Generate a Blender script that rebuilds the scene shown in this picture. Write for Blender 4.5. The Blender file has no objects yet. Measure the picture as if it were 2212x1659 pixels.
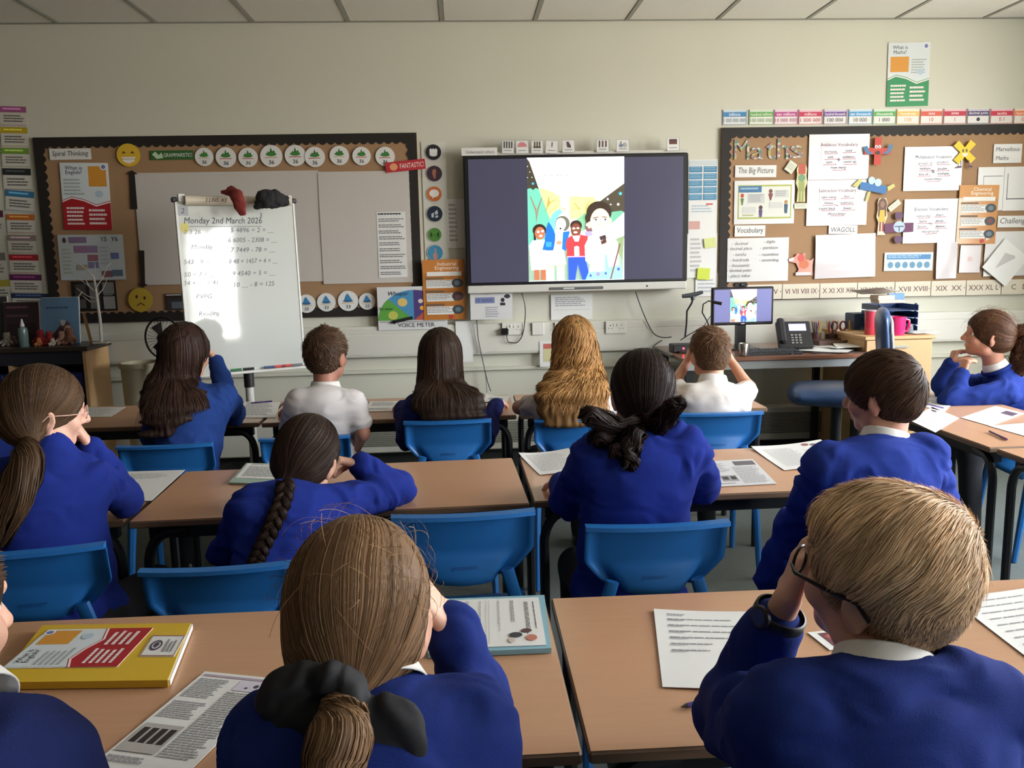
import bpy, math, random
import numpy as np
from mathutils import Matrix, Vector
random.seed(7); rng = np.random.default_rng(11)
scene = bpy.context.scene
C = scene.collection
PI = math.pi

# ---------------------------------------------------------------- camera
CAM_H = 1.4752; F_PX = 1839.56
PITCH, YAW, ROLL = 0.15334859, 0.05696611, -0.02084577
def _cam_axes():
    f = np.array([math.sin(YAW), math.cos(YAW), 0.0]); rt = np.array([math.cos(YAW), -math.sin(YAW), 0.0]); up = np.array([0, 0, 1.0])
    f2 = f*math.cos(PITCH)-up*math.sin(PITCH); up2 = up*math.cos(PITCH)+f*math.sin(PITCH)
    c, s = math.cos(ROLL), math.sin(ROLL)
    return rt*c+up2*s, up2*c-rt*s, f2
RT, UP, FW = _cam_axes()
cam_d = bpy.data.cameras.new('camera'); cam = bpy.data.objects.new('camera', cam_d); C.objects.link(cam)
cam.matrix_world = Matrix(((RT[0], UP[0], -FW[0], 0), (RT[1], UP[1], -FW[1], 0), (RT[2], UP[2], -FW[2], CAM_H), (0, 0, 0, 1)))
cam_d.sensor_width = 36; cam_d.lens = F_PX/2212*36; cam_d.clip_start = .05
scene.camera = cam

# ---------------------------------------------------------------- light
WALL_Y, XL, XR, YB, CEIL = 5.789, -3.7, 4.3, -3.6, 2.956
world = bpy.data.worlds.new('sky'); scene.world = world; world.use_nodes = True
nt = world.node_tree; nt.nodes.clear()
wo = nt.nodes.new('ShaderNodeOutputWorld'); bg = nt.nodes.new('ShaderNodeBackground')
tc = nt.nodes.new('ShaderNodeTexCoord'); sx = nt.nodes.new('ShaderNodeSeparateXYZ'); cr = nt.nodes.new('ShaderNodeValToRGB')
nt.links.new(tc.outputs['Generated'], sx.inputs[0]); nt.links.new(sx.outputs['Z'], cr.inputs[0])
cr.color_ramp.elements[0].position = 0.0; cr.color_ramp.elements[0].color = (.52, .49, .44, 1)
cr.color_ramp.elements[1].position = .06; cr.color_ramp.elements[1].color = (.95, .97, 1.0, 1)
e = cr.color_ramp.elements.new(.9); e.color = (.72, .83, 1.0, 1)
nt.links.new(cr.outputs[0], bg.inputs[0]); nt.links.new(bg.outputs[0], wo.inputs[0])
bg.inputs[1].default_value = 29.0
WINDOWS = [(-3.0, -1.75), (.5, 2.4), (2.9, 4.4)]   # spans along the window wall
WZ0, WZ1 = .95, 2.75
for i, (a, b) in enumerate(WINDOWS):
    ld = bpy.data.lights.new('window_portal', 'AREA'); ld.shape = 'RECTANGLE'; ld.size = b-a; ld.size_y = WZ1-WZ0
    ld.cycles.is_portal = True
    lo = bpy.data.objects.new('window_portal', ld); C.objects.link(lo)
    lo.location = (XR+.12, (a+b)/2, (WZ0+WZ1)/2); lo.rotation_euler = Vector((-1, 0, 0)).to_track_quat('-Z', 'Z').to_euler()
scene.view_settings.view_transform = 'Standard'; scene.view_settings.look = 'None'
scene.view_settings.gamma = 1; scene.view_settings.use_curve_mapping = False
scene.view_settings.exposure = 0.0
scene.cycles.use_denoising = True
scene.cycles.max_bounces = 8; scene.cycles.diffuse_bounces = 5; scene.cycles.glossy_bounces = 3
scene.cycles.caustics_reflective = False; scene.cycles.caustics_refractive = False

# ---------------------------------------------------------------- small helpers
def ray(px, py): return FW+RT*(px-1106)/F_PX+UP*(829.5-py)/F_PX
def atY(px, py, Y):
    d = ray(px, py); return d*(Y/d[1])+np.array([0, 0, CAM_H])
def atZ(px, py, Z):
    d = ray(px, py); return d*((Z-CAM_H)/d[2])+np.array([0, 0, CAM_H])
def s2l(v): v = v/255; return v/12.92 if v <= .04045 else ((v+.055)/1.055)**2.4
def rgb(*c): return tuple(s2l(x) for x in c)+(1.0,)
def tag(o, label=None, cat=None, group=None, kind=None):
    if label: o['label'] = label
    if cat: o['category'] = cat
    if group: o['group'] = group
    if kind: o['kind'] = kind
    return o
def empty(name, loc=(0, 0, 0), rz=0, parent=None):
    o = bpy.data.objects.new(name, None); C.objects.link(o); o.location = loc; o.rotation_euler = (0, 0, rz); o.empty_display_size = .05
    if parent: o.parent = parent
    return o
MATS = {}
def mat(name, col, rough=.6, metal=0, spec=.5, var=0, vscale=8, bump=0, bscale=200, sheen=0, emit=0, coat=0, stretch=None, attr=None, trans=0, alpha=1):
    if name in MATS: return MATS[name]
    m = bpy.data.materials.new(name); m.use_nodes = True; t = m.node_tree; b = t.nodes['Principled BSDF']
    b.inputs['Roughness'].default_value = rough; b.inputs['Metallic'].default_value = metal; b.inputs['Specular IOR Level'].default_value = spec
    b.inputs['Base Color'].default_value = col; b.inputs['Coat Weight'].default_value = coat
    if sheen: b.inputs['Sheen Weight'].default_value = sheen; b.inputs['Sheen Roughness'].default_value = .5; b.inputs['Sheen Tint'].default_value = col
    if trans: b.inputs['Transmission Weight'].default_value = trans
    if alpha < 1: b.inputs['Alpha'].default_value = alpha
    co = t.nodes.new('ShaderNodeTexCoord'); mp = t.nodes.new('ShaderNodeMapping'); t.links.new(co.outputs['Object'], mp.inputs[0])
    if stretch: mp.inputs['Scale'].default_value = stretch
    src = None
    if attr:
        a = t.nodes.new('ShaderNodeAttribute'); a.attribute_name = attr; src = a.outputs['Color']
        t.links.new(src, b.inputs['Base Color'])
        if emit: t.links.new(src, b.inputs['Emission Color']); b.inputs['Emission Strength'].default_value = emit
    elif emit:
        b.inputs['Emission Color'].default_value = col; b.inputs['Emission Strength'].default_value = emit
    if var:
        n = t.nodes.new('ShaderNodeTexNoise'); n.inputs['Scale'].default_value = vscale; n.inputs['Detail'].default_value = 5
        t.links.new(mp.outputs[0], n.inputs['Vector'])
        mr = t.nodes.new('ShaderNodeMapRange'); mr.inputs[3].default_value = 1-var; mr.inputs[4].default_value = 1+var
        t.links.new(n.outputs['Fac'], mr.inputs[0])
        mx = t.nodes.new('ShaderNodeVectorMath'); mx.operation = 'SCALE'
        if src: t.links.new(src, mx.inputs[0])
        else: mx.inputs[0].default_value = col[:3]
        t.links.new(mr.outputs[0], mx.inputs['Scale']); t.links.new(mx.outputs[0], b.inputs['Base Color'])
    if bump:
        n2 = t.nodes.new('ShaderNodeTexNoise'); n2.inputs['Scale'].default_value = bscale; n2.inputs['Detail'].default_value = 3
        t.links.new(mp.outputs[0], n2.inputs['Vector'])
        bp = t.nodes.new('ShaderNodeBump'); bp.inputs['Strength'].default_value = bump; bp.inputs['Distance'].default_value = .002
        t.links.new(n2.outputs['Fac'], bp.inputs['Height']); t.links.new(bp.outputs[0], b.inputs['Normal'])
    MATS[name] = m; return m

def mesh_np(name, V, F, m=None, parent=None, smooth=True, col=None, midx=None, mats=None):
    """F: int array (n,3|4) or a list of such arrays."""
    Fs = [np.asarray(f, dtype=np.int32) for f in (F if isinstance(F, list) else [F]) if len(f)]
    me = bpy.data.meshes.new(name); V = np.asarray(V, dtype=np.float32)
    me.vertices.add(len(V)); me.vertices.foreach_set('co', V.ravel())
    nl = sum(f.size for f in Fs); npoly = sum(len(f) for f in Fs)
    me.loops.add(nl); me.polygons.add(npoly)
    me.loops.foreach_set('vertex_index', np.concatenate([f.ravel() for f in Fs]))
    starts = []; k = 0
    for f in Fs: starts.append(k+np.arange(len(f))*f.shape[1]); k += f.size
    me.polygons.foreach_set('loop_start', np.concatenate(starts).astype(np.int32))
    if smooth: me.polygons.foreach_set('use_smooth', np.ones(npoly, bool))
    if midx is not None: me.polygons.foreach_set('material_index', np.asarray(midx, np.int32))
    me.update(calc_edges=True)
    if col is not None:
        a = me.color_attributes.new('tint', 'FLOAT_COLOR', 'POINT'); c4 = np.ones((len(V), 4), np.float32); c4[:, :3] = np.asarray(col)[:, :3]
        a.data.foreach_set('color', c4.ravel())
    for x in (mats or ([m] if m else [])): me.materials.append(x)
    o = bpy.data.objects.new(name, me); C.objects.link(o)
    if parent: o.parent = parent
    return o

class MB:
    """collects simple shapes; build() links them as ONE mesh object"""
    def __init__(s): s.v = []; s.f = []; s.c = []; s.col = (1, 1, 1, 1)
    def add(s, vs, fs):
        k = len(s.v); s.v += [tuple(map(float, p)) for p in vs]; s.f += [tuple(k+i for i in f) for f in fs]; s.c += [s.col]*len(vs); return s
    def box(s, lo, hi, M=None, bev=0):
        x0, y0, z0 = lo; x1, y1, z1 = hi
        if bev:
            b = bev; vs = []
            for z, ins in ((z0, b), (z0+b, 0), (z1-b, 0), (z1, b)):
                for (x, y) in ((x0+b+ins*.5, y0+ins), (x1-b-ins*.5, y0+ins), (x1-ins, y0+b+ins*.5), (x1-ins, y1-b-ins*.5), (x1-b-ins*.5, y1-ins), (x0+b+ins*.5, y1-ins), (x0+ins, y1-b-ins*.5), (x0+ins, y0+b+ins*.5)):
                    vs.append((x, y, z))
            fs = [tuple(range(7, -1, -1)), tuple(range(24, 32))]
            for r in range(3):
                for i in range(8): fs.append((r*8+i, r*8+(i+1) % 8, r*8+8+(i+1) % 8, r*8+8+i))
        else:
            vs = [(x0, y0, z0), (x1, y0, z0), (x1, y1, z0), (x0, y1, z0), (x0, y0, z1), (x1, y0, z1), (x1, y1, z1), (x0, y1, z1)]
            fs = [(3, 2, 1, 0), (4, 5, 6, 7), (0, 1, 5, 4), (1, 2, 6, 5), (2, 3, 7, 6), (3, 0, 4, 7)]
        if M is not None: vs = [tuple(M @ Vector(p)) for p in vs]
        return s.add(vs, fs)
    def tube(s, pts, r, n=8, cap=True, sx=1):
        pts = [np.array(p, float) for p in pts]; rs = r if isinstance(r, (list, tuple)) else [r]*len(pts); vs = []
        prev = None
        for i, p in enumerate(pts):
            t = pts[min(i+1, len(pts)-1)]-pts[max(i-1, 0)]; t /= np.linalg.norm(t)+1e-9
            if prev is None:
                a = np.array([0, 0, 1.]) if abs(t[2]) < .9 else np.array([1., 0, 0])
                u = np.cross(a, t)
            else: u = prev-t*(prev@t)
            u /= np.linalg.norm(u)+1e-9; prev = u; w = np.cross(t, u)
            for k in range(n):
                a = 2*PI*k/n; vs.append(p+rs[i]*(u*math.cos(a)*sx+w*math.sin(a)))
        fs = [(i*n+k, i*n+(k+1) % n, (i+1)*n+(k+1) % n, (i+1)*n+k) for i in range(len(pts)-1) for k in range(n)]
        if cap: fs += [tuple(range(n-1, -1, -1)), tuple((len(pts)-1)*n+k for k in range(n))]
        return s.add(vs, fs)
    def lathe(s, prof, n=20, at=(0, 0, 0), M=None):
        vs = [(r*math.cos(2*PI*k/n)+at[0], r*math.sin(2*PI*k/n)+at[1], z+at[2]) for r, z in prof for k in range(n)]
        fs = [(i*n+k, i*n+(k+1) % n, (i+1)*n+(k+1) % n, (i+1)*n+k) for i in range(len(prof)-1) for k in range(n)]
        fs += [tuple(range(n-1, -1, -1)), tuple((len(prof)-1)*n+k for k in range(n))]
        if M is not None: vs = [tuple(M @ Vector(p)) for p in vs]
        return s.add(vs, fs)
    def prism(s, poly, y0, y1):
        """outline in (x,z), extruded y0..y1"""
        n = len(poly); vs = [(x, y0, z) for x, z in poly]+[(x, y1, z) for x, z in poly]
        fs = [tuple(range(n)), tuple(range(2*n-1, n-1, -1))]+[(i, n+i, n+(i+1) % n, (i+1) % n) for i in range(n)]
        return s.add(vs, fs)
    def build(s, name, m, parent=None, smooth=False, useCol=False):
        me = bpy.data.meshes.new(name); me.from_pydata(s.v, [], s.f); me.update()
        if smooth:
            me.polygons.foreach_set('use_smooth', [True]*len(me.polygons))
            try: me.set_sharp_from_angle(angle=math.radians(38))
            except Exception: pass
        if useCol:
            a = me.color_attributes.new('tint', 'FLOAT_COLOR', 'POINT'); a.data.foreach_set('color', np.array(s.c, np.float32).ravel())
        me.materials.append(m); o = bpy.data.objects.new(name, me); C.objects.link(o)
        if parent: o.parent = parent
        return o
def copy_tree(o, parent=None):
    c = o.copy(); C.objects.link(c)
    if parent: c.parent = parent
    for ch in list(o.children): copy_tree(ch, c)
    return c

# ---------------------------------------------------------------- lettering (built-in font, turned into mesh)
_tc = {}
def text_mesh(txt):
    if txt in _tc: return _tc[txt]
    cu = bpy.data.curves.new('lettering_source', 'FONT'); cu.body = txt; cu.resolution_u = 2; cu.align_x = 'CENTER'; cu.align_y = 'CENTER'
    ob = bpy.data.objects.new('lettering_source', cu); me = bpy.data.meshes.new_from_object(ob)
    V = np.array([v.co[:] for v in me.vertices]) if len(me.vertices) else np.zeros((0, 3))
    Fc = [tuple(p.vertices) for p in me.polygons]
    bpy.data.objects.remove(ob); bpy.data.curves.remove(cu); bpy.data.meshes.remove(me)
    if len(V):
        lo, hi = V.min(0), V.max(0); V = V-(lo+hi)/2; size = hi-lo
    else: size = np.array([1, 1, 0])
    _tc[txt] = (V, Fc, size); return _tc[txt]

WHITE = (245, 245, 240)
def flat_print(elems, w, h, mapper, parent, z0=.0006, dz=.00012, matp=None, tname='lettering', pname='print'):
    """elems in unit coordinates (u right, v down). mapper(u,v,lift)->xyz. Flat shapes go in one part, letters in another."""
    P = MB(); T = MB(); lay = 0
    def put(B, pts, col, lift):
        B.col = rgb(*col); k = len(pts); B.add([mapper(u, v, lift) for u, v in pts], [tuple(range(k))])
    for e in elems:
        lay += 1; L = z0+dz*lay; k = e[0]
        if k == 'r': put(P, [(e[1], e[4]), (e[3], e[4]), (e[3], e[2]), (e[1], e[2])], e[5], L)
        elif k == 'p':
            pts = e[1]; a = sum(pts[i][0]*pts[(i+1) % len(pts)][1]-pts[(i+1) % len(pts)][0]*pts[i][1] for i in range(len(pts)))
            put(P, pts if a < 0 else pts[::-1], e[2], L)
        elif k == 'e':
            cx, cy, rx, ry = e[1:5]; put(P, [(cx+rx*math.cos(a), cy-ry*math.sin(a)) for a in [2*PI*i/20 for i in range(20)]], e[5], L)
        elif k == 'l':   # rows of blurry print: x0,y0,x1,y1,n,colour
            x0, y0, x1, y1, n, col = e[1:7]; rr = random.Random(int(x0*999+y0*777)); st = (y1-y0)/n
            for i in range(n):
                x = x0; end = x1-(x1-x0)*rr.random()*.25
                while x < end-.01*(x1-x0):
                    ww = (x1-x0)*(.05+.12*rr.random()); ww = min(ww, end-x); y = y0+st*i
                    put(P, [(x, y+st*.5), (x+ww*.86, y+st*.5), (x+ww*.86, y), (x, y)], col, L); x += ww
        elif k == 't':   # centre u,v, height (unit of h), text, colour, [slant], [max width]
            cu, cv, hh, s, col = e[1:6]; sl = e[6] if len(e) > 6 else 0; mw = e[7] if len(e) > 7 else None
            V, Fc, size = text_mesh(s)
            if not len(V): continue
            sc = hh/.72; sxm = 1.0
            if mw: sxm = min(1.0, mw*w/(size[0]*sc*h)) if size[0] else 1
            T.col = rgb(*col); T.add([mapper(cu+(x+sl*y)*sc*sxm*h/w, cv-y*sc, L) for x, y, _ in V], Fc)
    if matp is None: matp = mat('print_ink', (1, 1, 1, 1), .55, attr='tint')
    out = []
    if P.v: out.append(P.build(pname, matp, parent, useCol=True))
    if T.v: out.append(T.build(tname, matp, parent, useCol=True))
    for o in out:
        if lay > 1 or T.v: o['kind'] = 'stuff'
    return out

def grid_sheet(name, w, h, m, curl=.0, bend=.0, nx=6, ny=6, thick=.0012, seed=0, parent=None):
    """thin paper lying in its own xz plane, facing -y, slightly uneven"""
    r = random.Random(seed); a1, a2, a3 = r.random()*6, r.random()*6, r.random()*6
    def dep(u, v): return -curl*(math.sin(a1+3*u+2*v)+.6*math.sin(a2+5*v-2*u))*.5-abs(curl)*.9-bend*max(0, v-.55)**2*(1+.5*math.sin(a3+4*u))
    vs = []; fs = []
    for lay in (0, 1):
        for j in range(ny+1):
            for i in range(nx+1):
                u, v = i/nx, j/ny; vs.append(((u-.5)*w, dep(u, v)-(thick if lay == 0 else 0), (.5-v)*h))
    n = (nx+1)*(ny+1); A = lambda i, j, l: l*n+j*(nx+1)+i
    for j in range(ny):
        for i in range(nx):
            fs.append((A(i, j+1, 0), A(i+1, j+1, 0), A(i+1, j, 0), A(i, j, 0))); fs.append((A(i, j, 1), A(i+1, j, 1), A(i+1, j+1, 1), A(i, j+1, 1)))
    for i in range(nx):
        fs.append((A(i, 0, 0), A(i+1, 0, 0), A(i+1, 0, 1), A(i, 0, 1))); fs.append((A(i, ny, 1), A(i+1, ny, 1), A(i+1, ny, 0), A(i, ny, 0)))
    for j in range(ny):
        fs.append((A(0, j, 1), A(0, j+1, 1), A(0, j+1, 0), A(0, j, 0))); fs.append((A(nx, j, 0), A(nx, j+1, 0), A(nx, j+1, 1), A(nx, j, 1)))
    b = MB(); b.add(vs, fs); o = b.build(name, m, parent)
    return o, dep
PAPER = mat('paper', rgb(226, 226, 222), .55, bump=.08, bscale=60)
GLOSSY = mat('laminated_paper', rgb(216, 216, 214), .24, bump=.12, bscale=14)
def wall_sheet(name, label, cat, x0, y0, x1, y1, elems=(), col=None, tilt=0, off=.012, group=None, gloss=False, curl=.0015, bend=0, circ=False, plane=WALL_Y, outline=None):
    """a sheet on the wall; box given as the photograph shows it, turned into metres on the wall plane"""
    cx, cy = (x0+x1)/2, (y0+y1)/2
    Lp, Rp, Tp, Bp = atY(x0, cy, plane-off), atY(x1, cy, plane-off), atY(cx, y0, plane-off), atY(cx, y1, plane-off)
    w = Rp[0]-Lp[0]; h = Tp[2]-Bp[2]; c = atY(cx, cy, plane-off)
    m = (GLOSSY if gloss else PAPER) if col is None else mat('card_%d_%d_%d' % col+('g' if gloss else ''), rgb(*col), .2 if gloss else .6)
    if circ or outline:
        pts = [(.5+.5*math.cos(2*PI*i/28), .5+.5*math.sin(2*PI*i/28)) for i in range(28)] if circ else outline
        poly = [((u-.5)*w, (.5-v)*h) for u, v in pts]
        a = sum(poly[i][0]*poly[(i+1) % len(poly)][1]-poly[(i+1) % len(poly)][0]*poly[i][1] for i in range(len(poly)))
        if a < 0: poly = poly[::-1]
        o = MB().prism(poly, -.001, .001).build(name, m); dep = lambda u, v: 0
    else:
        if elems: curl = 0; bend = 0
        o, dep = grid_sheet(name, w, h, m, curl=curl, bend=bend, seed=int(x0+y0*3))
    o.location = c; o.rotation_euler = (0, math.radians(tilt), 0)
    tag(o, label, cat, group)
    if elems: flat_print(elems, w, h, lambda u, v, L: ((u-.5)*w, dep(min(max(u, 0), 1), min(max(v, 0), 1))-.0014-L, (.5-v)*h), o)
    return o
# ---------------------------------------------------------------- signed-distance modelling for bodies, clothes and hair
def vnoise(P, seed=0):
    P = np.asarray(P, np.float64); i = np.floor(P).astype(np.int64); f = P-i; f = f*f*(3-2*f); out = 0
    for dx in (0, 1):
        for dy in (0, 1):
            for dz in (0, 1):
                h = ((i[..., 0]+dx)*73856093 ^ (i[..., 1]+dy)*19349663 ^ (i[..., 2]+dz)*83492791 ^ (seed*2654435761)) & 0xffffff
                h = (h*1103515245+12345) & 0x7fffffff; h = ((h >> 8)*22695477+1) & 0x7fffffff
                w = (f[..., 0] if dx else 1-f[..., 0])*(f[..., 1] if dy else 1-f[..., 1])*(f[..., 2] if dz else 1-f[..., 2])
                out = out+w*(h/0x3fffffff-1)
    return out
def A3(p): return np.array(p, float)
class SDF:
    def __init__(s): s.p = []; s.cuts = []
    def cap(s, a, b, ra, rb=None, k=.02, R=None, s3=None, sub=False):
        """tapered capsule; R (columns = axes) and s3 squash it"""
        rb = ra if rb is None else rb
        s.p.append((A3(a), A3(b), ra, rb, k, np.eye(3) if R is None else np.array(R), A3(s3 if s3 is not None else (1, 1, 1)), sub)); return s
    def ell(s, c, r, R=None, k=.02, sub=False): return s.cap(c, c, 1, 1, k, R, r, sub)
    def cut(s, n, d): s.cuts.append((A3(n)/np.linalg.norm(n), d)); return s      # keeps n.p < d
    def one(s, pr, P):
        a, b, ra, rb, k, R, s3, sub = pr
        if np.abs(b-a).max() > 1e-9:
            ba = b-a; t = np.clip(((P-a)@ba)/(ba@ba), 0, 1); v = (P-a-t[..., None]*ba); rad = ra+(rb-ra)*t
        else: v = P-a; rad = ra
        if s3[0] == s3[1] == s3[2] == 1: return np.sqrt((v*v).sum(-1))-rad
        v = v@R; r = s3*(rad[..., None] if hasattr(rad, 'shape') and getattr(rad, 'ndim', 0) else rad)
        q = v/r; k0 = np.sqrt((q*q).sum(-1)); q2 = q/r; k1 = np.sqrt((q2*q2).sum(-1))+1e-9
        return k0*(k0-1)/k1
    def __call__(s, P):
        f = np.full(P.shape[:-1], 1.0)
        for pr in s.p: f = s.comb(f, s.one(pr, P), pr[4], pr[7])
        for n, d in s.cuts: f = np.maximum(f, P@n-d)
        return f
    @staticmethod
    def comb(f, d, k, sub):
        if sub:
            d = -d; h = np.clip(.5-.5*(d-f)/k, 0, 1)*1.0
            return np.maximum(f, d)+k*.25*np.maximum(0, 1-np.abs(f-d)/k)**2
        return np.minimum(f, d)-k*.25*np.maximum(0, 1-np.abs(f-d)/k)**2
    def bounds(s):
        lo = np.full(3, 9e9); hi = -lo
        for a, b, ra, rb, k, R, s3, sub in s.p:
            if sub: continue
            m = np.abs(R)@s3; lo = np.minimum(lo, np.minimum(a-m*ra, b-m*rb)); hi = np.maximum(hi, np.maximum(a+m*ra, b+m*rb))
        return lo, hi
    def mesh(s, h, disp=None):
        lo, hi = s.bounds(); lo = lo-.018; hi = hi+.018; n = np.ceil((hi-lo)/h).astype(int)+1
        f = np.full(tuple(n), .05, np.float32); ax = [lo[i]+h*np.arange(n[i]) for i in range(3)]
        for pr in s.p:
            a, b, ra, rb, k, R, s3, sub = pr; m = np.abs(R)@s3; pad = k+3*h
            l = np.minimum(a-m*ra, b-m*rb)-pad; u = np.maximum(a+m*ra, b+m*rb)+pad
            i0 = np.clip(np.floor((l-lo)/h).astype(int), 0, n); i1 = np.clip(np.ceil((u-lo)/h).astype(int)+1, 0, n)
            if (i1 <= i0).any(): continue
            sl = tuple(slice(i0[j], i1[j]) for j in range(3))
            P = np.stack(np.meshgrid(*[ax[j][sl[j]] for j in range(3)], indexing='ij'), -1).astype(np.float32)
            f[sl] = s.comb(f[sl], s.one(pr, P), k, sub)
        for nn, d in s.cuts:
            pl = (ax[0]*nn[0])[:, None, None]+(ax[1]*nn[1])[None, :, None]+(ax[2]*nn[2])[None, None, :]-d
            f = np.maximum(f, pl)
        inside = f < 0
        c = inside[:-1, :-1, :-1].astype(np.int8)*0
        for dx in (0, 1):
            for dy in (0, 1):
                for dz in (0, 1): c += inside[dx:n[0]-1+dx, dy:n[1]-1+dy, dz:n[2]-1+dz]
        act = np.argwhere((c > 0) & (c < 8))
        idx = np.full(c.shape, -1, np.int64); idx[tuple(act.T)] = np.arange(len(act))
        acc = np.zeros((len(act), 3)); cnt = np.zeros(len(act))
        X, Y, Z = act.T
        cor = {(dx, dy, dz): f[X+dx, Y+dy, Z+dz] for dx in (0, 1) for dy in (0, 1) for dz in (0, 1)}
        for a in cor:
            for ax_ in range(3):
                if a[ax_] == 0:
                    b = list(a); b[ax_] = 1; b = tuple(b); fa, fb = cor[a], cor[b]; mk = (fa < 0) != (fb < 0)
                    t = fa/(fa-fb+1e-12); pt = np.tile(np.array(a, float), (len(act), 1)); pt[:, ax_] += t
                    acc[mk] += pt[mk]; cnt[mk] += 1
        V = lo+h*(act+acc/cnt[:, None])
        Fs = []
        for ax_ in range(3):
            sl0 = [slice(None)]*3; sl1 = [slice(None)]*3; sl0[ax_] = slice(0, -1); sl1[ax_] = slice(1, None)
            A, B = inside[tuple(sl0)], inside[tuple(sl1)]; E = np.argwhere(A != B)
            o1, o2 = [(1, 2), (2, 0), (0, 1)][ax_]
            ok = (E[:, o1] > 0) & (E[:, o2] > 0) & (E[:, o1] < n[o1]-1) & (E[:, o2] < n[o2]-1); E = E[ok]
            def I(d1, d2):
                Q = E.copy(); Q[:, o1] -= d1; Q[:, o2] -= d2; return idx[Q[:, 0], Q[:, 1], Q[:, 2]]
            q = np.stack([I(1, 1), I(0, 1), I(0, 0), I(1, 0)], 1); fl = ~A[E[:, 0], E[:, 1], E[:, 2]]
            q[fl] = q[fl][:, ::-1]; Fs.append(q[(q >= 0).all(1)])
        Fq = np.concatenate(Fs)
        # one smoothing pass
        E2 = np.concatenate([Fq[:, [0, 1]], Fq[:, [1, 2]], Fq[:, [2, 3]], Fq[:, [3, 0]]])
        def lap(V):
            S = np.zeros_like(V); N = np.zeros(len(V)); np.add.at(S, E2[:, 0], V[E2[:, 1]]); np.add.at(N, E2[:, 0], 1); return S/np.maximum(N, 1)[:, None]
        V = V*.5+lap(V)*.5
        if disp is not None:
            nr = np.zeros_like(V); fn = np.cross(V[Fq[:, 2]]-V[Fq[:, 0]], V[Fq[:, 3]]-V[Fq[:, 1]])
            for j in range(4): np.add.at(nr, Fq[:, j], fn)
            nr /= np.linalg.norm(nr, axis=1)[:, None]+1e-12; V = V+nr*disp(V, nr)[:, None]
        return V, Fq
    def grad(s, P, e=.002):
        f0 = s(P); g = np.stack([s(P+np.eye(3)[i]*e)-f0 for i in range(3)], -1)/e
        return f0, g/(np.linalg.norm(g, axis=-1, keepdims=True)+1e-9)

def ribbon(paths, rad, nrm=None, tint=None, lift=.5):
    """paths (N,K,3), rad (N,K) half widths -> little roofed ribbons"""
    N, K, _ = paths.shape; T = np.gradient(paths, axis=1); T /= np.linalg.norm(T, axis=-1, keepdims=True)+1e-12
    if nrm is None:
        r = rng.normal(size=(N, 1, 3)); nrm = np.broadcast_to(r, T.shape)
    nrm = nrm-(nrm*T).sum(-1, keepdims=True)*T; nrm = nrm/(np.linalg.norm(nrm, axis=-1, keepdims=True)+1e-12)
    S = np.cross(T, nrm); roll = rng.normal(size=(N, 1, 1))*.38; S = S*np.cos(roll)+nrm*np.sin(roll); R = rad[..., None]
    V = np.stack([paths-S*R, paths+S*R], 2).reshape(-1, 3)
    b = (np.arange(N)[:, None]*K+np.arange(K-1)[None, :])*2; b = b.reshape(-1, 1)
    F = b+np.array([[0, 1, 3, 2]])
    return V, F, (None if tint is None else np.repeat(np.asarray(tint), K*2, axis=0).reshape(-1, 3))

def trace(sdf, P, dirfn, steps, step, off0, off1, wave=None):
    """streamlines over a surface. step: (N,) metres"""
    P = P.copy(); out = []; nr = []; D0 = None
    for i in range(steps):
        t = i/(steps-1); f, g = sdf.grad(P); P = P-(f-(off0+(off1-off0)*t))[:, None]*g*.9; out.append(P.copy()); nr.append(g)
        d = dirfn(P, t); d = d-(d*g).sum(-1, keepdims=True)*g; d /= np.linalg.norm(d, axis=-1, keepdims=True)+1e-6
        if D0 is not None: d = d*.6+D0*.4
        D0 = d; P = P+d*step[:, None]
    O = np.stack(out, 1); G = np.stack(nr, 1)
    if wave is not None:
        T = np.gradient(O, axis=1); T /= np.linalg.norm(T, axis=-1, keepdims=True)+1e-9; S = np.cross(T, G)
        O = O+S*wave(O, 'x')[..., None]+G*wave(O, 'n')[..., None]
    return O, G

def tints(N, base, var, key=None):
    """one colour per strand: the child's own mixture of darker and lighter hair"""
    base = np.array(base[:3]); r = np.clip(1+var*rng.normal(size=N)*.45+(0 if key is None else var*.75*key), .35, 2.2)
    return base[None]*r[:, None]
HAIR = dict(bump=.25, bscale=300)
def hair_mat(): return mat('hair_fibre', (1, 1, 1, 1), .52, spec=.16, attr='tint')

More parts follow.
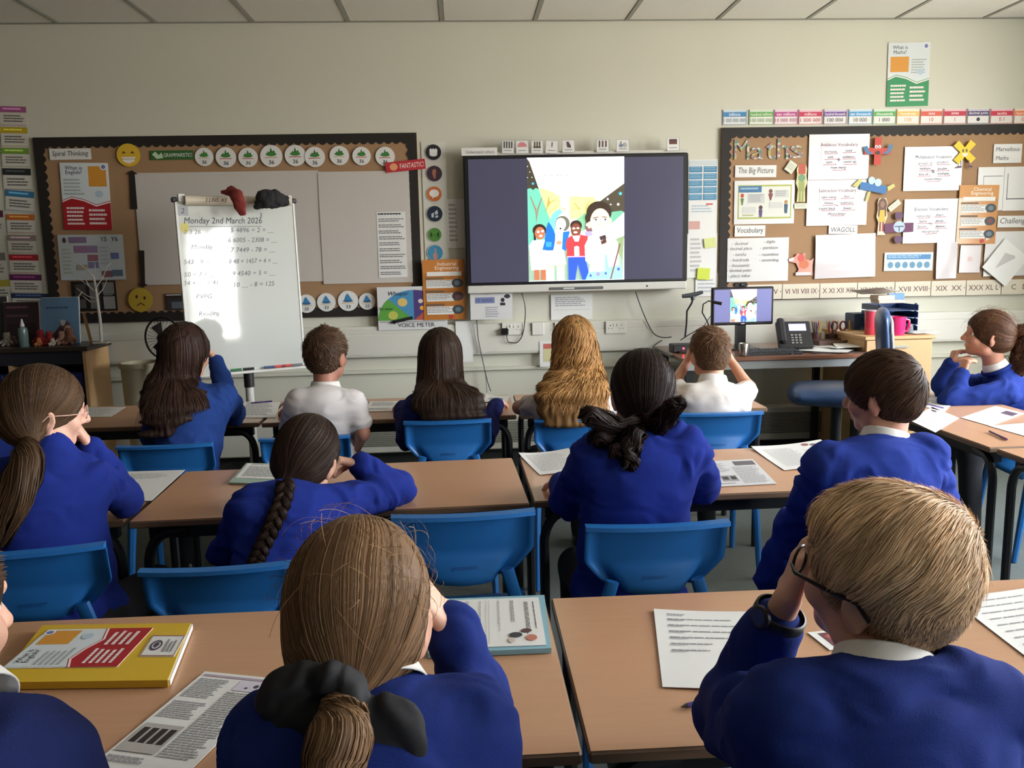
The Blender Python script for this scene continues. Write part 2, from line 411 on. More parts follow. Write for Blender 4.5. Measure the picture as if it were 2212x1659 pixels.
def tail(path, rad, N, base, K=16, wav=0, freq=3, tw=0, var=.5, wid=.0011, flat=1.0, seed=0, ends=.25, clump=6):
    """strands round a hanging lock; path (M,3) control points, rad list"""
    path = np.array(path, float); M = len(path); tt = np.linspace(0, M-1, K)
    def cr(arr, t):
        i = np.clip(t.astype(int), 0, M-2); f = t-i; p0 = arr[np.clip(i-1, 0, M-1)]; p1 = arr[i]; p2 = arr[i+1]; p3 = arr[np.clip(i+2, 0, M-1)]; f = f[:, None]
        return .5*(2*p1+(p2-p0)*f+(2*p0-5*p1+4*p2-p3)*f*f+(3*p1-p0-3*p2+p3)*f**3)
    Cn = cr(path, tt); R = np.interp(tt, np.arange(M), rad)
    T = np.gradient(Cn, axis=0); T /= np.linalg.norm(T, axis=1)[:, None]
    u = np.cross(T, [0, 1, .2]); u /= np.linalg.norm(u, axis=1)[:, None]; w = np.cross(T, u)
    a = rng.random(N)*2*PI; rho = np.sqrt(.25+.75*rng.random(N)); q = np.linspace(0, 1, K)[None]; cl = np.floor(a/(2*PI)*clump)
    ang = a[:, None]+tw*q*2*PI; ph = cl[:, None]*2.1+seed
    s = wav*np.sin(freq*2*PI*q+ph+rho[:, None])*(.3+.7*q); s2 = wav*.7*np.cos(freq*2*PI*q+ph*1.7)*(.3+.7*q)
    L = 1-ends*rng.random(N)[:, None]*(rng.random(N)[:, None] < .6); qq = q*L; ti = qq*(K-1); i0 = np.clip(ti.astype(int), 0, K-2); fr = (ti-i0)[..., None]
    G = lambda A: A[i0]*(1-fr)+A[i0+1]*fr
    CC, UU, WW = G(Cn), G(u), G(w); RR = G(R[:, None])[..., 0]*rho[:, None]
    P = CC+UU*(RR*np.cos(ang)+s)[..., None]+WW*(flat*(RR*np.sin(ang))+s2)[..., None]
    n = UU*np.cos(ang)[..., None]+WW*np.sin(ang)[..., None]
    rw = wid*(1-.75*qq**3)*np.ones((N, K))
    return ribbon(P, rw, n, tints(N, base, var, np.sin(cl*3.7)*.4))

def join(parts):
    V = []; F = []; T = []; k = 0
    for v, f, t in parts: V.append(v); F.append(f+k); T.append(t); k += len(v)
    return np.concatenate(V), np.concatenate(F), np.concatenate(T)

# ---------------------------------------------------------------- people
def rotm(yaw, pitch, roll):
    """columns x(right) y(face) z(up). yaw + turns right, pitch + looks down, roll + tips to the right"""
    y, p, r = map(math.radians, (yaw, pitch, roll))
    Rz = np.array([[math.cos(y), math.sin(y), 0], [-math.sin(y), math.cos(y), 0], [0, 0, 1]])
    Rx = np.array([[1, 0, 0], [0, math.cos(p), math.sin(p)], [0, -math.sin(p), math.cos(p)]])
    Ry = np.array([[math.cos(r), 0, math.sin(r)], [0, 1, 0], [-math.sin(r), 0, math.cos(r)]])
    return Rz@Rx@Ry
def surf(I, px, py, out=.01, Y0=None):
    """point on the clothed figure's surface seen at a photograph pixel"""
    d = ray(px, py); Y = I['hc'][1]-.45
    for _ in range(60):
        P = d*(Y/d[1])+np.array([0, 0, CAM_H]); f = float(I['S'](P[None])[0])
        if f < out: return P
        Y += max(f-out, .002)*.8
        if Y > I['hc'][1]+.2: break
    return atY(px, py, I['mid'][1]-.1)
def nrmz(v): v = np.array(v, float); return v/(np.linalg.norm(v)+1e-12)
SKIN = lambda nm, c: mat('skin_'+nm, rgb(*c), .5, spec=.35, var=.06, vscale=30, bump=.05, bscale=900)

def add_hand(S, wr, fd, pn, side, curl=.5, sc=1.0, thumb=1):
    """wrist, finger direction, palm normal; side=+1 thumb toward cross(fd,pn)"""
    fd = nrmz(fd); pn = A3(pn); pn = nrmz(pn-fd*(pn@fd)); lat = np.cross(fd, pn)*side; wr = A3(wr)
    w = .030*sc; pl = .062*sc
    for t in (-.75, -.25, .25, .75):
        S.cap(wr+lat*w*t*.6+fd*.008*sc, wr+fd*pl*(1-.06*abs(t-.2))+lat*w*t*.85, .0115*sc, .0098*sc, k=.008*sc)
    for i, (t, L) in enumerate(((.82, .052), (.28, .060), (-.27, .056), (-.8, .044))):
        b = wr+fd*pl*(.96-.05*abs(t))+lat*w*t*.9; d = fd; r = .0082*sc; ang = curl*(.9+.12*i)
        for j, l in enumerate((.44, .32, .24)):
            a = ang*(.75 if j == 0 else 1.0); d = nrmz(d*math.cos(a)+pn*math.sin(a)) if True else d
            e = b+d*L*l*sc; S.cap(b, e, r, r*.92, k=.0035); b = e; r *= .93
            nd = d; pn2 = pn
    if thumb:
        b = wr+fd*.016*sc+lat*w*.75; d = nrmz(fd*.6+lat*.65+pn*.35*(1+curl)); e = b+d*.030*sc; S.cap(b, e, .0115*sc, .0095*sc, k=.008)
        d = nrmz(fd*.8+lat*.15+pn*(.3+.5*curl)); g = e+d*.024*sc; S.cap(e, g, .0092*sc, .0085*sc, k=.004); d = nrmz(fd*.7-lat*.1+pn*(.4+.6*curl)); S.cap(g, g+d*.018*sc, .0083*sc, .007*sc, k=.004)

def person(label, head, hrot, neck, shL, shR, pelvis, elL, wrL, elR, wrR, skin=(214, 165, 140), top='sweater', topcol=(29, 46, 112), hair=None, hairc=(70, 48, 34),
           handL=None, handR=None, knees=None, vox=.005, tvox=.007, hs=1.0, collar=True, legs='trousers', glasses=None, seed=1, torso=(.13, .088), openneck=0, scl=1.0, group=None, slv=(.93, .93), band=True):
    root = empty('person', (pelvis[0], pelvis[1], 0)); O = A3((pelvis[0], pelvis[1], 0)); tag(root, label, 'person', group or 'pupils seated at the desks')
    H = rotm(*hrot); hc = A3(head); hl = lambda x, y, z: hc+H@(A3((x, y, z))*hs)
    neck, shL, shR, pelvis = map(A3, (neck, shL, shR, pelvis)); elL, wrL, elR, wrR = map(A3, (elL, wrL, elR, wrR))
    xs = nrmz(shR-shL); mid = (shL+shR)/2; up = nrmz(mid-pelvis); ys = nrmz(np.cross(up, xs)); xs = np.cross(ys, up); TR = np.stack([xs, ys, up], 1)
    chest = mid*.72+pelvis*.28
    kL, kR = (A3(k) for k in (knees or ((pelvis[0]-.10, pelvis[1]+.36, .47), (pelvis[0]+.10, pelvis[1]+.36, .47))))
    hipL, hipR = A3((pelvis[0]-.075, pelvis[1]+.02, .51)), A3((pelvis[0]+.075, pelvis[1]+.02, .51)); pelvis = A3((pelvis[0], pelvis[1], max(pelvis[2], .53)))
    ankL, ankR = kL+A3((-.01, -.06, -.38)), kR+A3((.01, -.02, -.38))
    tx, ty = torso
    def trunk(S, g, kk=.05):
        S.cap(pelvis, chest, .96, 1.0, k=kk, R=TR, s3=(tx+g, ty+g, ty+g))
        S.cap(shL*.82+mid*.18-up*.01, shR*.82+mid*.18-up*.01, (.052+g), k=kk)
        S.ell(mid*.62+chest*.38-ys*.008, (tx*1.02+g, ty*.82+g, .085+g), TR, k=kk)
        S.cap(neck-up*.030, mid-up*.02, .040+g, .06+g, k=kk)
        for q in (shL, shR): S.cap(neck-up*.036, q*.8+mid*.2, .022+g*.7, .042+g, k=.03)
    def arm(S, sh, el, wr, g, a=.045, b=.036, c=.026, t0=0, t1=1.0, kk=.03):
        S.cap(sh, el, a+g, b+g, k=kk); S.cap(el, el+(wr-el)*t1, b+g, b+(c-b)*t1+g, k=.02)
    # skin: one continuous body
    B = SDF(); trunk(B, -.012)
    for sh, el, wr in ((shL, elL, wrL), (shR, elR, wrR)): arm(B, sh, el, wr, -.006)
    B.cap(hipL, kL, .055, .045, k=.02); B.cap(hipR, kR, .055, .045, k=.02); B.cap(kL, ankL, .046, .03, k=.02); B.cap(kR, ankR, .046, .03, k=.02)
    B.ell(pelvis-A3((0, 0, .01)), (tx-.035, ty-.03, .06), k=.03)
    B.cap(hl(0, -.022, -.05), neck+A3((0, 0, -.02)), .047*hs, .05, k=.02)
    B.ell(hl(0, -.008, .018), A3((.074, .091, .084))*hs, H, k=.02); B.ell(hl(0, .032, -.04), A3((.054, .052, .066))*hs, H, k=.03)
    B.ell(hl(0, .062, -.088), A3((.024, .02, .017))*hs, H, k=.02); B.cap(hl(-.045, .01, -.07), hl(.045, .01, -.07), .022*hs, k=.03)
    B.cap(hl(0, .086, .004), hl(0, .104, -.030), .0075*hs, .0115*hs, k=.012); B.cap(hl(-.011, .09, -.034), hl(.011, .09, -.034), .008*hs, k=.008)
    B.cap(hl(-.03, .078, .02), hl(.03, .078, .02), .01*hs, k=.015)
    B.cap(hl(-.018, .082, -.058), hl(.018, .082, -.058), .0062*hs, k=.004); B.cap(hl(-.014, .081, -.067), hl(.014, .081, -.067), .0068*hs, k=.004)
    for sg in (-1, 1):
        B.ell(hl(sg*.030, .074, -.002), A3((.013, .009, .009))*hs, H, k=.006, sub=True)
        B.ell(hl(sg*.035, .062, -.034), A3((.02, .018, .018))*hs, H, k=.02)
        Re = H@rotm(sg*24, 0, sg*6); B.ell(hl(sg*.078, -.010, -.016), A3((.0075, .019, .030))*hs, Re, k=.006)
        B.ell(hl(sg*.074, -.006, -.042), A3((.006, .009, .011))*hs, Re, k=.006)
        B.ell(hl(sg*.089, -.008, -.012), A3((.006, .010, .018))*hs, Re, k=.004, sub=True)
    for hnd, wr, side in ((handL, wrL, 1), (handR, wrR, -1)):
        hnd = hnd or dict(fd=(0, 1, -.1), pn=(0, 0, -1), curl=.35)
        add_hand(B, wr, hnd['fd'], hnd['pn'], hnd.get('side', side), hnd.get('curl', .5), hnd.get('sc', 1.0)*hs)
    V, F = B.mesh(vox); mesh_np('body', V-O, F, SKIN('%d_%d' % (skin[0], skin[2]), skin), root)
    # eyes
    for sg in (-1, 1):
        m = MB(); c0 = hl(sg*.030, .069, -.002)-O; m.col = (.85, .85, .83, 1)
        pr = [(.0105*hs*math.sin(a), .0105*hs*math.cos(a)) for a in np.linspace(PI-.05, .05, 10)]
        Mx = Matrix.Translation(Vector(c0)) @ Matrix(np.stack([H[:, 0], H[:, 2]*-1, H[:, 1]], 1).tolist()).to_4x4()
        m.lathe(pr, 12, M=Mx); m.col = (.03, .02, .015, 1); pr = [(.0048*hs, .0097*hs), (.0035*hs, .0106*hs), (.001, .0109*hs)]; m.lathe(pr, 12, M=Mx)
        m.build('eye', mat('eyeball', (1, 1, 1, 1), .15, attr='tint'), root, smooth=True, useCol=True)
    # clothes
    knit = mat('knit_%d_%d' % (topcol[0], topcol[2]), rgb(*topcol), .92, spec=.15, var=.10, vscale=60, bump=.55, bscale=700, sheen=.12) if top == 'sweater' else mat('pique_cotton_%d' % topcol[0], rgb(*topcol), .85, spec=.2, bump=.3, bscale=900, sheen=.1)
    S = SDF(); g = .010 if top == 'sweater' else .006; trunk(S, g, .055)
    S.cap(pelvis+A3((0, 0, -.06)), pelvis, .97, .97, k=.04, R=TR, s3=(tx+g+.012, ty+g+.014, .04))
    if top == 'sweater':
        for sh, el, wr, t_ in ((shL, elL, wrL, slv[0]), (shR, elR, wrR, slv[1])):
            arm(S, sh, el, wr, g+.004, t1=t_); d = nrmz(wr-el); q = el+(wr-el)*(t_-.07); S.cap(q, el+(wr-el)*(t_+.03), .034, .031, k=.006)
            S.ell(q-d*.03, (.040, .040, .024), np.stack([nrmz(np.cross(d, (0, 1, .3))), nrmz(np.cross(d, np.cross(d, (0, 1, .3)))), d], 1), k=.012)
    else:
        for sh, el, wr in ((shL, elL, wrL), (shR, elR, wrR)):
            e = sh+(el-sh)*.62; S.cap(sh, e, .052, .050, k=.03); S.cap(sh+(el-sh)*.58, e, .052, .053, k=.004)
    nd = nrmz(hl(0, -.02, -.06)-neck); ndv = nrmz(nd*.55+up*.45)
    if top == 'sweater' and not collar: S.cap(neck+nd*.004, mid, .045, .062, k=.02)
    S.cap(neck+nd*(.000 if collar else .020), neck+nd*.12,   .052 if collar else .040, .060, k=.010, sub=True)
    els = [shL*.5+elL*.5, elL, shR*.5+elR*.5, elR, shL, shR]
    def folds(P, N):
        w = .6+sum(np.exp(-(((P-q)**2).sum(1))/.0075) for q in els); A = .0078 if top == 'sweater' else .0062
        Q = (P@TR)*np.array([9, 9, 26])+seed*7.3; warp = vnoise(P*11+seed, 3)*1.6
        n = vnoise(Q+warp[:, None], 1)+.45*vnoise(Q*2.1+warp[:, None]*2, 2); low = vnoise(P*8+seed*3, 5)
        ws = np.exp(-((P@up-pelvis@up-.04)/.07)**2)
        return A*np.clip(w+ws*.8, 0, 1.6)*np.sign(n)*np.abs(n)**1.2+.004*low
    V, F = S.mesh(tvox, folds); tp = mesh_np('sweater' if top == 'sweater' else 'polo_shirt', V-O, F, knit, root)
    cc = nrmz(neck-mid)
    def ring(name, c, ax, prof, m, gap=0, n=36, parent=root, squash=(1, 1)):
        ax = nrmz(ax); fx = nrmz(np.cross(H[:, 1]*0+ys, ax)); fy = np.cross(ax, fx); vs = []; K = len(prof); th = np.linspace(PI/2+gap, PI/2+2*PI-gap, n)
        for a in th:
            dr = fx*math.cos(a)*squash[0]+fy*math.sin(a)*squash[1]
            for r, z in prof: vs.append(c+dr*r+ax*z-O)
        F = np.array([(i*K+j, i*K+j+1, (i+1)*K+j+1, (i+1)*K+j) for i in range(n-1) for j in range(K-1)]); return mesh_np(name, vs, F, m, parent)
    if top == 'sweater' and band:
        rr = .062 if collar else .041; pr = [(rr+.004+.007*math.cos(a), .002+.010*math.sin(a)) for a in np.linspace(0, 2*PI, 9)]; ring('neckband', neck-ndv*.018 if collar else neck+nd*.018, ndv if collar else nd, pr, knit, 0, squash=(1.12, 1.0), parent=tp)
    if collar:
        nd = ndv; r0 = .049; col = mat('white_collar_cotton', rgb(232, 230, 224), .8, bump=.3, bscale=700)
        pr = [(r0-.003, -.012), (r0-.003, .024), (r0-.001, .030), (r0+.003, .0315), (r0+.007, .028), (r0+.013, .006), (r0+.018, -.014), (r0+.016, -.015), (r0+.010, .006), (r0+.004, .024)]
        ring('collar', neck-nd*.006, nd, pr, col, .30, squash=(1.08, 1.0))
    # legs
    L = SDF(); lg = .012; L.ell(pelvis-A3((0, 0, .04)), (tx+.006, ty+.02, .075), k=.03)
    for hp, kn, an in ((hipL, kL, ankL), (hipR, kR, ankR)): L.cap(hp, kn, .074, .058, k=.03); L.cap(kn, an, .055, .045, k=.02)
    V, F = L.mesh(.012); mesh_np('trousers', V-O, F, mat('black_school_trousers', rgb(26, 27, 32), .9, var=.1, bump=.2, bscale=500), root)
    for an in (ankL, ankR):
        Sx = SDF(); f = A3((an[0], an[1]+.02, .035)); Sx.cap(f+A3((0, -.05, 0)), f+A3((0, .09, -.008)), .036, .03, k=.02, R=np.eye(3), s3=(1, 1, .9)); Sx.cap(f+A3((0, -.03, .01)), f+A3((0, -.03, .05)), .035, .032, k=.02); Sx.cut((0, 0, -1), 0)
        V, F = Sx.mesh(.009); mesh_np('shoe', V-O, F, mat('black_shoe', rgb(20, 20, 22), .35), root)
    if glasses:
        m = MB()
        for sg in (-1, 1):
            c = A3((sg*.032, .094, -.002)); rg = [hl(*(c+A3((.0235*math.cos(a), 0-abs(sg)*.004*math.cos(a)*sg, .018*math.sin(a)))))-O for a in np.linspace(0, 2*PI, 17)]
            m.tube(rg, glasses[1]*.8, 6); m.tube([hl(sg*.056, .092, .002)-O, hl(sg*.076, .075, .003)-O, hl(sg*.0835, .03, 0)-O, hl(sg*.086, -.012, -.002)-O, hl(sg*.084, -.028, -.022)-O], glasses[1], 6)
        m.tube([hl(-.009, .098, .003)-O, hl(0, .101, .005)-O, hl(.009, .098, .003)-O], glasses[1]*.8, 6); m.build('glasses', mat('frame_%d' % glasses[0][0], rgb(*glasses[0]), .3), root, smooth=True)
    info = dict(S=S, root=root, H=H, hl=hl, hc=hc, O=O, neck=neck, hs=hs, up=up, ys=ys, xs=xs, mid=mid, skin=skin)
    if hair: hair(info)
    return info
# ---------------------------------------------------------------- hair
def cap_sdf(I, t=.012, nape=-.075, ears=False, hairline=.05, occ=1.0, face=1.0):
    S = SDF(); hl, H, k = I['hl'], I['H'], I['hs']
    S.ell(hl(0, -.012, .022), A3((.075+t*.75, .092+t, .085+t))*k, H, k=.02)
    S.ell(hl(0, -.038, -.028), A3((.064+t*.6, .058+t*.7, .058))*k*occ, H, k=.03)
    S.ell(hl(0, .125, hairline-.105), A3((.088*face, .078, .105))*k, H, k=.008, sub=True)
    if ears:
        for sg in (-1, 1): S.ell(hl(sg*.088, .004, -.034), A3((.026, .028, .038))*k, H, k=.01, sub=True)
    n = -H[:, 2]*.93-H[:, 1]*.36; S.cut(n, float(n/np.linalg.norm(n)@hl(0, -.07, nape))); return S
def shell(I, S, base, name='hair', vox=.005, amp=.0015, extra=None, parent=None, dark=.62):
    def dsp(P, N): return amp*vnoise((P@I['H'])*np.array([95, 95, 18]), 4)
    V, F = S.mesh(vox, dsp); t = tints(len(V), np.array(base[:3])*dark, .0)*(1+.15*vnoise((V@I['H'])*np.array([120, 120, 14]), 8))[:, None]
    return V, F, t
def starts(I, S, N, zmin=-.09, zmax=.2, ymax=.082, front=False):
    H, hc = I['H'], I['hc']; d = rng.normal(size=(N*4, 3)); d /= np.linalg.norm(d, axis=1)[:, None]; P = I['hl'](0, -.012, .02)+d*.12
    for _ in range(5): f, g = S.grad(P); P = P-f[:, None]*g
    L = (P-hc)@H/I['hs']; ok = (L[:, 2] > zmin) & (L[:, 1] < ymax) & ~((L[:, 1] > .045) & (L[:, 2] < .03)) & (L[:, 2] < zmax)
    P = P[ok]; L = L[ok]
    if front: P = P[rng.random(len(P)) < np.where(L[:, 1] > -.035, 1.0, .3)]
    return P[:N]
def emit(I, parts, name='hair', parent=None):
    V, F, T = join([p if p[1].shape[1] == 4 else p for p in parts]); return mesh_np(name, V-I['O'], F, hair_mat(), parent or I['root'], col=T)
def lock_noise(P, f=45, seed=2): return vnoise(P*f, seed)

def hair_short(base, length=.03, N=2200, t=.011, var=.45, crown=(.01, -.075, .075), wid=.0010, top=None, fade=.3, nape=-.07, swirl=.35, lift=.006, hairline=.055, frontdir=0, low=None, occ=.93):
    def fn(I):
        S = cap_sdf(I, t, nape=nape, ears=True, hairline=hairline, occ=occ); H, hl, hs = I['H'], I['hl'], I['hs']
        if top:
            for c, r in top: S.p.insert(1, (A3(hl(*c)), A3(hl(*c)), 1, 1, .02, H, A3(r)*hs, False))
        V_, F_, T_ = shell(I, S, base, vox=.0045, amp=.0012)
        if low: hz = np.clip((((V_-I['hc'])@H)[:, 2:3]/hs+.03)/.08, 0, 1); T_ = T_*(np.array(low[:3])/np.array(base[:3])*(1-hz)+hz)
        parts = [(V_, F_, T_)]
        P = starts(I, S, N, zmin=-.1); L = (P-I['hc'])@H/hs; cr = hl(*crown)
        h = np.clip((L[:, 2]+.02)/.08, 0, 1); h = h*h*(3-2*h); ln = length*(fade+(1-fade)*h)*(1+.3*rng.normal(size=len(P))); ln = np.clip(ln, .004, .2)
        def dirfn(Q, tt):
            v = Q-cr; v /= np.linalg.norm(v, axis=1)[:, None]+1e-6; _, g = S.grad(Q); sw = np.cross(g, v); w = lock_noise(Q, 30)[:, None]*.7; return v+sw*(swirl+w)+H[:, 0]*frontdir*h[:, None]-H[:, 2]*.25*(1-h)[:, None]
        K = 7; key = lock_noise(P, 60, 5); off = -.0015+.001*key; hi = lift*(.4+.6*h)*(1+.7*key)*(.5+rng.random(len(P)))
        O, G = trace(S, P, dirfn, K, ln/(K-1), off, hi)
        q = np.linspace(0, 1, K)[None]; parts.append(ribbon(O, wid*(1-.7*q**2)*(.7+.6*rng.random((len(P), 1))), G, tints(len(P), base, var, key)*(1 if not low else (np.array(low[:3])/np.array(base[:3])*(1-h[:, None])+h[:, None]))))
        emit(I, parts)
    return fn
def hair_tied(base, tie, N=2600, t=.012, var=.5, wid=.0011, tails=(), fly=0, fuzz=0, nape=-.085, name='ponytail', clumpy=1.0, crown_lift=0, hairline=.05, dark=.62):
    """combed back to a tie point; tails = (path_world, radii, n, dict)"""
    def fn(I):
        S = cap_sdf(I, t, nape=nape, hairline=hairline); H, hl, hs = I['H'], I['hl'], I['hs']; tp = A3(tie) if tie[1] > .3 else hl(*tie)
        S.cap(hl(0, -.06, -.03)*.6+tp*.4, tp, .045*hs, .020*hs, k=.045)
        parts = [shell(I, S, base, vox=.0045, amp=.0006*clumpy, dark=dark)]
        P = starts(I, S, N, front=True); dist = np.linalg.norm(tp-P, axis=1); K = 13
        def dirfn(Q, tt): v = tp-Q; v /= np.linalg.norm(v, axis=1)[:, None]+1e-6; _, g = S.grad(Q); return v+np.cross(g, v)*(.32*lock_noise(Q, 26)[:, None])
        key = lock_noise(P, 40, 5); o0 = -.0008+.0008*key*clumpy; o1 = o0+.002*rng.random(len(P))
        O, G = trace(S, P, dirfn, K, dist*1.12/(K-1), o0, o1)
        q = np.linspace(0, 1, K)[None]; parts.append(ribbon(O, wid*(1-.4*q)*(.6+.8*rng.random((len(P), 1))), G, tints(len(P), base, var, key)))
        if fly:
            P = starts(I, S, fly, zmin=.03); dd = nrmz(H[:, 0])*1.0
            O, G = trace(S, P, lambda Q, tt: np.cross(G0, H[:, 1])+rd, 9, np.full(len(P), .010), np.full(len(P), .001), .004+.016*rng.random(len(P))) if False else (None, None)
            K2 = 9; rd = rng.normal(size=(len(P), 3)); _, g = S.grad(P); rd -= (rd*g).sum(1)[:, None]*g; rd /= np.linalg.norm(rd, axis=1)[:, None]; ll = .03+.04*rng.random((len(P), 1)); hh = .006+.012*rng.random((len(P), 1))
            q2 = np.linspace(0, 1, K2)[None, :, None]; O = P[:, None]+rd[:, None]*ll[:, None]*q2+g[:, None]*(hh[:, None]*np.sin(q2*2.6)-.0*q2)
            parts.append(ribbon(O, np.full((len(P), K2), .00028), None, tints(len(P), np.array(base[:3])*1.6, .3)))
        hb = emit(I, parts)
        tl = []
        for path, rad, n, kw in tails: tl.append(tail(path, rad, n, base, **kw))
        if tl: emit(I, tl, name)
        return hb
    return fn
def hair_loose(base, curtains, zend, N=2600, t=.014, var=.5, wid=.0016, wav=0, wfreq=60, K=24, zvar=.05, back=1.0, hairline=.05, endtaper=.8, dark=.55):
    """worn down; curtains = list of (world a, world b, half width, half depth)"""
    def fn(I):
        S = cap_sdf(I, t, nape=-.30, hairline=hairline); S.cuts = []; H, hl, hs = I['H'], I['hl'], I['hs']; R = np.stack([I['xs'], I['ys'], [0, 0, 1]], 1)
        full = SDF(); full.p = [p for p in S.p if not p[7]]
        st = np.array([tuple(p)+(hw, hd) for p, hw, hd in curtains]); ts = np.linspace(0, len(st)-1, 8); st = np.stack([np.interp(ts, range(len(st)), st[:, i]) for i in range(5)], 1)
        for i in range(7):
            a, b, hw, hd, r2 = st[i, :3], st[i+1, :3], st[i, 3], st[i, 4], st[i+1, 3]/st[i, 3]; S.cap(a, b, 1, r2, k=.03, R=R, s3=(hw, hd, .02)); full.cap(a, b if i < 6 else b+nrmz(b-a)*.14, 1, r2, k=.03, R=R, s3=(hw, hd, .02))
        S.p = [p for p in S.p if not p[7]]+[p for p in S.p if p[7]]
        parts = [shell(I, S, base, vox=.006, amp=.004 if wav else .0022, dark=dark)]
        P = starts(I, full, N, zmin=-.05, ymax=.07); L = (P-I['hc'])@H/hs
        tgt = np.minimum(zend+zvar*(rng.random(len(P))-.35)+.03*lock_noise(P, 25, 9), P[:, 2]-.04); step = (P[:, 2]-tgt)*1.12/(K-1)
        hx, hy = I['hc'][0], I['hc'][1]
        def dirfn(Q, tt):
            Lq = (Q-I['hc'])@H/hs; fr = np.clip((Lq[:, 1]-.0)/.06, 0, 1)*(Lq[:, 2] > -.12); v = np.zeros_like(Q); v[:, 2] = -1
            return v+(H@np.stack([np.sign(Lq[:, 0])*.9, -1.6*np.ones(len(Q)), 0*fr], 0)).T*fr[:, None]
        key = lock_noise(P, 38, 5); o0 = -.002+.003*key; o1 = o0+.004*rng.random(len(P))+.003*key
        ph = lock_noise(P, 22, 31)*6+rng.random(len(P))*.9; am = wav*(.5+.8*rng.random(len(P)))
        q = np.linspace(0, 1, K)[None]
        def wave(O, w):
            s = np.concatenate([np.zeros((len(O), 1)), np.cumsum(np.linalg.norm(np.diff(O, axis=1), axis=-1), 1)], 1); ramp = np.clip((s-.06)/.12, 0, 1)
            return am[:, None]*ramp*(np.sin(s*wfreq+ph[:, None]) if w == 'x' else .6*np.cos(s*wfreq+ph[:, None]))
        O, G = trace(full, P, dirfn, K, step, o0, o1, wave if wav else None)
        parts.append(ribbon(O, wid*(1-endtaper*q**4)*(.6+.8*rng.random((len(P), 1))), G, tints(len(P), base, var, key)))
        return emit(I, parts)
    return fn
def boost(c, k): return tuple(min(1, x*k) for x in c[:3])
# ================================================================ ROOM
W_WALL = mat('wall_paint', rgb(208, 207, 191), .85, var=.025, vscale=1.2, bump=.05, bscale=40)
def struct(o): o['kind'] = 'structure'; return o
struct(MB().box((XL, WALL_Y, 0), (XR, WALL_Y+.15, CEIL+.1)).build('wall_front', W_WALL))
struct(MB().box((XL-.15, YB, 0), (XL, WALL_Y+.15, CEIL+.1)).build('wall_left', mat('wall_left_low_bounce', rgb(76, 71, 63), .9, var=.03)))  # wall out of view; dark tone put in to cut bounced light
struct(MB().box((XL-.15, YB-.15, 0), (XR+.25, YB, CEIL+.1)).build('wall_back', mat('wall_back_low_bounce', rgb(84, 78, 70), .9)))  # also out of view, darkened to keep the fill light low
b = MB(); b.box((XR, YB, 0), (XR+.25, WALL_Y+.15, WZ0)); b.box((XR, YB, WZ1), (XR+.25, WALL_Y+.15, CEIL+.1)); y = YB
for (a, c) in WINDOWS+[(WALL_Y+.15, 0)]:
    b.box((XR, y, WZ0), (XR+.25, a, WZ1)); y = c
struct(b.build('wall_right', W_WALL))
for i, (a, c) in enumerate(WINDOWS):
    m = MB(); t = .05
    for lo, hi in (((XR+.06, a, WZ0), (XR+.12, a+t, WZ1)), ((XR+.06, c-t, WZ0), (XR+.12, c, WZ1)), ((XR+.06, a+t, WZ0), (XR+.12, c-t, WZ0+t)), ((XR+.06, a+t, WZ1-t), (XR+.12, c-t, WZ1)), ((XR+.06, (a+c)/2-.025, WZ0+t), (XR+.12, (a+c)/2+.025, WZ1-t))): m.box(lo, hi)
    w = struct(m.build('window_%d' % (i+1), mat('white_frame', rgb(225, 225, 222), .4)))
    MB().box((XR-.12, a-.03, WZ0-.03), (XR+.06, c+.03, WZ0)).build('window_sill', mat('white_frame', rgb(225, 225, 222), .4), w)
struct(MB().box((XL-.15, YB-.15, -.1), (XR+.25, WALL_Y+.15, 0)).build('floor', mat('carpet', rgb(98, 104, 98), .95, var=.15, vscale=40, bump=.5, bscale=250)))
# ceiling: suspended tiles, each one a piece
ce = struct(MB().box((XL-.15, YB-.15, CEIL+.02), (XR+.25, WALL_Y+.15, CEIL+.15)).build('ceiling', mat('ceiling_void', rgb(90, 90, 85), .9)))
TILE = mat('ceiling_tile', rgb(232, 231, 222), .9, var=.03, vscale=30, bump=.2, bscale=120)
GRIDM = mat('ceiling_grid', rgb(150, 150, 140), .5)
x0 = -2.473-.6*3; nx = 14; ny = 15; tb = MB().box((.012, .012, -.002), (.588, .588, .016), bev=.006); first = None; g = MB()
for i in range(nx):
    for j in range(ny):
        xa = x0+.6*i; ya = WALL_Y-.6*(j+1)
        if xa+.6 <= XL or xa >= XR: continue
        if first is None: first = tb.build('ceiling_tile', TILE, ce); t = first
        else: t = bpy.data.objects.new('ceiling_tile', first.data); C.objects.link(t); t.parent = ce
        t.location = (xa, ya, CEIL)
for i in range(nx+1):
    xa = x0+.6*i
    if XL < xa < XR: g.box((xa-.012, YB, CEIL-.006), (xa+.012, WALL_Y, CEIL+.004))
for j in range(ny+1): g.box((XL, WALL_Y-.6*j-.012 if j else WALL_Y-.024, CEIL-.0065), (XR, WALL_Y-.6*j+.012 if j else WALL_Y, CEIL+.0035))
g.build('ceiling_grid', GRIDM, ce)['kind'] = 'stuff'
struct(MB().box((XL, WALL_Y-.018, 0), (XR, WALL_Y, .15)).build('baseboard_front', mat('black_skirting', rgb(44, 48, 46), .6)))
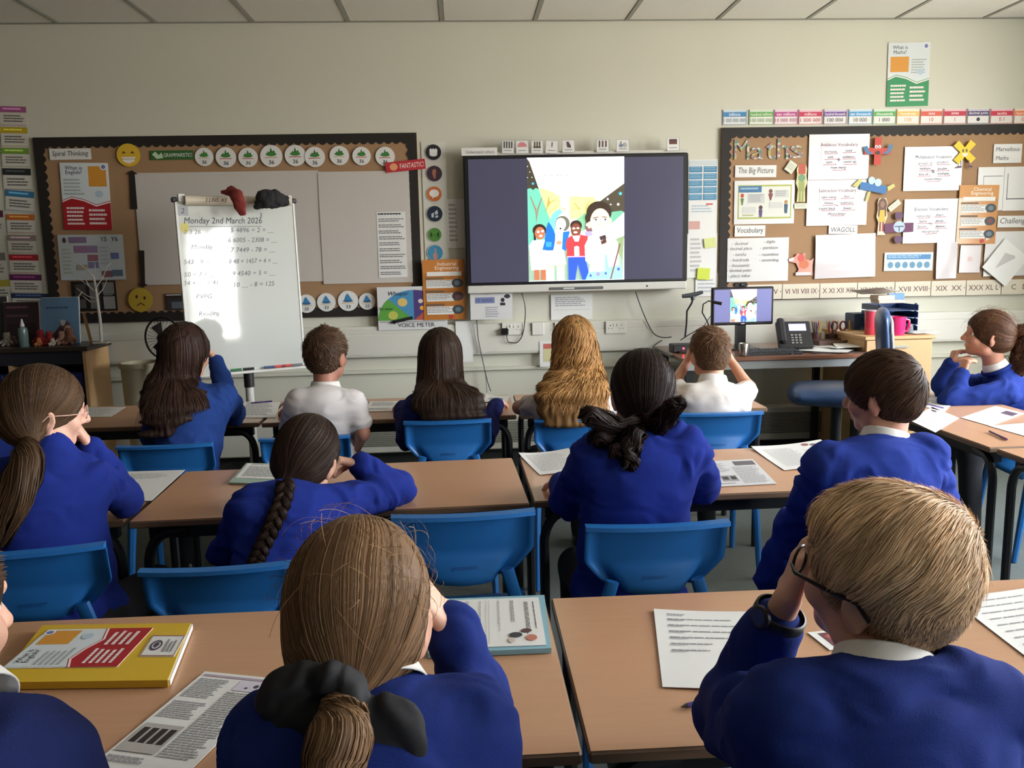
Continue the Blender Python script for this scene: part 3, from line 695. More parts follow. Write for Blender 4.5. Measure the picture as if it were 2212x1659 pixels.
# dado trunking on the front wall
TRK = mat('trunking_plastic', rgb(214, 212, 200), .45)
zt = [atY(1300, p, WALL_Y-.04)[2] for p in (694, 728, 757)]
tr = MB(); tr.box((XL, WALL_Y-.05, zt[2]-.005), (XR, WALL_Y, zt[0]+.005), bev=.006); tr.box((XL, WALL_Y-.056, zt[2]+.012), (XR, WALL_Y-.049, zt[0]-.055)); tr.box((XL, WALL_Y-.054, zt[0]-.045), (XR, WALL_Y-.049, zt[0]-.008))
struct(tr.build('trim_1', TRK))
# lower pipe boxing and heater grille along the floor
zb = [atY(1000, p, WALL_Y-.1)[2] for p in (918, 967)]
hb = struct(MB().box((XL, WALL_Y-.10, zb[1]-.02), (XR, WALL_Y, zb[0]+.06), bev=.008).build('trim_2', TRK))
gr = MB()
for i in range(12): gr.box((-1.2, WALL_Y-.106, zb[1]+.03+.0125*i), (XR-.3, WALL_Y-.099, zb[1]+.0365+.0125*i))
gr.build('heater_grille', mat('grille_grey', rgb(120, 120, 108), .5), hb)['kind'] = 'stuff'  # mid-grey bars of the heater grille
struct(MB().box((XL, WALL_Y-.03, atY(1000, 800, WALL_Y)[2]), (XR, WALL_Y, atY(1000, 793, WALL_Y)[2])).build('trim_3', W_WALL))

# ================================================================ furniture
BEECH = mat('beech_laminate', rgb(190, 146, 112), .34, spec=.4, var=.07, vscale=5, stretch=(1.2, 14, 1), bump=.03, bscale=60, coat=.12)
EDGE = mat('desk_edge', rgb(118, 92, 70), .5); BLACKM = mat('black_steel', rgb(22, 24, 27), .42); DESK_Z = .71
def make_desk():
    d = empty('school_desk'); L, W = 1.196, .596
    MB().box((-L/2, -W/2, .688), (L/2, W/2, .7097), bev=.004).build('edge', EDGE, d)
    MB().box((-L/2+.003, -W/2+.003, .7095), (L/2-.003, W/2-.003, .7105), bev=.0004).build('desktop', BEECH, d)
    MB().box((-L/2+.04, -W/2+.05, .64), (L/2-.04, -W/2+.08, .688)).box((-L/2+.04, W/2-.08, .64), (L/2-.04, W/2-.05, .688)).build('rail', BLACKM, d)
    for sx in (-1, 1):
        for sy in (-1, 1):
            x = sx*(L/2-.035); y = sy*(W/2-.045)
            pts = [(x, y, .004), (x, y, .56)]+[(x-sx*.07*(1-math.cos(a)), y, .56+.1*math.sin(a)) for a in np.linspace(.2, PI/2, 6)]+[(x-sx*.12, y, .665)]
            MB().tube(pts, .016, 8).build('leg', BLACKM, d, smooth=True)
            
    return d
DLAB = [(-.415, 2.808, 1.8, 'beech desk in the middle row where the braided girl rests her arm'),
        (.801, 2.850, .6, 'beech desk in the middle row with three paper sheets, by the girl with loose curls'),
        (-1.63, 2.79, 1.9, 'beech desk in the middle row under the elbow of the girl in glasses'),
        (-.432, 1.501, 0, 'beech desk in the nearest row with a yellow exercise book on it'),
        (.776, 1.497, -.4, 'beech desk in the nearest row at which the blond boy sits'),
        (-1.65, 1.50, 0, 'beech desk in the nearest row beyond the yellow exercise book, mostly out of view'),
        (1.99, 1.49, 0, 'beech desk in the nearest row past the blond boy, mostly out of view'),
        (-.353, 4.270, 0, 'beech desk in the front row where the short-haired boy and the dark straight-haired girl sit'),
        (.862, 4.262, -.4, 'beech desk in the front row where the girl with long fair waves sits'),
        (-1.565, 4.285, 0, 'beech desk in the front row beside the low dark cabinet'),
        (2.265, 3.63, 90.6, 'beech desk turned sideways under the elbows of the curly-haired girl'),
        (2.29, 2.41, 90.6, 'beech desk turned sideways, the nearer of the sideways pair, with a purple pen on it')]
d0 = make_desk()
for i, (x, y, a, lb) in enumerate(DLAB):
    d = d0 if i == 0 else copy_tree(d0); d.location = (x, y, 0); d.rotation_euler = (0, 0, math.radians(a)); tag(d, lb, 'desk', 'beech pupil desks')

CHB = mat('blue_chair_plastic', rgb(36, 108, 178), .36, spec=.5, bump=.06, bscale=400, var=.03)
def make_chair():
    c = empty('school_chair')
    # backrest: tray-like shell, rim proud toward the rear, lower band leaning out
    nx, nz = 26, 18; z0, z1 = .600, .785; V = []
    for lay in (0, 1):
        for j in range(nz+1):
            v = j/nz; hw = .185 if v > .42 else .112+(.185-.112)*(v/.42)**.8; zz = z0+(z1-z0)*v
            for i in range(nx+1):
                u = i/nx*2-1; a = abs(u); rim = max(np.clip((a-.90)/.05, 0, 1), np.clip((v-.90)/.05, 0, 1)); band = np.clip((.40-v)/.40, 0, 1)*np.clip((.74-a)/.06, 0, 1)
                curve = .028*(1-u*u); dep = -.002-.024*(1-rim)+.020*band*(1-.3*v/.4)
                y = -dep*-1; y = -(0.0)+(-.0)-curve*-1*0+(.024*(1-rim))-.036*band-.045*(v)-(1-u*u)*.022+.02
                zc = zz+(.012*(1-u*u) if v == 0 else 0)*-1
                V.append((u*hw, y+(.0065 if lay else 0), zc))
    n = (nx+1)*(nz+1); I = lambda i, j, l: l*n+j*(nx+1)+i; F = []
    for j in range(nz):
        for i in range(nx): F.append((I(i, j, 0), I(i+1, j, 0), I(i+1, j+1, 0), I(i, j+1, 0))); F.append((I(i, j+1, 1), I(i+1, j+1, 1), I(i+1, j, 1), I(i, j, 1)))
    for i in range(nx): F.append((I(i, 0, 1), I(i+1, 0, 1), I(i+1, 0, 0), I(i, 0, 0))); F.append((I(i, nz, 0), I(i+1, nz, 0), I(i+1, nz, 1), I(i, nz, 1)))
    for j in range(nz): F.append((I(0, j, 0), I(0, j+1, 0), I(0, j+1, 1), I(0, j, 1))); F.append((I(nx, j, 1), I(nx, j+1, 1), I(nx, j+1, 0), I(nx, j, 0)))
    bk = mesh_np('backrest', V, np.array(F), CHB, c)
    # proud top lip
    m = MB(); n_ = 22
    for k in range(n_):
        u0, u1 = -1+2*k/n_, -1+2*(k+1)/n_; yy = lambda u: -.045-(1-u*u)*.022+.02
        vs = [(u*.186, yy(u)+dy, z) for u in (u0, u1) for dy, z in ((-.018, .776), (-.018, .787), (.006, .790), (.006, .781))]
        m.add(vs, [(0, 4, 5, 1), (1, 5, 6, 2), (2, 6, 7, 3), (3, 7, 4, 0)]+([(0, 1, 2, 3)] if k == 0 else [])+([(7, 6, 5, 4)] if k == n_-1 else []))
    m.build('top_lip', CHB, bk, smooth=True)
    T = MB(); Vt, Ft, sz = text_mesh('postura+'); sc = .019
    T.add([(x*sc, (.024-.036*(.40-((.632+y*sc)-.600)/.185)/.40-.045*(((.632+y*sc)-.600)/.185)-(1-(x*sc/.14)**2)*.022+.02)-.0016, .632+y*sc) for x, y, _ in Vt], Ft); T.build('lettering', mat('blue_chair_emboss', rgb(24, 84, 150), .5), bk)
    # seat pan
    V = []; F = []; ns = 12
    for lay in (0, 1):
        for j in range(ns+1):
            for i in range(ns+1):
                u, v = i/ns*2-1, j/ns; hw = .175+.02*v; V.append((u*hw, .02+.36*v, .435-.012*(1-u*u)*(1-(2*v-1)**2)-.03*max(0, v-.82)/.18+.05*max(0, .15-v)/.15-(.007 if lay == 0 else 0)))
    n = (ns+1)**2; I = lambda i, j, l: l*n+j*(ns+1)+i
    for j in range(ns):
        for i in range(ns): F.append((I(i, j, 1), I(i+1, j, 1), I(i+1, j+1, 1), I(i, j+1, 1))); F.append((I(i, j+1, 0), I(i+1, j+1, 0), I(i+1, j, 0), I(i, j, 0)))
        F += [(I(j, 0, 0), I(j+1, 0, 0), I(j+1, 0, 1), I(j, 0, 1)), (I(j, ns, 1), I(j+1, ns, 1), I(j+1, ns, 0), I(j, ns, 0)), (I(0, j, 1), I(0, j+1, 1), I(0, j+1, 0), I(0, j, 0)), (I(ns, j, 0), I(ns, j+1, 0), I(ns, j+1, 1), I(ns, j, 1))]
    mesh_np('seat', V, np.array(F), CHB, c)
    for sx in (-1, 1):
        MB().tube([(sx*.112, -.004, .625), (sx*.135, .0, .54), (sx*.165, .03, .44)], [.018, .018, .019], 8, sx=.6).build('upright', CHB, c, smooth=True)
        MB().tube([(sx*.172, .03, .44), (sx*.178, .005, .3), (sx*.186, -.045, .002)], [.019, .017, .013], 8).build('leg', CHB, c, smooth=True)
        MB().tube([(sx*.172, .33, .43), (sx*.180, .35, .3), (sx*.188, .385, .002)], [.019, .017, .013], 8).build('leg', CHB, c, smooth=True)
    return c
ch0 = make_chair()
# (pixel of the middle of the top edge in the photograph, distance, turn, label)
CH = [(1415, 1122, 2.10, 0, 'blue plastic chair behind the dark-haired girl with loose curls, middle row'),
      (1000, 1100, 2.16, 2, 'empty blue plastic chair in the middle row beside the braided girl'),
      (480, 1212, 2.02, 3, 'blue plastic chair whose top edge meets the end of the long braid'),
      (60, 1178, 2.10, 8, 'blue plastic chair behind the girl in glasses with a low ponytail'),
      (1905, 1115, 1.95, 0, 'blue plastic chair of the boy with brown hair and white collar, middle row'),
      (360, 957, 3.42, 2, 'blue plastic chair behind the long-haired girl near the flip chart'),
      (660, 940, 3.55, 3, 'blue plastic chair under the boy in the white short-sleeved shirt'),
      (967, 905, 3.58, 0, 'blue plastic chair behind the girl with long straight dark hair'),
      (1245, 900, 3.60, 0, 'blue plastic chair below the long fair waves'),
      (1553, 888, 3.62, -1, 'blue plastic chair of the white-shirted boy with raised hands')]
for i, (px, py, Y, a, lb) in enumerate(CH):
    c = ch0 if i == 0 else copy_tree(ch0); p = atY(px, py, Y); c.location = (p[0], Y, 0); c.rotation_euler = (0, 0, math.radians(a)); c.scale = (1, 1, float(np.clip(p[2]/.788, .9, 1.06))); tag(c, lb, 'chair', 'blue plastic school chairs')
for x, y, a, lb in ((-.11, .55, 0, 'blue plastic chair under the girl with the black hair bow'), (.60, .52, 0, 'blue plastic chair under the blond boy'), (-.98, .60, -10, 'blue plastic chair of the pupil cut off by the picture edge beside the yellow book'),
                    (2.93, 3.80, 85, 'blue plastic chair under the curly-haired girl at the sideways desk'), (2.98, 2.55, 90, 'blue plastic chair at the near sideways desk, only its leg in view')):
    c = copy_tree(ch0); c.location = (x, y, 0); c.rotation_euler = (0, 0, math.radians(a)); c.scale = (1, 1, 1); tag(c, lb, 'chair', 'blue plastic school chairs')
# ================================================================ PEOPLE
a = atY
def vz(p, z): q = A3(p).copy(); q[2] = z; return q
def chk(n, **k):
    pass
# girl with black hair bow, nearest row ------------------------------------------------
hd = a(777, 1325, 1.02); nk = a(792, 1478, .965); tp = hd
shl, shr = a(590, 1597, .90), a(1012, 1590, .95); pv = A3(((shl+shr)[0]/2, .74, .53))
tie = (.0, -.112, -.085)
I1 = person('girl with light brown ponytail tied with a black bow, cheek on one fist', hd, (5, 6, 2), nk, shl, shr, pv,
    a(548, 1700, 1.02), A3((-.16, 1.21, .74)), a(1022, 1500, 1.19), a(972, 1352, 1.12), skin=(222, 172, 146), hairc=None, handR=dict(fd=(-.55, -.05, .75), pn=(-.7, .2, -.5), curl=1.25, side=-1), hs=1.04, seed=1, band=False, vox=.0036, tvox=.0055,
    hair=lambda I: hair_tied(rgb(124, 95, 68), tuple(a(748, 1478, .925)), N=12000, t=.014, var=.55, wid=.00062, fly=110, clumpy=1.35, nape=-.11, dark=.8,
        tails=[([a(748, 1478, .925), a(742, 1530, .86), surf(I, 735, 1590, .03), surf(I, 722, 1640, .025), surf(I, 715, 1720, .025), surf(I, 725, 1790, .02)], [.016, .026, .034, .034, .028, .01], 2600, dict(var=.6, wid=.0007, wav=.0015, freq=2, K=26))])(I))
# bow
H, hl = I1['H'], I1['hl']; Bw = SDF(); bc = a(738, 1508, .875); bx, bz = nrmz(A3((1, -.05, -.18))), A3((0, 0, 1.)); by = np.cross(bz, bx)
def lobe(c, dx, sx_, sy_, sz_, tilt):
    ct, st = math.cos(tilt), math.sin(tilt); R = np.stack([bx*ct+bz*st, by, -bx*st+bz*ct], 1); Bw.ell(bc+bx*dx[0]+by*dx[1]+bz*dx[2], (sx_, sy_, sz_), R, k=.008)
lobe(0, (-.050, .0, .0), .044, .020, .034, .25); lobe(0, (-.040, -.014, -.026), .046, .014, .024, -.3); lobe(0, (.052, -.014, -.016), .040, .016, .036, -.35); lobe(0, (.012, -.012, .008), .022, .026, .026, 0)
lobe(0, (-.004, -.012, .026), .028, .016, .019, -.5); lobe(0, (.066, -.022, -.040), .030, .009, .026, .5); lobe(0, (.0, -.018, -.040), .05, .012, .014, -.15)
V, F = Bw.mesh(.0035, lambda P, N: .0035*np.sin((P@bx)*150+(P@bz)*90*np.sign((P-bc)@bx)+3*vnoise(P*35))*(.5+.5*vnoise(P*20, 3)))
mesh_np('hair_bow', V-I1['O'], F, mat('black_satin', rgb(22, 22, 25), .75, sheen=.3, bump=.15, bscale=1500), I1['root'])

# blond boy, nearest row ------------------------------------------------
hd = a(1903, 1238, 1.0); nk = a(1912, 1452, .95)
shl, shr = a(1690, 1580, .90), a(2100, 1512, .93); pv = A3((shl[0]*.5+shr[0]*.5, .70, .53))
I2 = person('blond boy in black glasses and a wrist watch, face leaning on one hand, nearest row', hd, (-38, -4, -6), nk, shl, shr, pv,
    a(1575, 1545, 1.17), a(1700, 1296, 1.10), a(2172, 1625, 1.08), A3((.62, 1.30, .745)), skin=(216, 168, 142), handL=dict(fd=(.30, -.02, .9), pn=(.9, -.1, -.3), curl=.35, side=1), hs=1.0, seed=2, vox=.0036, tvox=.0055, slv=(.76, .93),
    glasses=((24, 24, 26), .0026),
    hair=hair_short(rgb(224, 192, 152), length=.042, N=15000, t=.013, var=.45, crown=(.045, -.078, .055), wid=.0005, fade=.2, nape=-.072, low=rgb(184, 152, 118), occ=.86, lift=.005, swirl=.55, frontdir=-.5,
        top=[((.030, -.045, .058), (.050, .052, .042)), ((-.02, .03, .066), (.05, .05, .034))]))
# watch
w0 = a(1690, 1312, 1.105); w1 = a(1655, 1360, 1.12); ax = nrmz(A3(a(1700, 1296, 1.10))-A3(a(1575, 1545, 1.17))); wc = A3(a(1700, 1296, 1.10))-ax*.030
m = MB(); u = nrmz(np.cross(ax, (0, 1, 0))); v = np.cross(ax, u)
O2 = I2['O']; ringp = [wc-O2+(u*math.cos(t)+v*math.sin(t))*.034 for t in np.linspace(0, 2*PI, 25)]
wt = empty('watch_holder', (0, 0, 0)); bpy.data.objects.remove(wt)
vs = []; K = 5
for t in np.linspace(0, 2*PI, 29):
    dr = u*math.cos(t)+v*math.sin(t)
    for rr, zz in ((.0335, -.010), (.0365, -.009), (.0372, 0), (.0365, .009), (.0335, .010)): vs.append(wc-O2+dr*rr+ax*zz)
band = mesh_np('watch', vs, np.array([(i*K+j, i*K+j+1, (i+1)*K+j+1, (i+1)*K+j) for i in range(28) for j in range(K-1)]), mat('black_rubber', rgb(22, 23, 24), .5), I2['root'])
dr = nrmz(-u*.9*np.sign(u[0])*-1*-1-A3((0, .5, 0))); fc = wc-O2+dr*.038; R = np.stack([ax, np.cross(dr, ax), dr], 1); M = Matrix.Translation(Vector(fc)) @ Matrix(R.tolist()).to_4x4()
MB().lathe([(.015, -.004), (.0165, -.001), (.0165, .004), (.0145, .006)], 18, M=M).build('watch_case', mat('black_rubber', (0, 0, 0, 1)), band, smooth=True)
MB().lathe([(.0125, .0055), (.0120, .0066)], 18, M=M).build('watch_face', mat('watch_glass', rgb(60, 66, 70), .1), band)

# pupil cut by the picture's edge ------------------------------------------------
hd = a(-188, 1335, .98)
person('pupil cut off by the picture edge, cheek and white collar showing beside the yellow book', hd, (28, 8, -4), a(-125, 1530, .90), a(-300, 1690, .84), a(55, 1670, .88), A3((a(-90, 1500, .7)[0], .68, .53)),
    a(-330, 1700, 1.0), A3((-.98, 1.25, .745)), a(95, 1720, 1.0), A3((-.68, 1.19, .745)), topcol=(38, 48, 100), hs=1.05, seed=3, band=False, hair=hair_short(rgb(70, 50, 36), N=1500))

# girl with glasses and long low ponytail, middle row -------------------------------
hd = a(97, 882, 2.36); nk = a(112, 962, 2.32); shl, shr = a(-20, 1045, 2.22), a(190, 1035, 2.34)
I4 = person('girl in thin glasses with a long low brown ponytail, cheek on her fist, middle row', hd, (52, 8, 6), nk, shl, shr, A3((a(95, 1200, 2.15)[0], 2.25, .53)),
    a(30, 1120, 2.45), A3((-1.22, 2.60, .745)), a(268, 1075, 2.56), a(193, 962, 2.46), skin=(222, 172, 148), handR=dict(fd=(-.35, -.1, .75), pn=(-.8, -.3, -.35), curl=1.3, side=-1), hs=1.03, seed=4, vox=.0042, tvox=.0075,
    glasses=((214, 176, 160), .0016), collar=False, topcol=(30, 47, 128),
    hair=lambda I: hair_tied(rgb(78, 58, 40), tuple(a(62, 958, 2.25)), N=6500, t=.013, var=.6, wid=.0009, nape=-.10, dark=.55,
        tails=[([a(62, 958, 2.25), surf(I, 60, 985, .04), surf(I, 48, 1030, .035), surf(I, 32, 1080, .035), surf(I, 12, 1130, .03), surf(I, 0, 1185, .03)], [.02, .038, .046, .042, .03, .008], 2600, dict(var=.6, wid=.0011, wav=.006, freq=1.5))])(I))

# girl with braid, middle row ------------------------------------------------
hd = a(664, 986, 2.44); nk = a(630, 1058, 2.36); shl, shr = a(540, 1105, 2.26), a(738, 1085, 2.36)
BPX = [(618, 1040), (612, 1078), (596, 1120), (576, 1162), (558, 1200), (548, 1225)]
def braid_tails(I):
    out = []; bpa = np.array([surf(I, x, y, .016) for x, y in BPX]); M = 40; t = np.linspace(0, 5, M); C0 = np.stack([np.interp(t, range(6), bpa[:, i]) for i in range(3)], 1)
    for k in range(3):
        ph = t*PI*1.35+k*2*PI/3; path = C0+np.stack([.014*np.sin(ph), -.006*np.sin(2*ph), 0*ph], 1)
        out.append((path, list(np.linspace(.0135, .010, M)), 500, dict(var=.7, wid=.0016, K=44, ends=.02)))
    return out
I5 = person('girl with one long dark braid down her back, head on her hand, middle row', hd, (14, 16, 10), nk, shl, shr, A3((a(560, 1250, 2.1)[0], 2.19, .53)),
    a(495, 1190, 2.42), A3((-.62, 2.64, .745)), a(862, 1055, 2.60), a(775, 1002, 2.52), skin=(214, 164, 138), handR=dict(fd=(-.85, -.15, .25), pn=(-.3, -.2, -.9), curl=1.25, side=-1), hs=1.04, seed=5, vox=.0042, tvox=.0075, collar=False,
    topcol=(31, 49, 134), hair=lambda I: hair_tied(rgb(46, 32, 25), tuple(a(620, 1038, 2.33)), N=6000, t=.014, var=.55, wid=.0010, nape=-.11, clumpy=1.6, tails=braid_tails(I), name='braid')(I))

# girl with loose curls and low bun, middle row --------------------------------------
hd = a(1386, 848, 2.40); nk = a(1378, 945, 2.34); shl, shr = a(1275, 985, 2.26), a(1480, 962, 2.26)
def curls(I):
    o = []; B = a(1385, 905, 2.30)
    for (ex, ey, eY, r, n, w) in [(q[0], q[1], q[2], q[3], q[4]*2, q[5]) for q in ((1268, 905, 2.22, .022, 260, .010), (1290, 955, 2.20, .024, 260, .012), (1330, 985, 2.19, .018, 200, .012), (1358, 972, 2.20, .016, 160, .010), (1455, 885, 2.24, .018, 240, .013), (1470, 880, 2.27, .012, 120, .012), (1442, 915, 2.24, .014, 170, .013), (1300, 915, 2.20, .028, 260, .010))]:
        e = surf(I, ex, ey, .022); mid_ = (B+e)/2+A3((0, -.02, -.02)); o.append(([B, B*.6+mid_*.4+A3((0, -.015, -.005)), mid_, e+A3((0, 0, .012)), e], [.018, .024, .024, r, r*.5], n, dict(var=.6, wid=.0011, wav=w, freq=2.2, seed=ex*.1)))
    o.append(([surf(I, 1375, 930, .03), surf(I, 1360, 965, .02), surf(I, 1362, 995, .015), surf(I, 1350, 1015, .012)], [.03, .028, .016, .004], 500, dict(var=.7, wid=.0011, wav=.014, freq=2.4)))
    return o
person('girl with dark hair gathered low in loose curls over a blue jumper, middle row', hd, (-4, 10, 2), nk, shl, shr, A3((a(1375, 1200, 2.15)[0], 2.26, .53)),
    a(1225, 1085, 2.40), A3((.30, 2.62, .745)), a(1518, 1050, 2.40), A3((.62, 2.65, .745)), hs=1.06, seed=6, vox=.006, tvox=.0075, collar=False, torso=(.145, .09), topcol=(30, 48, 136),
    hair=lambda I: hair_tied(rgb(40, 28, 24), tuple(a(1385, 905, 2.30)), N=6500, t=.014, var=.55, wid=.0010, nape=-.10, clumpy=1.2, tails=curls(I), name='loose_curls')(I))

# boy with brown hair, middle row ------------------------------------------------
hd = a(1906, 850, 2.24); nk = a(1912, 948, 2.20); shl, shr = a(1790, 1010, 2.12), a(2000, 985, 2.18)
person('boy with short brown hair and white collar, looking toward the screen, middle row', hd, (-42, 6, -2), nk, shl, shr, A3((a(1900, 1200, 2.05)[0], 2.11, .53)),
    a(1715, 1140, 2.28), a(1655, 1262, 2.30), a(2035, 1100, 2.34), A3((1.28, 2.52, .745)), skin=(196, 146, 122), hs=1.0, seed=7, vox=.0055, tvox=.0075, topcol=(34, 55, 138), torso=(.14, .088),
    handL=dict(fd=(-.1, .3, -1), pn=(.5, 0, 0), curl=.4, side=1),
    hair=hair_short(rgb(72, 52, 38), length=.06, N=7500, t=.013, var=.5, crown=(.03, -.085, .05), wid=.0009, fade=.45, nape=-.085, lift=.004, swirl=.3, hairline=.04))

# front row ------------------------------------------------
R1 = dict(vox=.0065, tvox=.009)
hd = a(402, 762, 3.82); nk = a(410, 835, 3.76); shl, shr = a(345, 880, 3.66), a(485, 858, 3.74)
person('girl with very long straight brown hair in a blue jumper before the flip chart', hd, (20, 4, 2), nk, shl, shr, A3((a(395, 1000, 3.6)[0], 3.60, .53)),
    a(330, 950, 3.85), A3((-1.50, 4.12, .745)), a(505, 895, 3.95), a(465, 775, 4.02), topcol=(38, 66, 130), handR=dict(fd=(-.5, -.1, .7), pn=(-.8, -.2, 0), curl=1.2, side=-1), hs=1.12, seed=8, collar=False, **R1,
    hair=lambda I: hair_loose(rgb(58, 40, 32), [(I['hl'](0, -.04, -.01), .084, .07), (I['hl'](-.02, -.06, -.10), .095, .05), (surf(I, 378, 870, .012), .125, .034), (surf(I, 352, 935, .012), .10, .03)], a(350, 940, 3.6)[2], N=7000, t=.016, var=.5, wid=.0014, K=18, wav=.004, wfreq=22)(I))
hd = a(706, 765, 3.80); nk = a(703, 835, 3.76); shl, shr = a(642, 872, 3.68), a(765, 868, 3.70)
person('boy with short brown hair in a white short-sleeved shirt, arm hanging down, front row', hd, (24, 0, 2), nk, shl, shr, A3((a(690, 980, 3.6)[0], 3.745, .53)),
    a(622, 960, 3.78), A3((-.85, 4.08, .745)), a(783, 935, 3.66), a(762, 985, 3.80), top='polo', topcol=(214, 208, 206), skin=(180, 126, 104), hs=1.06, seed=9, **R1,
    hair=hair_short(rgb(84, 62, 46), length=.03, N=4500, t=.010, var=.45, wid=.0012, fade=.4, nape=-.075, lift=.008))
hd = a(952, 772, 3.84); nk = a(955, 845, 3.76); shl, shr = a(900, 882, 3.66), a(1015, 880, 3.68)
person('girl with long straight dark brown hair in a navy jumper, front row', hd, (4, 4, 0), nk, shl, shr, A3((a(965, 980, 3.6)[0], 3.745, .53)),
    a(878, 950, 3.82), A3((-.30, 4.12, .745)), a(1045, 945, 3.84), A3((.16, 4.12, .745)), topcol=(28, 34, 88), hs=1.12, seed=10, collar=False, **R1,
    hair=lambda I: hair_loose(rgb(56, 40, 30), [(I['hl'](0, -.04, -.01), .082, .07), (I['hl'](0, -.06, -.10), .095, .05), (surf(I, 968, 855, .012), .14, .034), (surf(I, 975, 900, .012), .155, .028)], a(970, 915, 3.6)[2], N=7500, t=.016, var=.45, wid=.0014, K=18, zvar=.07)(I))
hd = a(1240, 745, 3.84); nk = a(1235, 835, 3.76); shl, shr = a(1180, 868, 3.66), a(1292, 868, 3.68)
person('girl with long fair wavy hair, bare forearm on the front desk', hd, (0, 2, 0), nk, shl, shr, A3((a(1230, 980, 3.6)[0], 3.745, .53)),
    a(1122, 880, 3.88), a(1190, 868, 4.05), a(1345, 900, 3.90), A3((.66, 4.12, .745)), top='polo', topcol=(206, 196, 190), skin=(196, 140, 114), hs=1.10, seed=11, **R1,
    hair=lambda I: hair_loose(rgb(166, 124, 76), [(I['hl'](0, -.045, -.01), .086, .075), (I['hl'](0, -.065, -.10), .11, .06), (surf(I, 1234, 845, .02), .16, .045), (surf(I, 1236, 915, .015), .13, .036)], a(1235, 918, 3.6)[2], N=8500, t=.018, var=.6, wid=.0016, wav=.013, wfreq=52, K=32, zvar=.10, dark=.5)(I))
hd = a(1533, 762, 3.84); nk = a(1540, 822, 3.78); shl, shr = a(1488, 858, 3.72), a(1598, 860, 3.72)
person('boy with cropped fair-brown hair in a white polo, hands beside his face', hd, (-6, 2, -3), nk, shl, shr, A3((a(1545, 980, 3.6)[0], 3.745, .53)),
    a(1452, 838, 3.86), a(1484, 782, 3.98), a(1618, 838, 3.86), a(1578, 778, 3.98), top='polo', topcol=(222, 216, 210), skin=(206, 154, 128), hs=1.06, seed=12, **R1,
    handL=dict(fd=(.3, .1, .9), pn=(.9, 0, -.2), curl=.5, side=1), handR=dict(fd=(-.3, .1, .9), pn=(-.9, 0, -.2), curl=.5, side=-1),
    hair=hair_short(rgb(112, 84, 62), length=.022, N=4500, t=.009, var=.4, wid=.0011, fade=.35, nape=-.075, lift=.007))
# curly girl, profile ------------------------------------------------
hd = a(2133, 722, 4.02); nk = a(2150, 790, 4.02); shl, shr = A3((2.62, 3.88, .86)), A3((2.60, 4.13, .88)); 
shl, shr = a(2165, 850, 3.90), a(2170, 828, 4.16)
I13 = person('girl in profile with a curly brown ponytail, chin on both hands, by the sideways desk', hd, (-72, -6, -2), nk, shl, shr, A3((2.80, 3.96, .53)),
    a(2050, 865, 3.90), a(2078, 806, 3.96), a(2035, 835, 4.10), a(2054, 786, 4.10), skin=(206, 150, 124), topcol=(30, 50, 122), hs=1.02, seed=13, vox=.005, tvox=.009, knees=((2.42, 3.86, .47), (2.42, 4.08, .47)),
    handL=dict(fd=(.25, .1, .8), pn=(.9, .1, -.3), curl=1.2, side=1), handR=dict(fd=(.25, 0, .8), pn=(.9, -.1, -.3), curl=1.2, side=-1),
    hair=lambda I: hair_tied(rgb(84, 56, 38), (.0, -.11, .0), N=5000, t=.015, var=.6, wid=.0013, clumpy=2.4, fly=260, nape=-.09,
        tails=[([I['hl'](0, -.10, .01), I['hl'](0, -.145, .02), I['hl'](0, -.17, -.05), I['hl'](0, -.165, -.12), I['hl'](0, -.15, -.19)], [.02, .05, .055, .05, .02], 1800, dict(var=.6, wid=.0013, wav=.012, freq=5, clump=11)) ])(I))
# shoulder of a pupil at the far edge of the middle row
person('pupil at the edge of the picture, blue jumper just behind the girl in glasses', a(-75, 800, 3.84), (20, 5, 0), a(-75, 870, 3.76), a(-130, 905, 3.68), a(-22, 905, 3.68), A3((a(-72, 1000, 3.6)[0], 3.745, .53)),
    a(-150, 960, 3.86), A3((-2.2, 4.12, .745)), a(2, 960, 3.86), A3((-1.92, 4.14, .745)), hs=1.05, seed=14, vox=.008, tvox=.01, hair=hair_short(rgb(50, 36, 28), N=800))
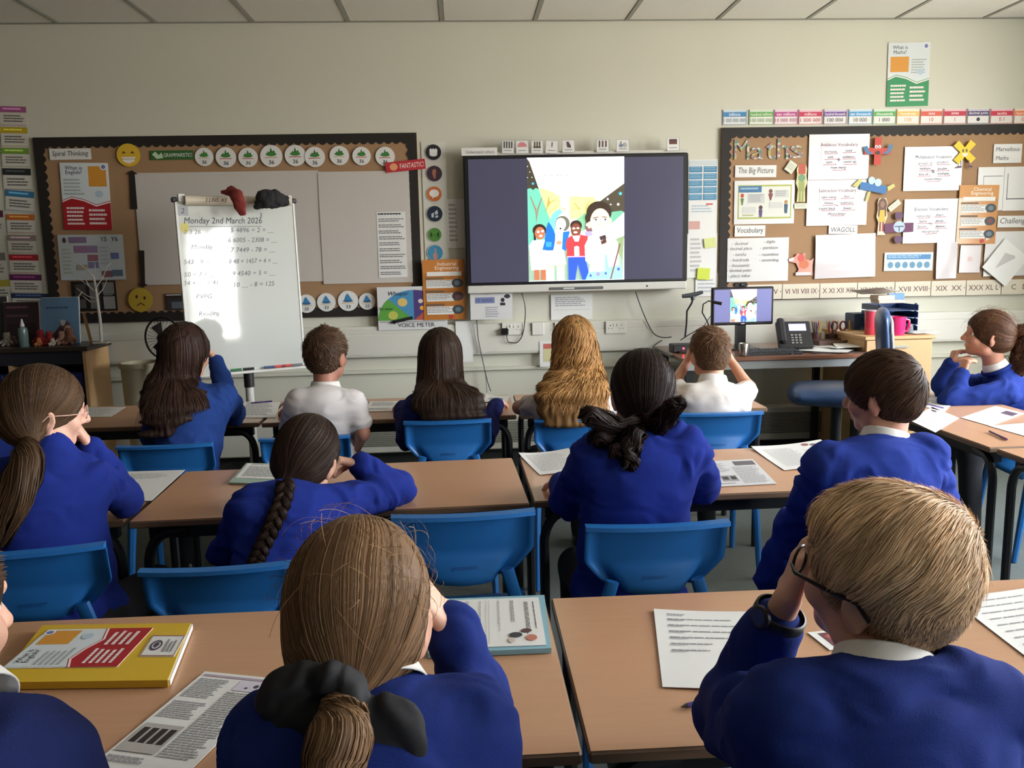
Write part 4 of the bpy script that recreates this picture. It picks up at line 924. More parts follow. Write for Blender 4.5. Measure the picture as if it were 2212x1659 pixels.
# ================================================================ WALL DISPLAYS
KRAFT = mat('kraft_paper', rgb(160, 126, 92), .8, var=.06, vscale=3, bump=.15, bscale=30)
BORDER = mat('black_border_card', rgb(30, 24, 20), .7)
def board(label, X0, X1, Z0, Z1, bottom=True, right=True):
    t = .018; r = MB().box((X0, WALL_Y-t, Z0), (X1, WALL_Y-.001, Z1)).build('notice_board', KRAFT); tag(r, label, 'notice board')
    bw = .062; n = int((X1-X0)/.052); s = (X1-X0)/n; yb = WALL_Y-t-.003
    def strip(f, L, nn, name='border_strip', dy=0):
        st = L/nn; pts = [(0, 0)]
        for i in range(nn):
            for q in range(6): pts.append((st*(i+q/6), bw-.016*abs(math.sin(PI*q/6))*-1-.008))
        pts += [(L, bw-.008), (L, 0)]; m = MB()
        # strip as quads from the outer edge to the scalloped inner edge
        inner = pts[1:-1]; vs = []; fs = []
        for (a, b_) in inner:
            p0, p1 = f(a, 0), f(a, b_); vs += [(p0[0], yb+dy, p0[1]), (p1[0], yb+dy, p1[1]), (p0[0], yb+.004, p0[1]), (p1[0], yb+.004, p1[1])]
        for i in range(len(inner)-1): a = 4*i; fs += [(a, a+1, a+5, a+4), (a+1, a+3, a+7, a+5), (a+2, a, a+4, a+6)]
        m.add(vs, fs).build(name, BORDER, r)
    strip(lambda a, b_: (X0+a, Z1-b_), X1-X0, n)
    if bottom: strip(lambda a, b_: (X1-a, Z0+b_), X1-X0, n)
    nv = int((Z1-Z0)/.052); strip(lambda a, b_: (X0+b_, Z0+a), Z1-Z0, nv, dy=-.001)
    if right: strip(lambda a, b_: (X1-b_, Z1-a), Z1-Z0, nv, dy=-.001)
    return r
board('brown paper notice board with grammar badges behind the flip chart', -2.695, -.262, 1.072, 2.26)
board('brown paper notice board with maths vocabulary above the teacher desk', 1.762, 4.18, 1.115, 2.266)
PB = WALL_Y-.019
G1, G2, G3 = (60, 130, 60), (150, 60, 60), (70, 70, 75)
GREY = (120, 120, 125); DK = (45, 45, 55); RED = (178, 38, 44); NAVY = (40, 52, 110)
ws = wall_sheet
# pale backing papers
ws('backing_paper', 'pale grey paper behind the flip chart, wider left sheet of the notice board', 'paper', 299, 372, 695, 613, col=(196, 190, 182), plane=PB, off=.003, curl=.001)
ws('backing_paper', 'pale grey paper beside the flip chart, narrower sheet next to the orange posters', 'paper', 693, 371, 888, 613, col=(198, 192, 184), plane=PB, off=.006, curl=.002)
ws('text_sheet', 'narrow typed sheet low on the pale grey backing paper', 'paper', 816, 458, 878, 600, [('l', .05, .02, .95, .06, 1, DK)]+[('l', .06, .1+.09*i, .96, .16+.09*i, 2, (130, 130, 130)) for i in range(10)], plane=PB, off=.010)
badge_txt = ['first', 'second', 'third', 'fourth', 'fifth', 'sixth', 'seventh', 'eighth', 'ninth']
for i, (x, y, r) in enumerate([(441, 339, 20), (488, 340, 22), (536, 340, 21), (586, 337, 24), (638, 336, 23), (680, 339, 22), (733, 336, 21), (781, 337, 20), (832, 338, 21)]):
    rr = random.Random(i)
    pl = [('p', [(.32, .46), (.36, .28), (.44, .34), (.5, .12), (.56, .3), (.64, .24), (.72, .46)], (50, 116, 48)), ('e', .5, .42, .24, .09, (64, 128, 58)), ('l', .2, .54, .86, .62, 1, (196, 70, 60) if i % 3 else (200, 170, 120)), ('t', .5, .78, .2, '36', (50, 50, 55), .1)]
    ws('grammar_badge', 'round white badge with a green plant, %s from the green banner' % badge_txt[i], 'badge', x-r, y-r, x+r, y+r, pl, circ=True, group='green plant badges', plane=PB, off=.008+.003*(i % 2))
for i, (x, y, r) in enumerate([(662, 656, 20), (705, 653, 20), (752, 650, 22), (793, 651, 18)]):
    ws('spelling_badge', 'round white badge with a blue mountain, %s from the flip chart' % badge_txt[i], 'badge', x-r, y-r, x+r, y+r,
       [('p', [(.28, .52), (.42, .2), (.5, .14), (.58, .26), (.74, .52)], (60, 130, 180)), ('e', .5, .5, .24, .06, (50, 100, 150)), ('l', .2, .58, .86, .64, 1, (206, 170, 90)), ('t', .5, .78, .18, '33', (60, 60, 65), .1)], circ=True, group='blue mountain badges', plane=PB, off=.008)
ws('banner', 'green banner reading GRAMMARISTIC! before the row of badges', 'sign', 325, 325, 418, 345, [('p', [(.04, .4), (.12, .1), (.2, .5), (.26, .2), (.3, .8), (.14, .9)], (190, 214, 180)), ('t', .64, .5, .42, 'GRAMMARISTIC!', (236, 240, 230), 0, .66)], col=(50, 100, 46), plane=PB, off=.006)
ws('banner', 'red tilted banner reading FANTASTIC! at the notice board corner', 'sign', 833, 347, 919, 369, [('e', .2, .5, .1, .36, (226, 160, 110)), ('t', .66, .5, .5, 'FANTASTIC!', (250, 236, 226), 0, .6)], col=(186, 40, 52), tilt=-5, plane=PB, off=.02)
ws('name_label', 'white label reading Spiral Thinking in the notice board corner', 'label', 107, 321, 197, 345, [('t', .5, .5, .46, 'Spiral Thinking', (90, 84, 84), .1, .86)], plane=PB, off=.006)
def what_is(word, lower, img):
    return [('r', .02, .01, .98, .99, (214, 222, 224)), ('p', [(0, .56), (.2, .5), (.45, .54), (.7, .62), (1, .56), (1, 1), (0, 1)], lower), ('p', [(0, .57), (.2, .51), (.45, .55), (.7, .63), (1, .57), (1, .59), (.7, .65), (.45, .57), (.2, .53), (0, .59)], (240, 230, 226)),
            ('r', .58, .05, .95, .35, (214, 148, 52)) if img else ('r', .06, .22, .5, .46, (214, 148, 52)), ('t', .28, .075, .058, 'What is', (30, 34, 44), 0, .46), ('t', .28, .15, .058, word, (30, 34, 44), 0, .48), ('e', .9, .06, .07, .05, (230, 232, 236)), ('e', .9, .06, .045, .032, (110, 120, 170)),
            ('l', .06, .24, .5, .5, 5, (170, 178, 178)) if img else ('l', .56, .26, .94, .5, 6, (170, 178, 170)), ('e', .78, .46, .08, .05, (180, 200, 214)),
            ('l', .08, .66, .46, .95, 5, (240, 226, 222)), ('l', .54, .69, .92, .95, 4, (240, 226, 222))]
ws('poster', 'poster reading What is English? with a red lower half, on the notice board', 'poster', 134, 352, 238, 497, what_is('English?', (168, 26, 34), 1), tilt=1.2, plane=PB, off=.006)
ws('poster', 'poster reading What is Maths? with a green lower half, high on the wall', 'poster', 1917, 92, 2007, 230, what_is('Maths?', (40, 140, 86), 0), tilt=-.6, off=.006)
ws('poster', 'pale chart reading Y5 Y6 with coloured boxes, under the red English poster', 'poster', 128, 507, 269, 605, [('t', .7, .1, .1, 'Y5', (70, 70, 80)), ('t', .87, .1, .1, 'Y6', (70, 70, 80)), ('e', .1, .12, .03, .06, (90, 60, 50)), ('r', .17, .05, .44, .18, (130, 110, 140)), ('l', .05, .3, .2, .9, 7, (170, 178, 160)),
    ('r', .24, .24, .42, .4, (150, 110, 140)), ('r', .42, .24, .6, .4, (140, 120, 150)), ('r', .44, .44, .6, .58, (150, 100, 110)), ('r', .44, .6, .6, .74, (120, 120, 150)), ('r', .8, .4, .92, .54, (100, 110, 160)), ('r', .26, .66, .42, .78, (160, 150, 130)), ('r', .64, .8, .8, .94, (130, 90, 100)), ('r', .8, .78, .96, .92, (90, 110, 130)), ('l', .64, .26, .78, .7, 5, (170, 176, 180))], col=(186, 194, 196), tilt=.6, plane=PB, off=.008)
AR = [(.5, 0), (1, .1), (.72, .1), (.8, 1), (.25, 1), (.28, .1), (0, .1)]
ws('arrow', 'black paper arrow pointing up at the smiling face', 'arrow', 274, 368, 300, 452, col=(34, 26, 22), tilt=2, outline=AR, plane=PB, off=.006)
ws('arrow', 'black paper arrow above the frowning face', 'arrow', 296, 541, 318, 622, col=(34, 26, 22), tilt=2, outline=[(x, 1-y) for x, y in AR][::-1], plane=PB, off=.006)
ws('face_cutout', 'yellow grinning paper face on the notice board', 'cutout', 252, 310, 303, 360, [('p', [(.2, .58), (.8, .58), (.72, .8), (.5, .87), (.28, .8)], (240, 236, 226)), ('r', .2, .66, .8, .68, (150, 120, 60)), ('p', [(.24, .42), (.32, .33), (.4, .42), (.36, .44), (.32, .39), (.28, .44)], (70, 44, 20)), ('p', [(.6, .42), (.68, .33), (.76, .42), (.72, .44), (.68, .39), (.64, .44)], (70, 44, 20))], col=(222, 180, 50), circ=True, plane=PB, off=.01)
ws('face_cutout', 'yellow frowning paper face low on the notice board', 'cutout', 277, 622, 330, 674, [('e', .36, .36, .05, .07, (70, 50, 24)), ('e', .68, .42, .05, .07, (70, 50, 24)), ('p', [(.34, .72), (.5, .6), (.68, .72), (.66, .75), (.5, .65), (.36, .75)], (90, 60, 30))], col=(190, 160, 52), circ=True, plane=PB, off=.008)
ws('photo_panel', 'dark panel with small white cards behind the twig tree', 'poster', 156, 607, 252, 672, [('r', .08, .1, .32, .5, (70, 66, 62)), ('r', .4, .05, .62, .92, (110, 108, 104)), ('r', .7, .05, .96, .44, (128, 126, 124)), ('r', .7, .52, .96, .94, (150, 148, 146)), ('l', .72, .46, .94, .5, 1, (190, 190, 190)), ('r', .1, .6, .3, .9, (90, 84, 80))], col=(24, 20, 20), plane=PB, off=.006)
ws('photo_panel', 'small dark photo card beside the flip chart edge', 'poster', 358, 634, 400, 670, [('l', .05, .04, .95, .2, 1, (190, 186, 180)), ('r', .06, .3, .94, .95, (50, 48, 50)), ('r', .3, .5, .9, .9, (96, 104, 110))], col=(48, 38, 32), plane=PB, off=.006)
# left column of word cards
cc_ = [((0, 230, 58, 273), (168, 92, 138), 'pink'), ((2, 275, 61, 318), (196, 168, 40), 'yellow'), ((4, 320, 64, 362), (120, 160, 60), 'green'), ((7, 364, 68, 412), (34, 38, 40), 'black'), ((12, 412, 74, 458), (60, 120, 160), 'blue'), ((15, 463, 76, 505), (196, 104, 40), 'orange'), ((17, 508, 79, 549), (150, 130, 128), 'grey'), ((21, 550, 84, 592), (168, 36, 44), 'red'), ((22, 593, 91, 635), (96, 34, 80), 'purple'), ((25, 634, 108, 668), (40, 56, 90), 'navy')]
for (q, c_, nm) in cc_:
    ws('word_card', 'white word card with a %s header in the column by the notice board' % nm, 'card', *q, [('r', 0, 0, 1, .3, c_), ('l', .12, .08, .88, .24, 1, tuple(min(255, int(v*1.5+40)) for v in c_)), ('l', .14, .44, .9, .84, 3, (110, 108, 104)), ('r', .03, .93, .97, .95, c_)], col=(214, 210, 198), group='word cards', tilt=2 if nm != 'blue' else 6, off=.005)
for (q, c_, nm) in [((-40, 455, 9, 505), (90, 30, 60), 'maroon'), ((-36, 546, 14, 602), (120, 116, 112), 'dark grey'), ((-30, 605, 24, 652), (170, 160, 60), 'olive')]:
    ws('word_card', 'word card with a %s header, cut by the edge of the picture' % nm, 'card', *q, [('r', 0, 0, 1, .3, c_), ('l', .14, .44, .9, .84, 3, (110, 108, 104))], col=(206, 202, 190), group='word cards', off=.005)
# oracy strip
ws('backing_strip', 'tall white strip carrying six round symbols beside the wall screen', 'strip', 914, 308, 966, 561, col=(214, 214, 202), off=.004, curl=.001)
SYM = [((936, 329, 18.5), (34, 28, 38), 'black symbol disc with white teeth shape', [('p', [(.28, .34), (.36, .26), (.42, .34), (.5, .27), (.58, .34), (.66, .26), (.74, .36), (.72, .68), (.6, .74), (.4, .74), (.28, .66)], (244, 244, 240))]),
       ((938, 375, 18.5), (66, 44, 58), 'purple-brown symbol disc with a raised hand', [('p', [(.44, .7), (.38, .5), (.4, .3), (.52, .22), (.62, .3), (.6, .5), (.56, .8), (.48, .8)], (170, 110, 90))]),
       ((938, 419, 17.5), (206, 112, 52), 'orange symbol disc with a white speech bubble', [('e', .5, .46, .3, .24, (246, 244, 240)), ('p', [(.36, .6), (.5, .66), (.4, .8)], (246, 244, 240))]),
       ((939, 462, 18.5), (24, 44, 62), 'dark navy symbol disc with white marks', [('p', [(.3, .5), (.46, .42), (.44, .7), (.32, .72)], (206, 214, 220)), ('p', [(.5, .4), (.66, .26), (.7, .5), (.54, .56)], (206, 214, 220)), ('p', [(.52, .62), (.7, .58), (.7, .7), (.54, .74)], (206, 214, 220))]),
       ((939, 507, 16), (84, 144, 56), 'green symbol disc with two small figures', [('p', [(.2, .36), (.32, .36), (.34, .7), (.26, .6), (.22, .7)], (30, 60, 40)), ('p', [(.68, .36), (.8, .36), (.8, .7), (.74, .6), (.66, .7)], (30, 60, 40)), ('r', .42, .5, .58, .54, (30, 60, 40))]),
       ((940, 546, 18), (70, 150, 190), 'blue symbol disc with a pointing hand', [('p', [(.4, .9), (.36, .6), (.48, .5), (.5, .24), (.56, .24), (.58, .56), (.66, .66), (.62, .9)], (206, 150, 134))])]
for (x, y, r), c_, lb, el in SYM: ws('symbol_disc', lb+' on the white strip', 'disc', x-r, y-r, x+r, y+r, [('e', .5, .5, .46, .46, c_)]+el, col=(206, 206, 200), circ=True, group='round symbols beside the screen', off=.010)
def engineering(title, c_):
    el = [('r', 0, 0, 1, .22, c_), ('t', .58, .07, .062, title, (244, 236, 220), 0, .7), ('t', .58, .145, .062, 'Engineering', (244, 236, 220), 0, .75), ('r', .1, .2, .92, .27, (226, 224, 216))]
    for k in range(3): y = .29+.22*k; el += [('r', .06, y, .5, y+.035, (110, 86, 66) if k else (120, 96, 70)), ('r', .08, y+.045, .72, y+.18, (224, 222, 216)), ('l', .1, y+.055, .7, y+.16, 4, (150, 150, 150)), ('e', .82, y+.1, .14, .075, (60, 66, 72)), ('e', .82, y+.1, .07, .04, (120, 60, 60) if k == 1 else (100, 120, 128))]
    return el+[('e', .66, .95, .05, .035, (190, 50, 50))]
ws('poster', 'orange poster reading Industrial Engineering beside the wall screen', 'poster', 914, 561, 1005, 691, engineering('Industrial', (196, 124, 54)), col=(186, 120, 58), gloss=True, off=.066)
ws('poster', 'orange poster reading Chemical Engineering on the maths notice board', 'poster', 2069, 400, 2154, 527, engineering('Chemical', (200, 140, 72)), col=(196, 138, 80), gloss=True, plane=PB, off=.016, tilt=.8)
# voice meter
def sector(a0, a1, r=.92, c=(.52, .93), asp=.72): return [c]+[(c[0]+r*.56*math.cos(math.radians(a)), c[1]-r*asp*math.sin(math.radians(a))*1.06) for a in np.linspace(a0, a1, 10)]
vm = ws('voice_meter', 'semicircular voice meter poster with green, blue, purple and red sectors reading Whisper', 'poster', 816, 619, 966, 712, [('p', sector(0, 45, c=(.52, .78)), (176, 84, 66)), ('p', sector(45, 90, c=(.52, .78)), (74, 58, 120)), ('p', sector(90, 135, c=(.52, .78)), (70, 140, 184)), ('p', sector(135, 180, c=(.52, .78)), (92, 160, 66)),
    ('e', .36, .36, .07, .1, (220, 190, 110)), ('e', .22, .66, .07, .1, (190, 190, 90)), ('e', .62, .34, .035, .05, (214, 200, 190)), ('e', .70, .38, .035, .05, (226, 190, 80)), ('e', .64, .5, .035, .05, (226, 170, 60)), ('t', .30, .17, .1, 'Whisper', (20, 40, 60), .3, .3), ('t', .12, .5, .08, 'No voice', (20, 60, 20), .5, .2), ('r', .02, .8, .98, .82, (150, 150, 150)), ('t', .55, .89, .1, 'VOICE METER', (90, 90, 100), 0, .6)], gloss=True, off=.062)
c_ = atY(872, 690, WALL_Y-.075); m = MB().box((-.062, -.006, -.012), (.062, .006, .008)); m.add([(-.09, 0, -.004), (-.06, -.006, .014), (-.06, -.006, -.018)], [(0, 1, 2)]); o = m.build('meter_peg', mat('black_peg', rgb(22, 26, 24), .5)); o.location = c_; o.rotation_euler = (0, math.radians(-12), 0); tag(o, 'black peg clipped as pointer on the voice meter', 'peg')
# papers round the screen
for (q, lb, el, kw) in [((966, 430, 1004, 536), 'grey typed sheet tucked behind the screen edge beside the symbol discs', [('l', .1, .1, .6, .9, 9, (170, 170, 165))], dict(off=.006)),
    ((1190, 636, 1280, 690), 'pale form sheet hanging under the wall screen', [('l', .1, .1, .9, .5, 5, (160, 162, 168)), ('r', .06, .6, .94, .61, (170, 170, 170))], dict(off=.010, bend=.02)),
    ((985, 694, 1021, 782), 'plain sheet hanging below the orange poster', [], dict(off=.06)),
    ((1487, 436, 1549, 510), 'pale note sheet under the blue timetable', [('l', .1, .1, .9, .34, 3, (170, 190, 200)), ('r', .6, .05, .84, .09, (190, 60, 60)), ('r', .02, .56, .4, .8, (206, 160, 150))], dict(off=.006)),
    ((1484, 505, 1549, 600), 'crumpled white sheet beside the screen with yellow notes on it', [('l', .1, .1, .5, .9, 8, (190, 190, 190))], dict(off=.008, curl=.006)),
    ((1502, 590, 1552, 640), 'small pale sheet behind the monitor top', [('l', .1, .1, .9, .9, 5, (180, 184, 190))], dict(off=.006)),
    ((1166, 737, 1192, 792), 'white and orange leaflet low on the wall behind the fair-haired girl', [('r', .3, .1, .95, .3, (190, 100, 90)), ('r', .3, .3, .95, .8, (206, 200, 150))], dict(off=.06))]:
    ws('paper_sheet', lb, 'paper', *q, el, **kw)
el = [('r', .02, .02, .98, .14, (196, 206, 208))]
for r_ in range(5):
    for k in range(2): el.append(('r', .02+.5*k, .16+.165*r_, .47+.5*k, .30+.165*r_, (86, 140, 172) if r_ else (70, 128, 166))); el.append(('l', .06+.5*k, .18+.165*r_, .45+.5*k, .28+.165*r_, 2, (120, 170, 196)))
ws('times_chart', 'blue and white table chart beside the wall screen', 'poster', 1487, 345, 1550, 436, el, off=.006)
ws('sticky_note', 'pale yellow sticky note higher beside the screen', 'note', 1521, 514, 1546, 535, col=(206, 214, 140), tilt=-6, off=.016)
ws('sticky_note', 'bright yellow sticky note lower beside the screen', 'note', 1506, 579, 1533, 604, col=(200, 214, 70), tilt=4, off=.018)
# place value cards
PV = [('billions', '1 000 000 000', (60, 130, 180)), ('hundred millions', '100 000 000', (90, 160, 70)), ('ten millions', '10 000 000', (176, 60, 130)), ('millions', '1 000 000', (186, 40, 80)), ('hundred thousands', '100 000', (104, 60, 140)), ('ten thousands', '10 000', (70, 150, 200)), ('thousands', '1 000', (90, 164, 90)), ('hundreds', '100', (228, 180, 90)), ('tens', '10', (206, 84, 60)), ('ones', '1', (186, 30, 60)), ('decimal point', '.', (70, 44, 100)), ('tenths', '0.1', (196, 30, 60)), ('hundredths', '0.01', (230, 120, 60))]
PX = [(1561, 1613), (1618, 1671), (1672, 1723), (1725, 1776), (1779, 1829), (1833, 1884), (1886, 1935), (1937, 1986), (1988, 2036), (2038, 2087), (2089, 2137), (2139, 2188), (2190, 2240)]
for i, ((n_, v_, c_), (xa, xb)) in enumerate(zip(PV, PX)):
    dy = -(xa-1561)*.0045; ink = c_ if i in (2, 3, 7, 8, 9, 11, 12) else (tuple(int(q*.6+70) for q in c_) if i < 2 else (60, 70, 90))
    e_ = [('r', .02, .04, .98, .14, tuple(int(q*.3+170) for q in c_)), ('r', .02, .16, .98, .47, c_), ('t', .5, .31, .2, n_, (246, 244, 240), 0, .86)]+([('e', .5, .7, .08, .13, (40, 34, 60))] if v_ == '.' else [('t', .5, .7, .26, v_, ink, 0, .9)])+[('r', .01, .02, .03, .97, c_), ('r', .97, .02, .99, .97, c_), ('r', .01, .95, .99, .98, c_)]
    ws('place_value_card', 'place value card reading %s in the row above the maths board' % n_, 'card', xa, 237+dy, xb, 270+dy, e_, col=(224, 222, 216), group='place value cards', off=.005, curl=.0008)

# maths board
for ch, (xa, xb), nm in zip('Maths', [(1586, 1618), (1622, 1650), (1654, 1676), (1679, 1703), (1706, 1735)], ['capital M', 'letter a', 'letter t', 'letter h', 'letter s']):
    V, Fc, size = text_mesh(ch); xc = (xa+xb)/2; top, bot = {'M': (301, 345), 'a': (318, 344), 't': (308, 344), 'h': (299, 344), 's': (314, 342)}[ch]
    zA, zB = atY(xc, top, PB)[2], atY(xc, bot, PB)[2]; w = atY(xb, 320, PB)[0]-atY(xa, 320, PB)[0]
    P = [(x*w/size[0], y*(zA-zB)/size[1]) for x, y, _ in V]; m = MB()
    n = len(P); fr = [tuple(f) for f in Fc]; m.add([(x, -.003, z) for x, z in P], fr); o = m.build('cutout_letter', mat('scrap_fabric', rgb(140, 140, 120), .6), None)
    me = o.data; mt = bpy.data.materials.get('scrap_mix')
    if not mt:
        mt = bpy.data.materials.new('scrap_mix'); mt.use_nodes = True; t = mt.node_tree; v_ = t.nodes.new('ShaderNodeTexVoronoi'); v_.inputs['Scale'].default_value = 55; tc_ = t.nodes.new('ShaderNodeTexCoord'); t.links.new(tc_.outputs['Object'], v_.inputs['Vector'])
        rp = t.nodes.new('ShaderNodeValToRGB'); rp.color_ramp.interpolation = 'CONSTANT'; cs = [(90, 130, 110), (196, 190, 160), (150, 110, 120), (110, 140, 160), (170, 160, 90), (200, 196, 190)]
        rp.color_ramp.elements[0].color = rgb(*cs[0]); rp.color_ramp.elements[1].position = .17; rp.color_ramp.elements[1].color = rgb(*cs[1])
        for j in range(2, 6): e2 = rp.color_ramp.elements.new(j*.17); e2.color = rgb(*cs[j])
        sp_ = t.nodes.new('ShaderNodeSeparateColor'); t.links.new(v_.outputs['Color'], sp_.inputs[0]); t.links.new(sp_.outputs[0], rp.inputs[0]); t.links.new(rp.outputs[0], t.nodes['Principled BSDF'].inputs['Base Color']); t.nodes['Principled BSDF'].inputs['Roughness'].default_value = .5
    me.materials[0] = mt; o.location = atY(xc, (top+bot)/2, PB-.004); sl = o.modifiers.new('thick', 'SOLIDIFY'); sl.thickness = .003
    tag(o, 'patterned cut-out %s in the word Maths on the brown board' % nm, 'letter', 'cut-out letters spelling Maths')
B_ = dict(plane=PB)
for (q, s_, lb, hh) in [((1588, 357, 1677, 383), 'The Big Picture', 'white label reading The Big Picture', .5), ((1587, 487, 1653, 511), 'Vocabulary', 'white label reading Vocabulary', .5), ((1790, 487, 1852, 505), 'WAGOLL', 'white label reading WAGOLL', .6), ((2155, 466, 2226, 491), 'Challenge', 'white label reading Challenge', .5)]:
    ws('name_label', lb+' on the maths board', 'label', *q, [('t', .5, .5, hh, s_, (84, 84, 84), .12, .86)], off=.008, tilt=.5, **B_)
ws('name_label', 'white card reading Marvellous Maths on the maths board', 'label', 2146, 311, 2207, 352, [('t', .5, .27, .22, 'Marvellous', (84, 84, 84), .12, .86), ('t', .32, .74, .22, 'Maths', (84, 84, 84), .12, .5)], off=.006, **B_)
ws('poster', 'laminated picture sheet with small figures and speech boxes under The Big Picture', 'poster', 1586, 390, 1716, 484, [('r', .06, .1, .95, .88, (170, 178, 90)), ('r', .08, .14, .93, .84, (214, 216, 206)), ('r', .07, .12, .45, .27, (56, 110, 150)), ('l', .1, .16, .4, .24, 1, (150, 180, 200)),
    ('e', .13, .34, .03, .05, (190, 60, 50)), ('p', [(.1, .4), (.16, .4), (.14, .56), (.12, .56)], (90, 120, 60)), ('r', .22, .3, .5, .52, (190, 192, 188)), ('l', .24, .32, .48, .5, 4, (150, 150, 150)), ('e', .6, .25, .03, .05, (110, 50, 40)), ('p', [(.56, .3), (.64, .3), (.61, .46), (.59, .46)], (120, 60, 50)), ('r', .66, .22, .9, .4, (198, 200, 194)), ('l', .68, .24, .88, .38, 3, (150, 150, 150)),
    ('e', .44, .62, .03, .05, (70, 30, 30)), ('p', [(.41, .67), (.47, .67), (.46, .84), (.42, .84)], (80, 60, 110)), ('r', .14, .6, .36, .74, (198, 200, 194)), ('r', .58, .5, .8, .64, (198, 200, 194)), ('e', .86, .5, .025, .045, (180, 130, 60)), ('p', [(.83, .55), (.89, .55), (.88, .76), (.84, .76)], (40, 80, 110)), ('l', .14, .78, .34, .82, 1, (170, 170, 80))], gloss=True, off=.006, **B_)
def vocab(title, words_, sym, ti=(110, 40, 80)):
    el = [('r', .2, .16, .82, .17, (190, 190, 190)), ('r', .2, .16, .205, .8, (190, 190, 190)), ('t', .5, .24, .075, title, ti, 0, .62)]
    for k, wd in enumerate(words_):
        u, v = [(.36, .38), (.66, .36), (.36, .50), (.66, .50), (.34, .62), (.68, .62), (.5, .74)][k]; el.append(('t', u, v, .062, wd, (74, 60, 92), .1, .3)); el.append(('p', [(u-.1, v+.045), (u+.1, v+.045), (u+.11, v+.02), (u+.115, v+.055), (u-.1, v+.057)], (170, 50, 70)))
    return el+[('t', .5, .56, .12, sym, (40, 34, 70))]
for (q, t_, wd, sy, lb) in [((1747, 290, 1877, 388), 'Addition Vocabulary', ['increase', 'total', 'add', 'addition', 'sum', 'count up', 'how many'], '+', 'glossy white sheet headed Addition Vocabulary, beside the red plus cut-out'),
    ((1743, 389, 1873, 487), 'Subtraction Vocabulary', ['take away', 'less', 'minus', 'subtract', 'count back', 'fewer', 'difference between'], '-', 'glossy white sheet headed Subtraction Vocabulary, beneath the addition sheet'),
    ((1953, 317, 2078, 412), 'Multiplication Vocabulary', ['groups of', 'product', 'multiple', 'double', 'lots of', 'multiply', 'repeated addition'], 'x', 'white sheet headed Multiplication Vocabulary, beside the yellow cross cut-out'),
    ((1952, 430, 2069, 525), 'Division Vocabulary', ['remainder', 'share', 'halve', 'divide', 'factor', 'divisor', 'equal groups of'], '\u00f7', 'white sheet headed Division Vocabulary, beside the purple division sign')]:
    ws('vocabulary_sheet', lb, 'poster', *q, vocab(t_, wd, sy, (40, 50, 80) if 'Mul' in t_ or 'Div' in t_ else (110, 40, 80)), gloss=True, curl=.004, off=.010, group='maths vocabulary sheets', **B_)
ws('vocabulary_list', 'glossy word list reading decimal, tenths, hundreds behind the teacher monitor', 'poster', 1571, 514, 1703, 608, [('t', .2+.0*i, .12+.125*i, .075, '- '+s_, (110, 106, 104), .12, .4) for i, s_ in enumerate(['decimal', 'decimal place', 'tenths', 'hundreds', 'thousands', 'decimal point', 'place value'])]+[('t', .68, .1+.14*i, .075, '- '+s_, (120, 116, 114), .12, .32) for i, s_ in enumerate(['digits', 'partition', 'recombine', 'ascending'])], gloss=True, curl=.005, off=.006, **B_)
for (q, lb, tl) in [((1760, 506, 1890, 600), 'empty shiny plastic wallet under the WAGOLL label', -1), ((2021, 523, 2066, 602), 'narrow shiny plastic wallet under the division sheet', -1), ((2073, 530, 2118, 589), 'small shiny plastic wallet with a faint pink mark', 1)]:
    ws('plastic_wallet', lb, 'wallet', *q, [('e', .5, .5, .12, .1, (220, 190, 186))] if 'pink' in lb else [], col=(206, 200, 202), gloss=True, curl=.008, tilt=tl, off=.008, group='plastic wallets on the maths board', **B_)
ws('plastic_wallet', 'large shiny plastic wallet under the Challenge label', 'wallet', 2126, 500, 2230, 596, gloss=True, curl=.010, off=.008, group='plastic wallets on the maths board', **B_)
ws('paper_sheet', 'folded white paper hanging askew over the large plastic wallet', 'paper', 2138, 528, 2205, 606, [('p', [(.3, .3), (.6, .2), (.66, .24), (.36, .8)], (190, 186, 184))], tilt=38, curl=.008, off=.03, **B_)
ws('paper_sheet', 'white squared worksheet pinned beside the Marvellous Maths card', 'paper', 2111, 361, 2170, 455, [('r', .2, .2, .9, .22, (140, 140, 150)), ('r', .2, .2, .22, .6, (140, 140, 150))], off=.006, **B_)
ws('paper_sheet', 'white worksheet with ruled black lines, cut by the edge of the maths board', 'paper', 2168, 360, 2235, 455, [('r', .1, .15, .12, .75, (70, 70, 80)), ('r', .1, .72, .7, .74, (70, 70, 80))], off=.009, **B_)
ws('badge_strip', 'blue and white strip with six round symbols on the maths board', 'poster', 1910, 545, 2015, 585, [('r', .05, .12, .95, .38, (70, 130, 180)), ('l', .07, .16, .93, .34, 2, (170, 200, 220))]+[('e', .13+.15*i, .68, .055, .17, (90, 140, 170)) for i in range(6)], col=(206, 214, 218), off=.008, tilt=.6, **B_)
# operation characters
ws('plus_cutout', 'red plus-sign cut-out with a shouting face and blue fists', 'cutout', 1866, 297, 1926, 356, [('p', [(-.02, .34), (.12, .3), (.2, .52), (.3, .52), (.3, .6), (.14, .62), (.0, .46)], (60, 110, 150)), ('p', [(1.02, .26), (.9, .26), (.82, .52), (.72, .52), (.72, .6), (.9, .6), (1.02, .4)], (60, 110, 150)), ('e', .44, .34, .05, .06, (240, 240, 236)), ('e', .56, .34, .05, .06, (240, 240, 236)), ('e', .44, .35, .02, .03, (30, 30, 30)), ('e', .56, .35, .02, .03, (30, 30, 30)), ('e', .5, .56, .09, .07, (50, 16, 16))],
   col=(190, 58, 44), outline=[(.38, 0), (.62, 0), (.62, .38), (.98, .38), (.98, .62), (.62, .62), (.62, 1), (.38, 1), (.38, .62), (.02, .62), (.02, .38), (.38, .38)], off=.024, **B_)
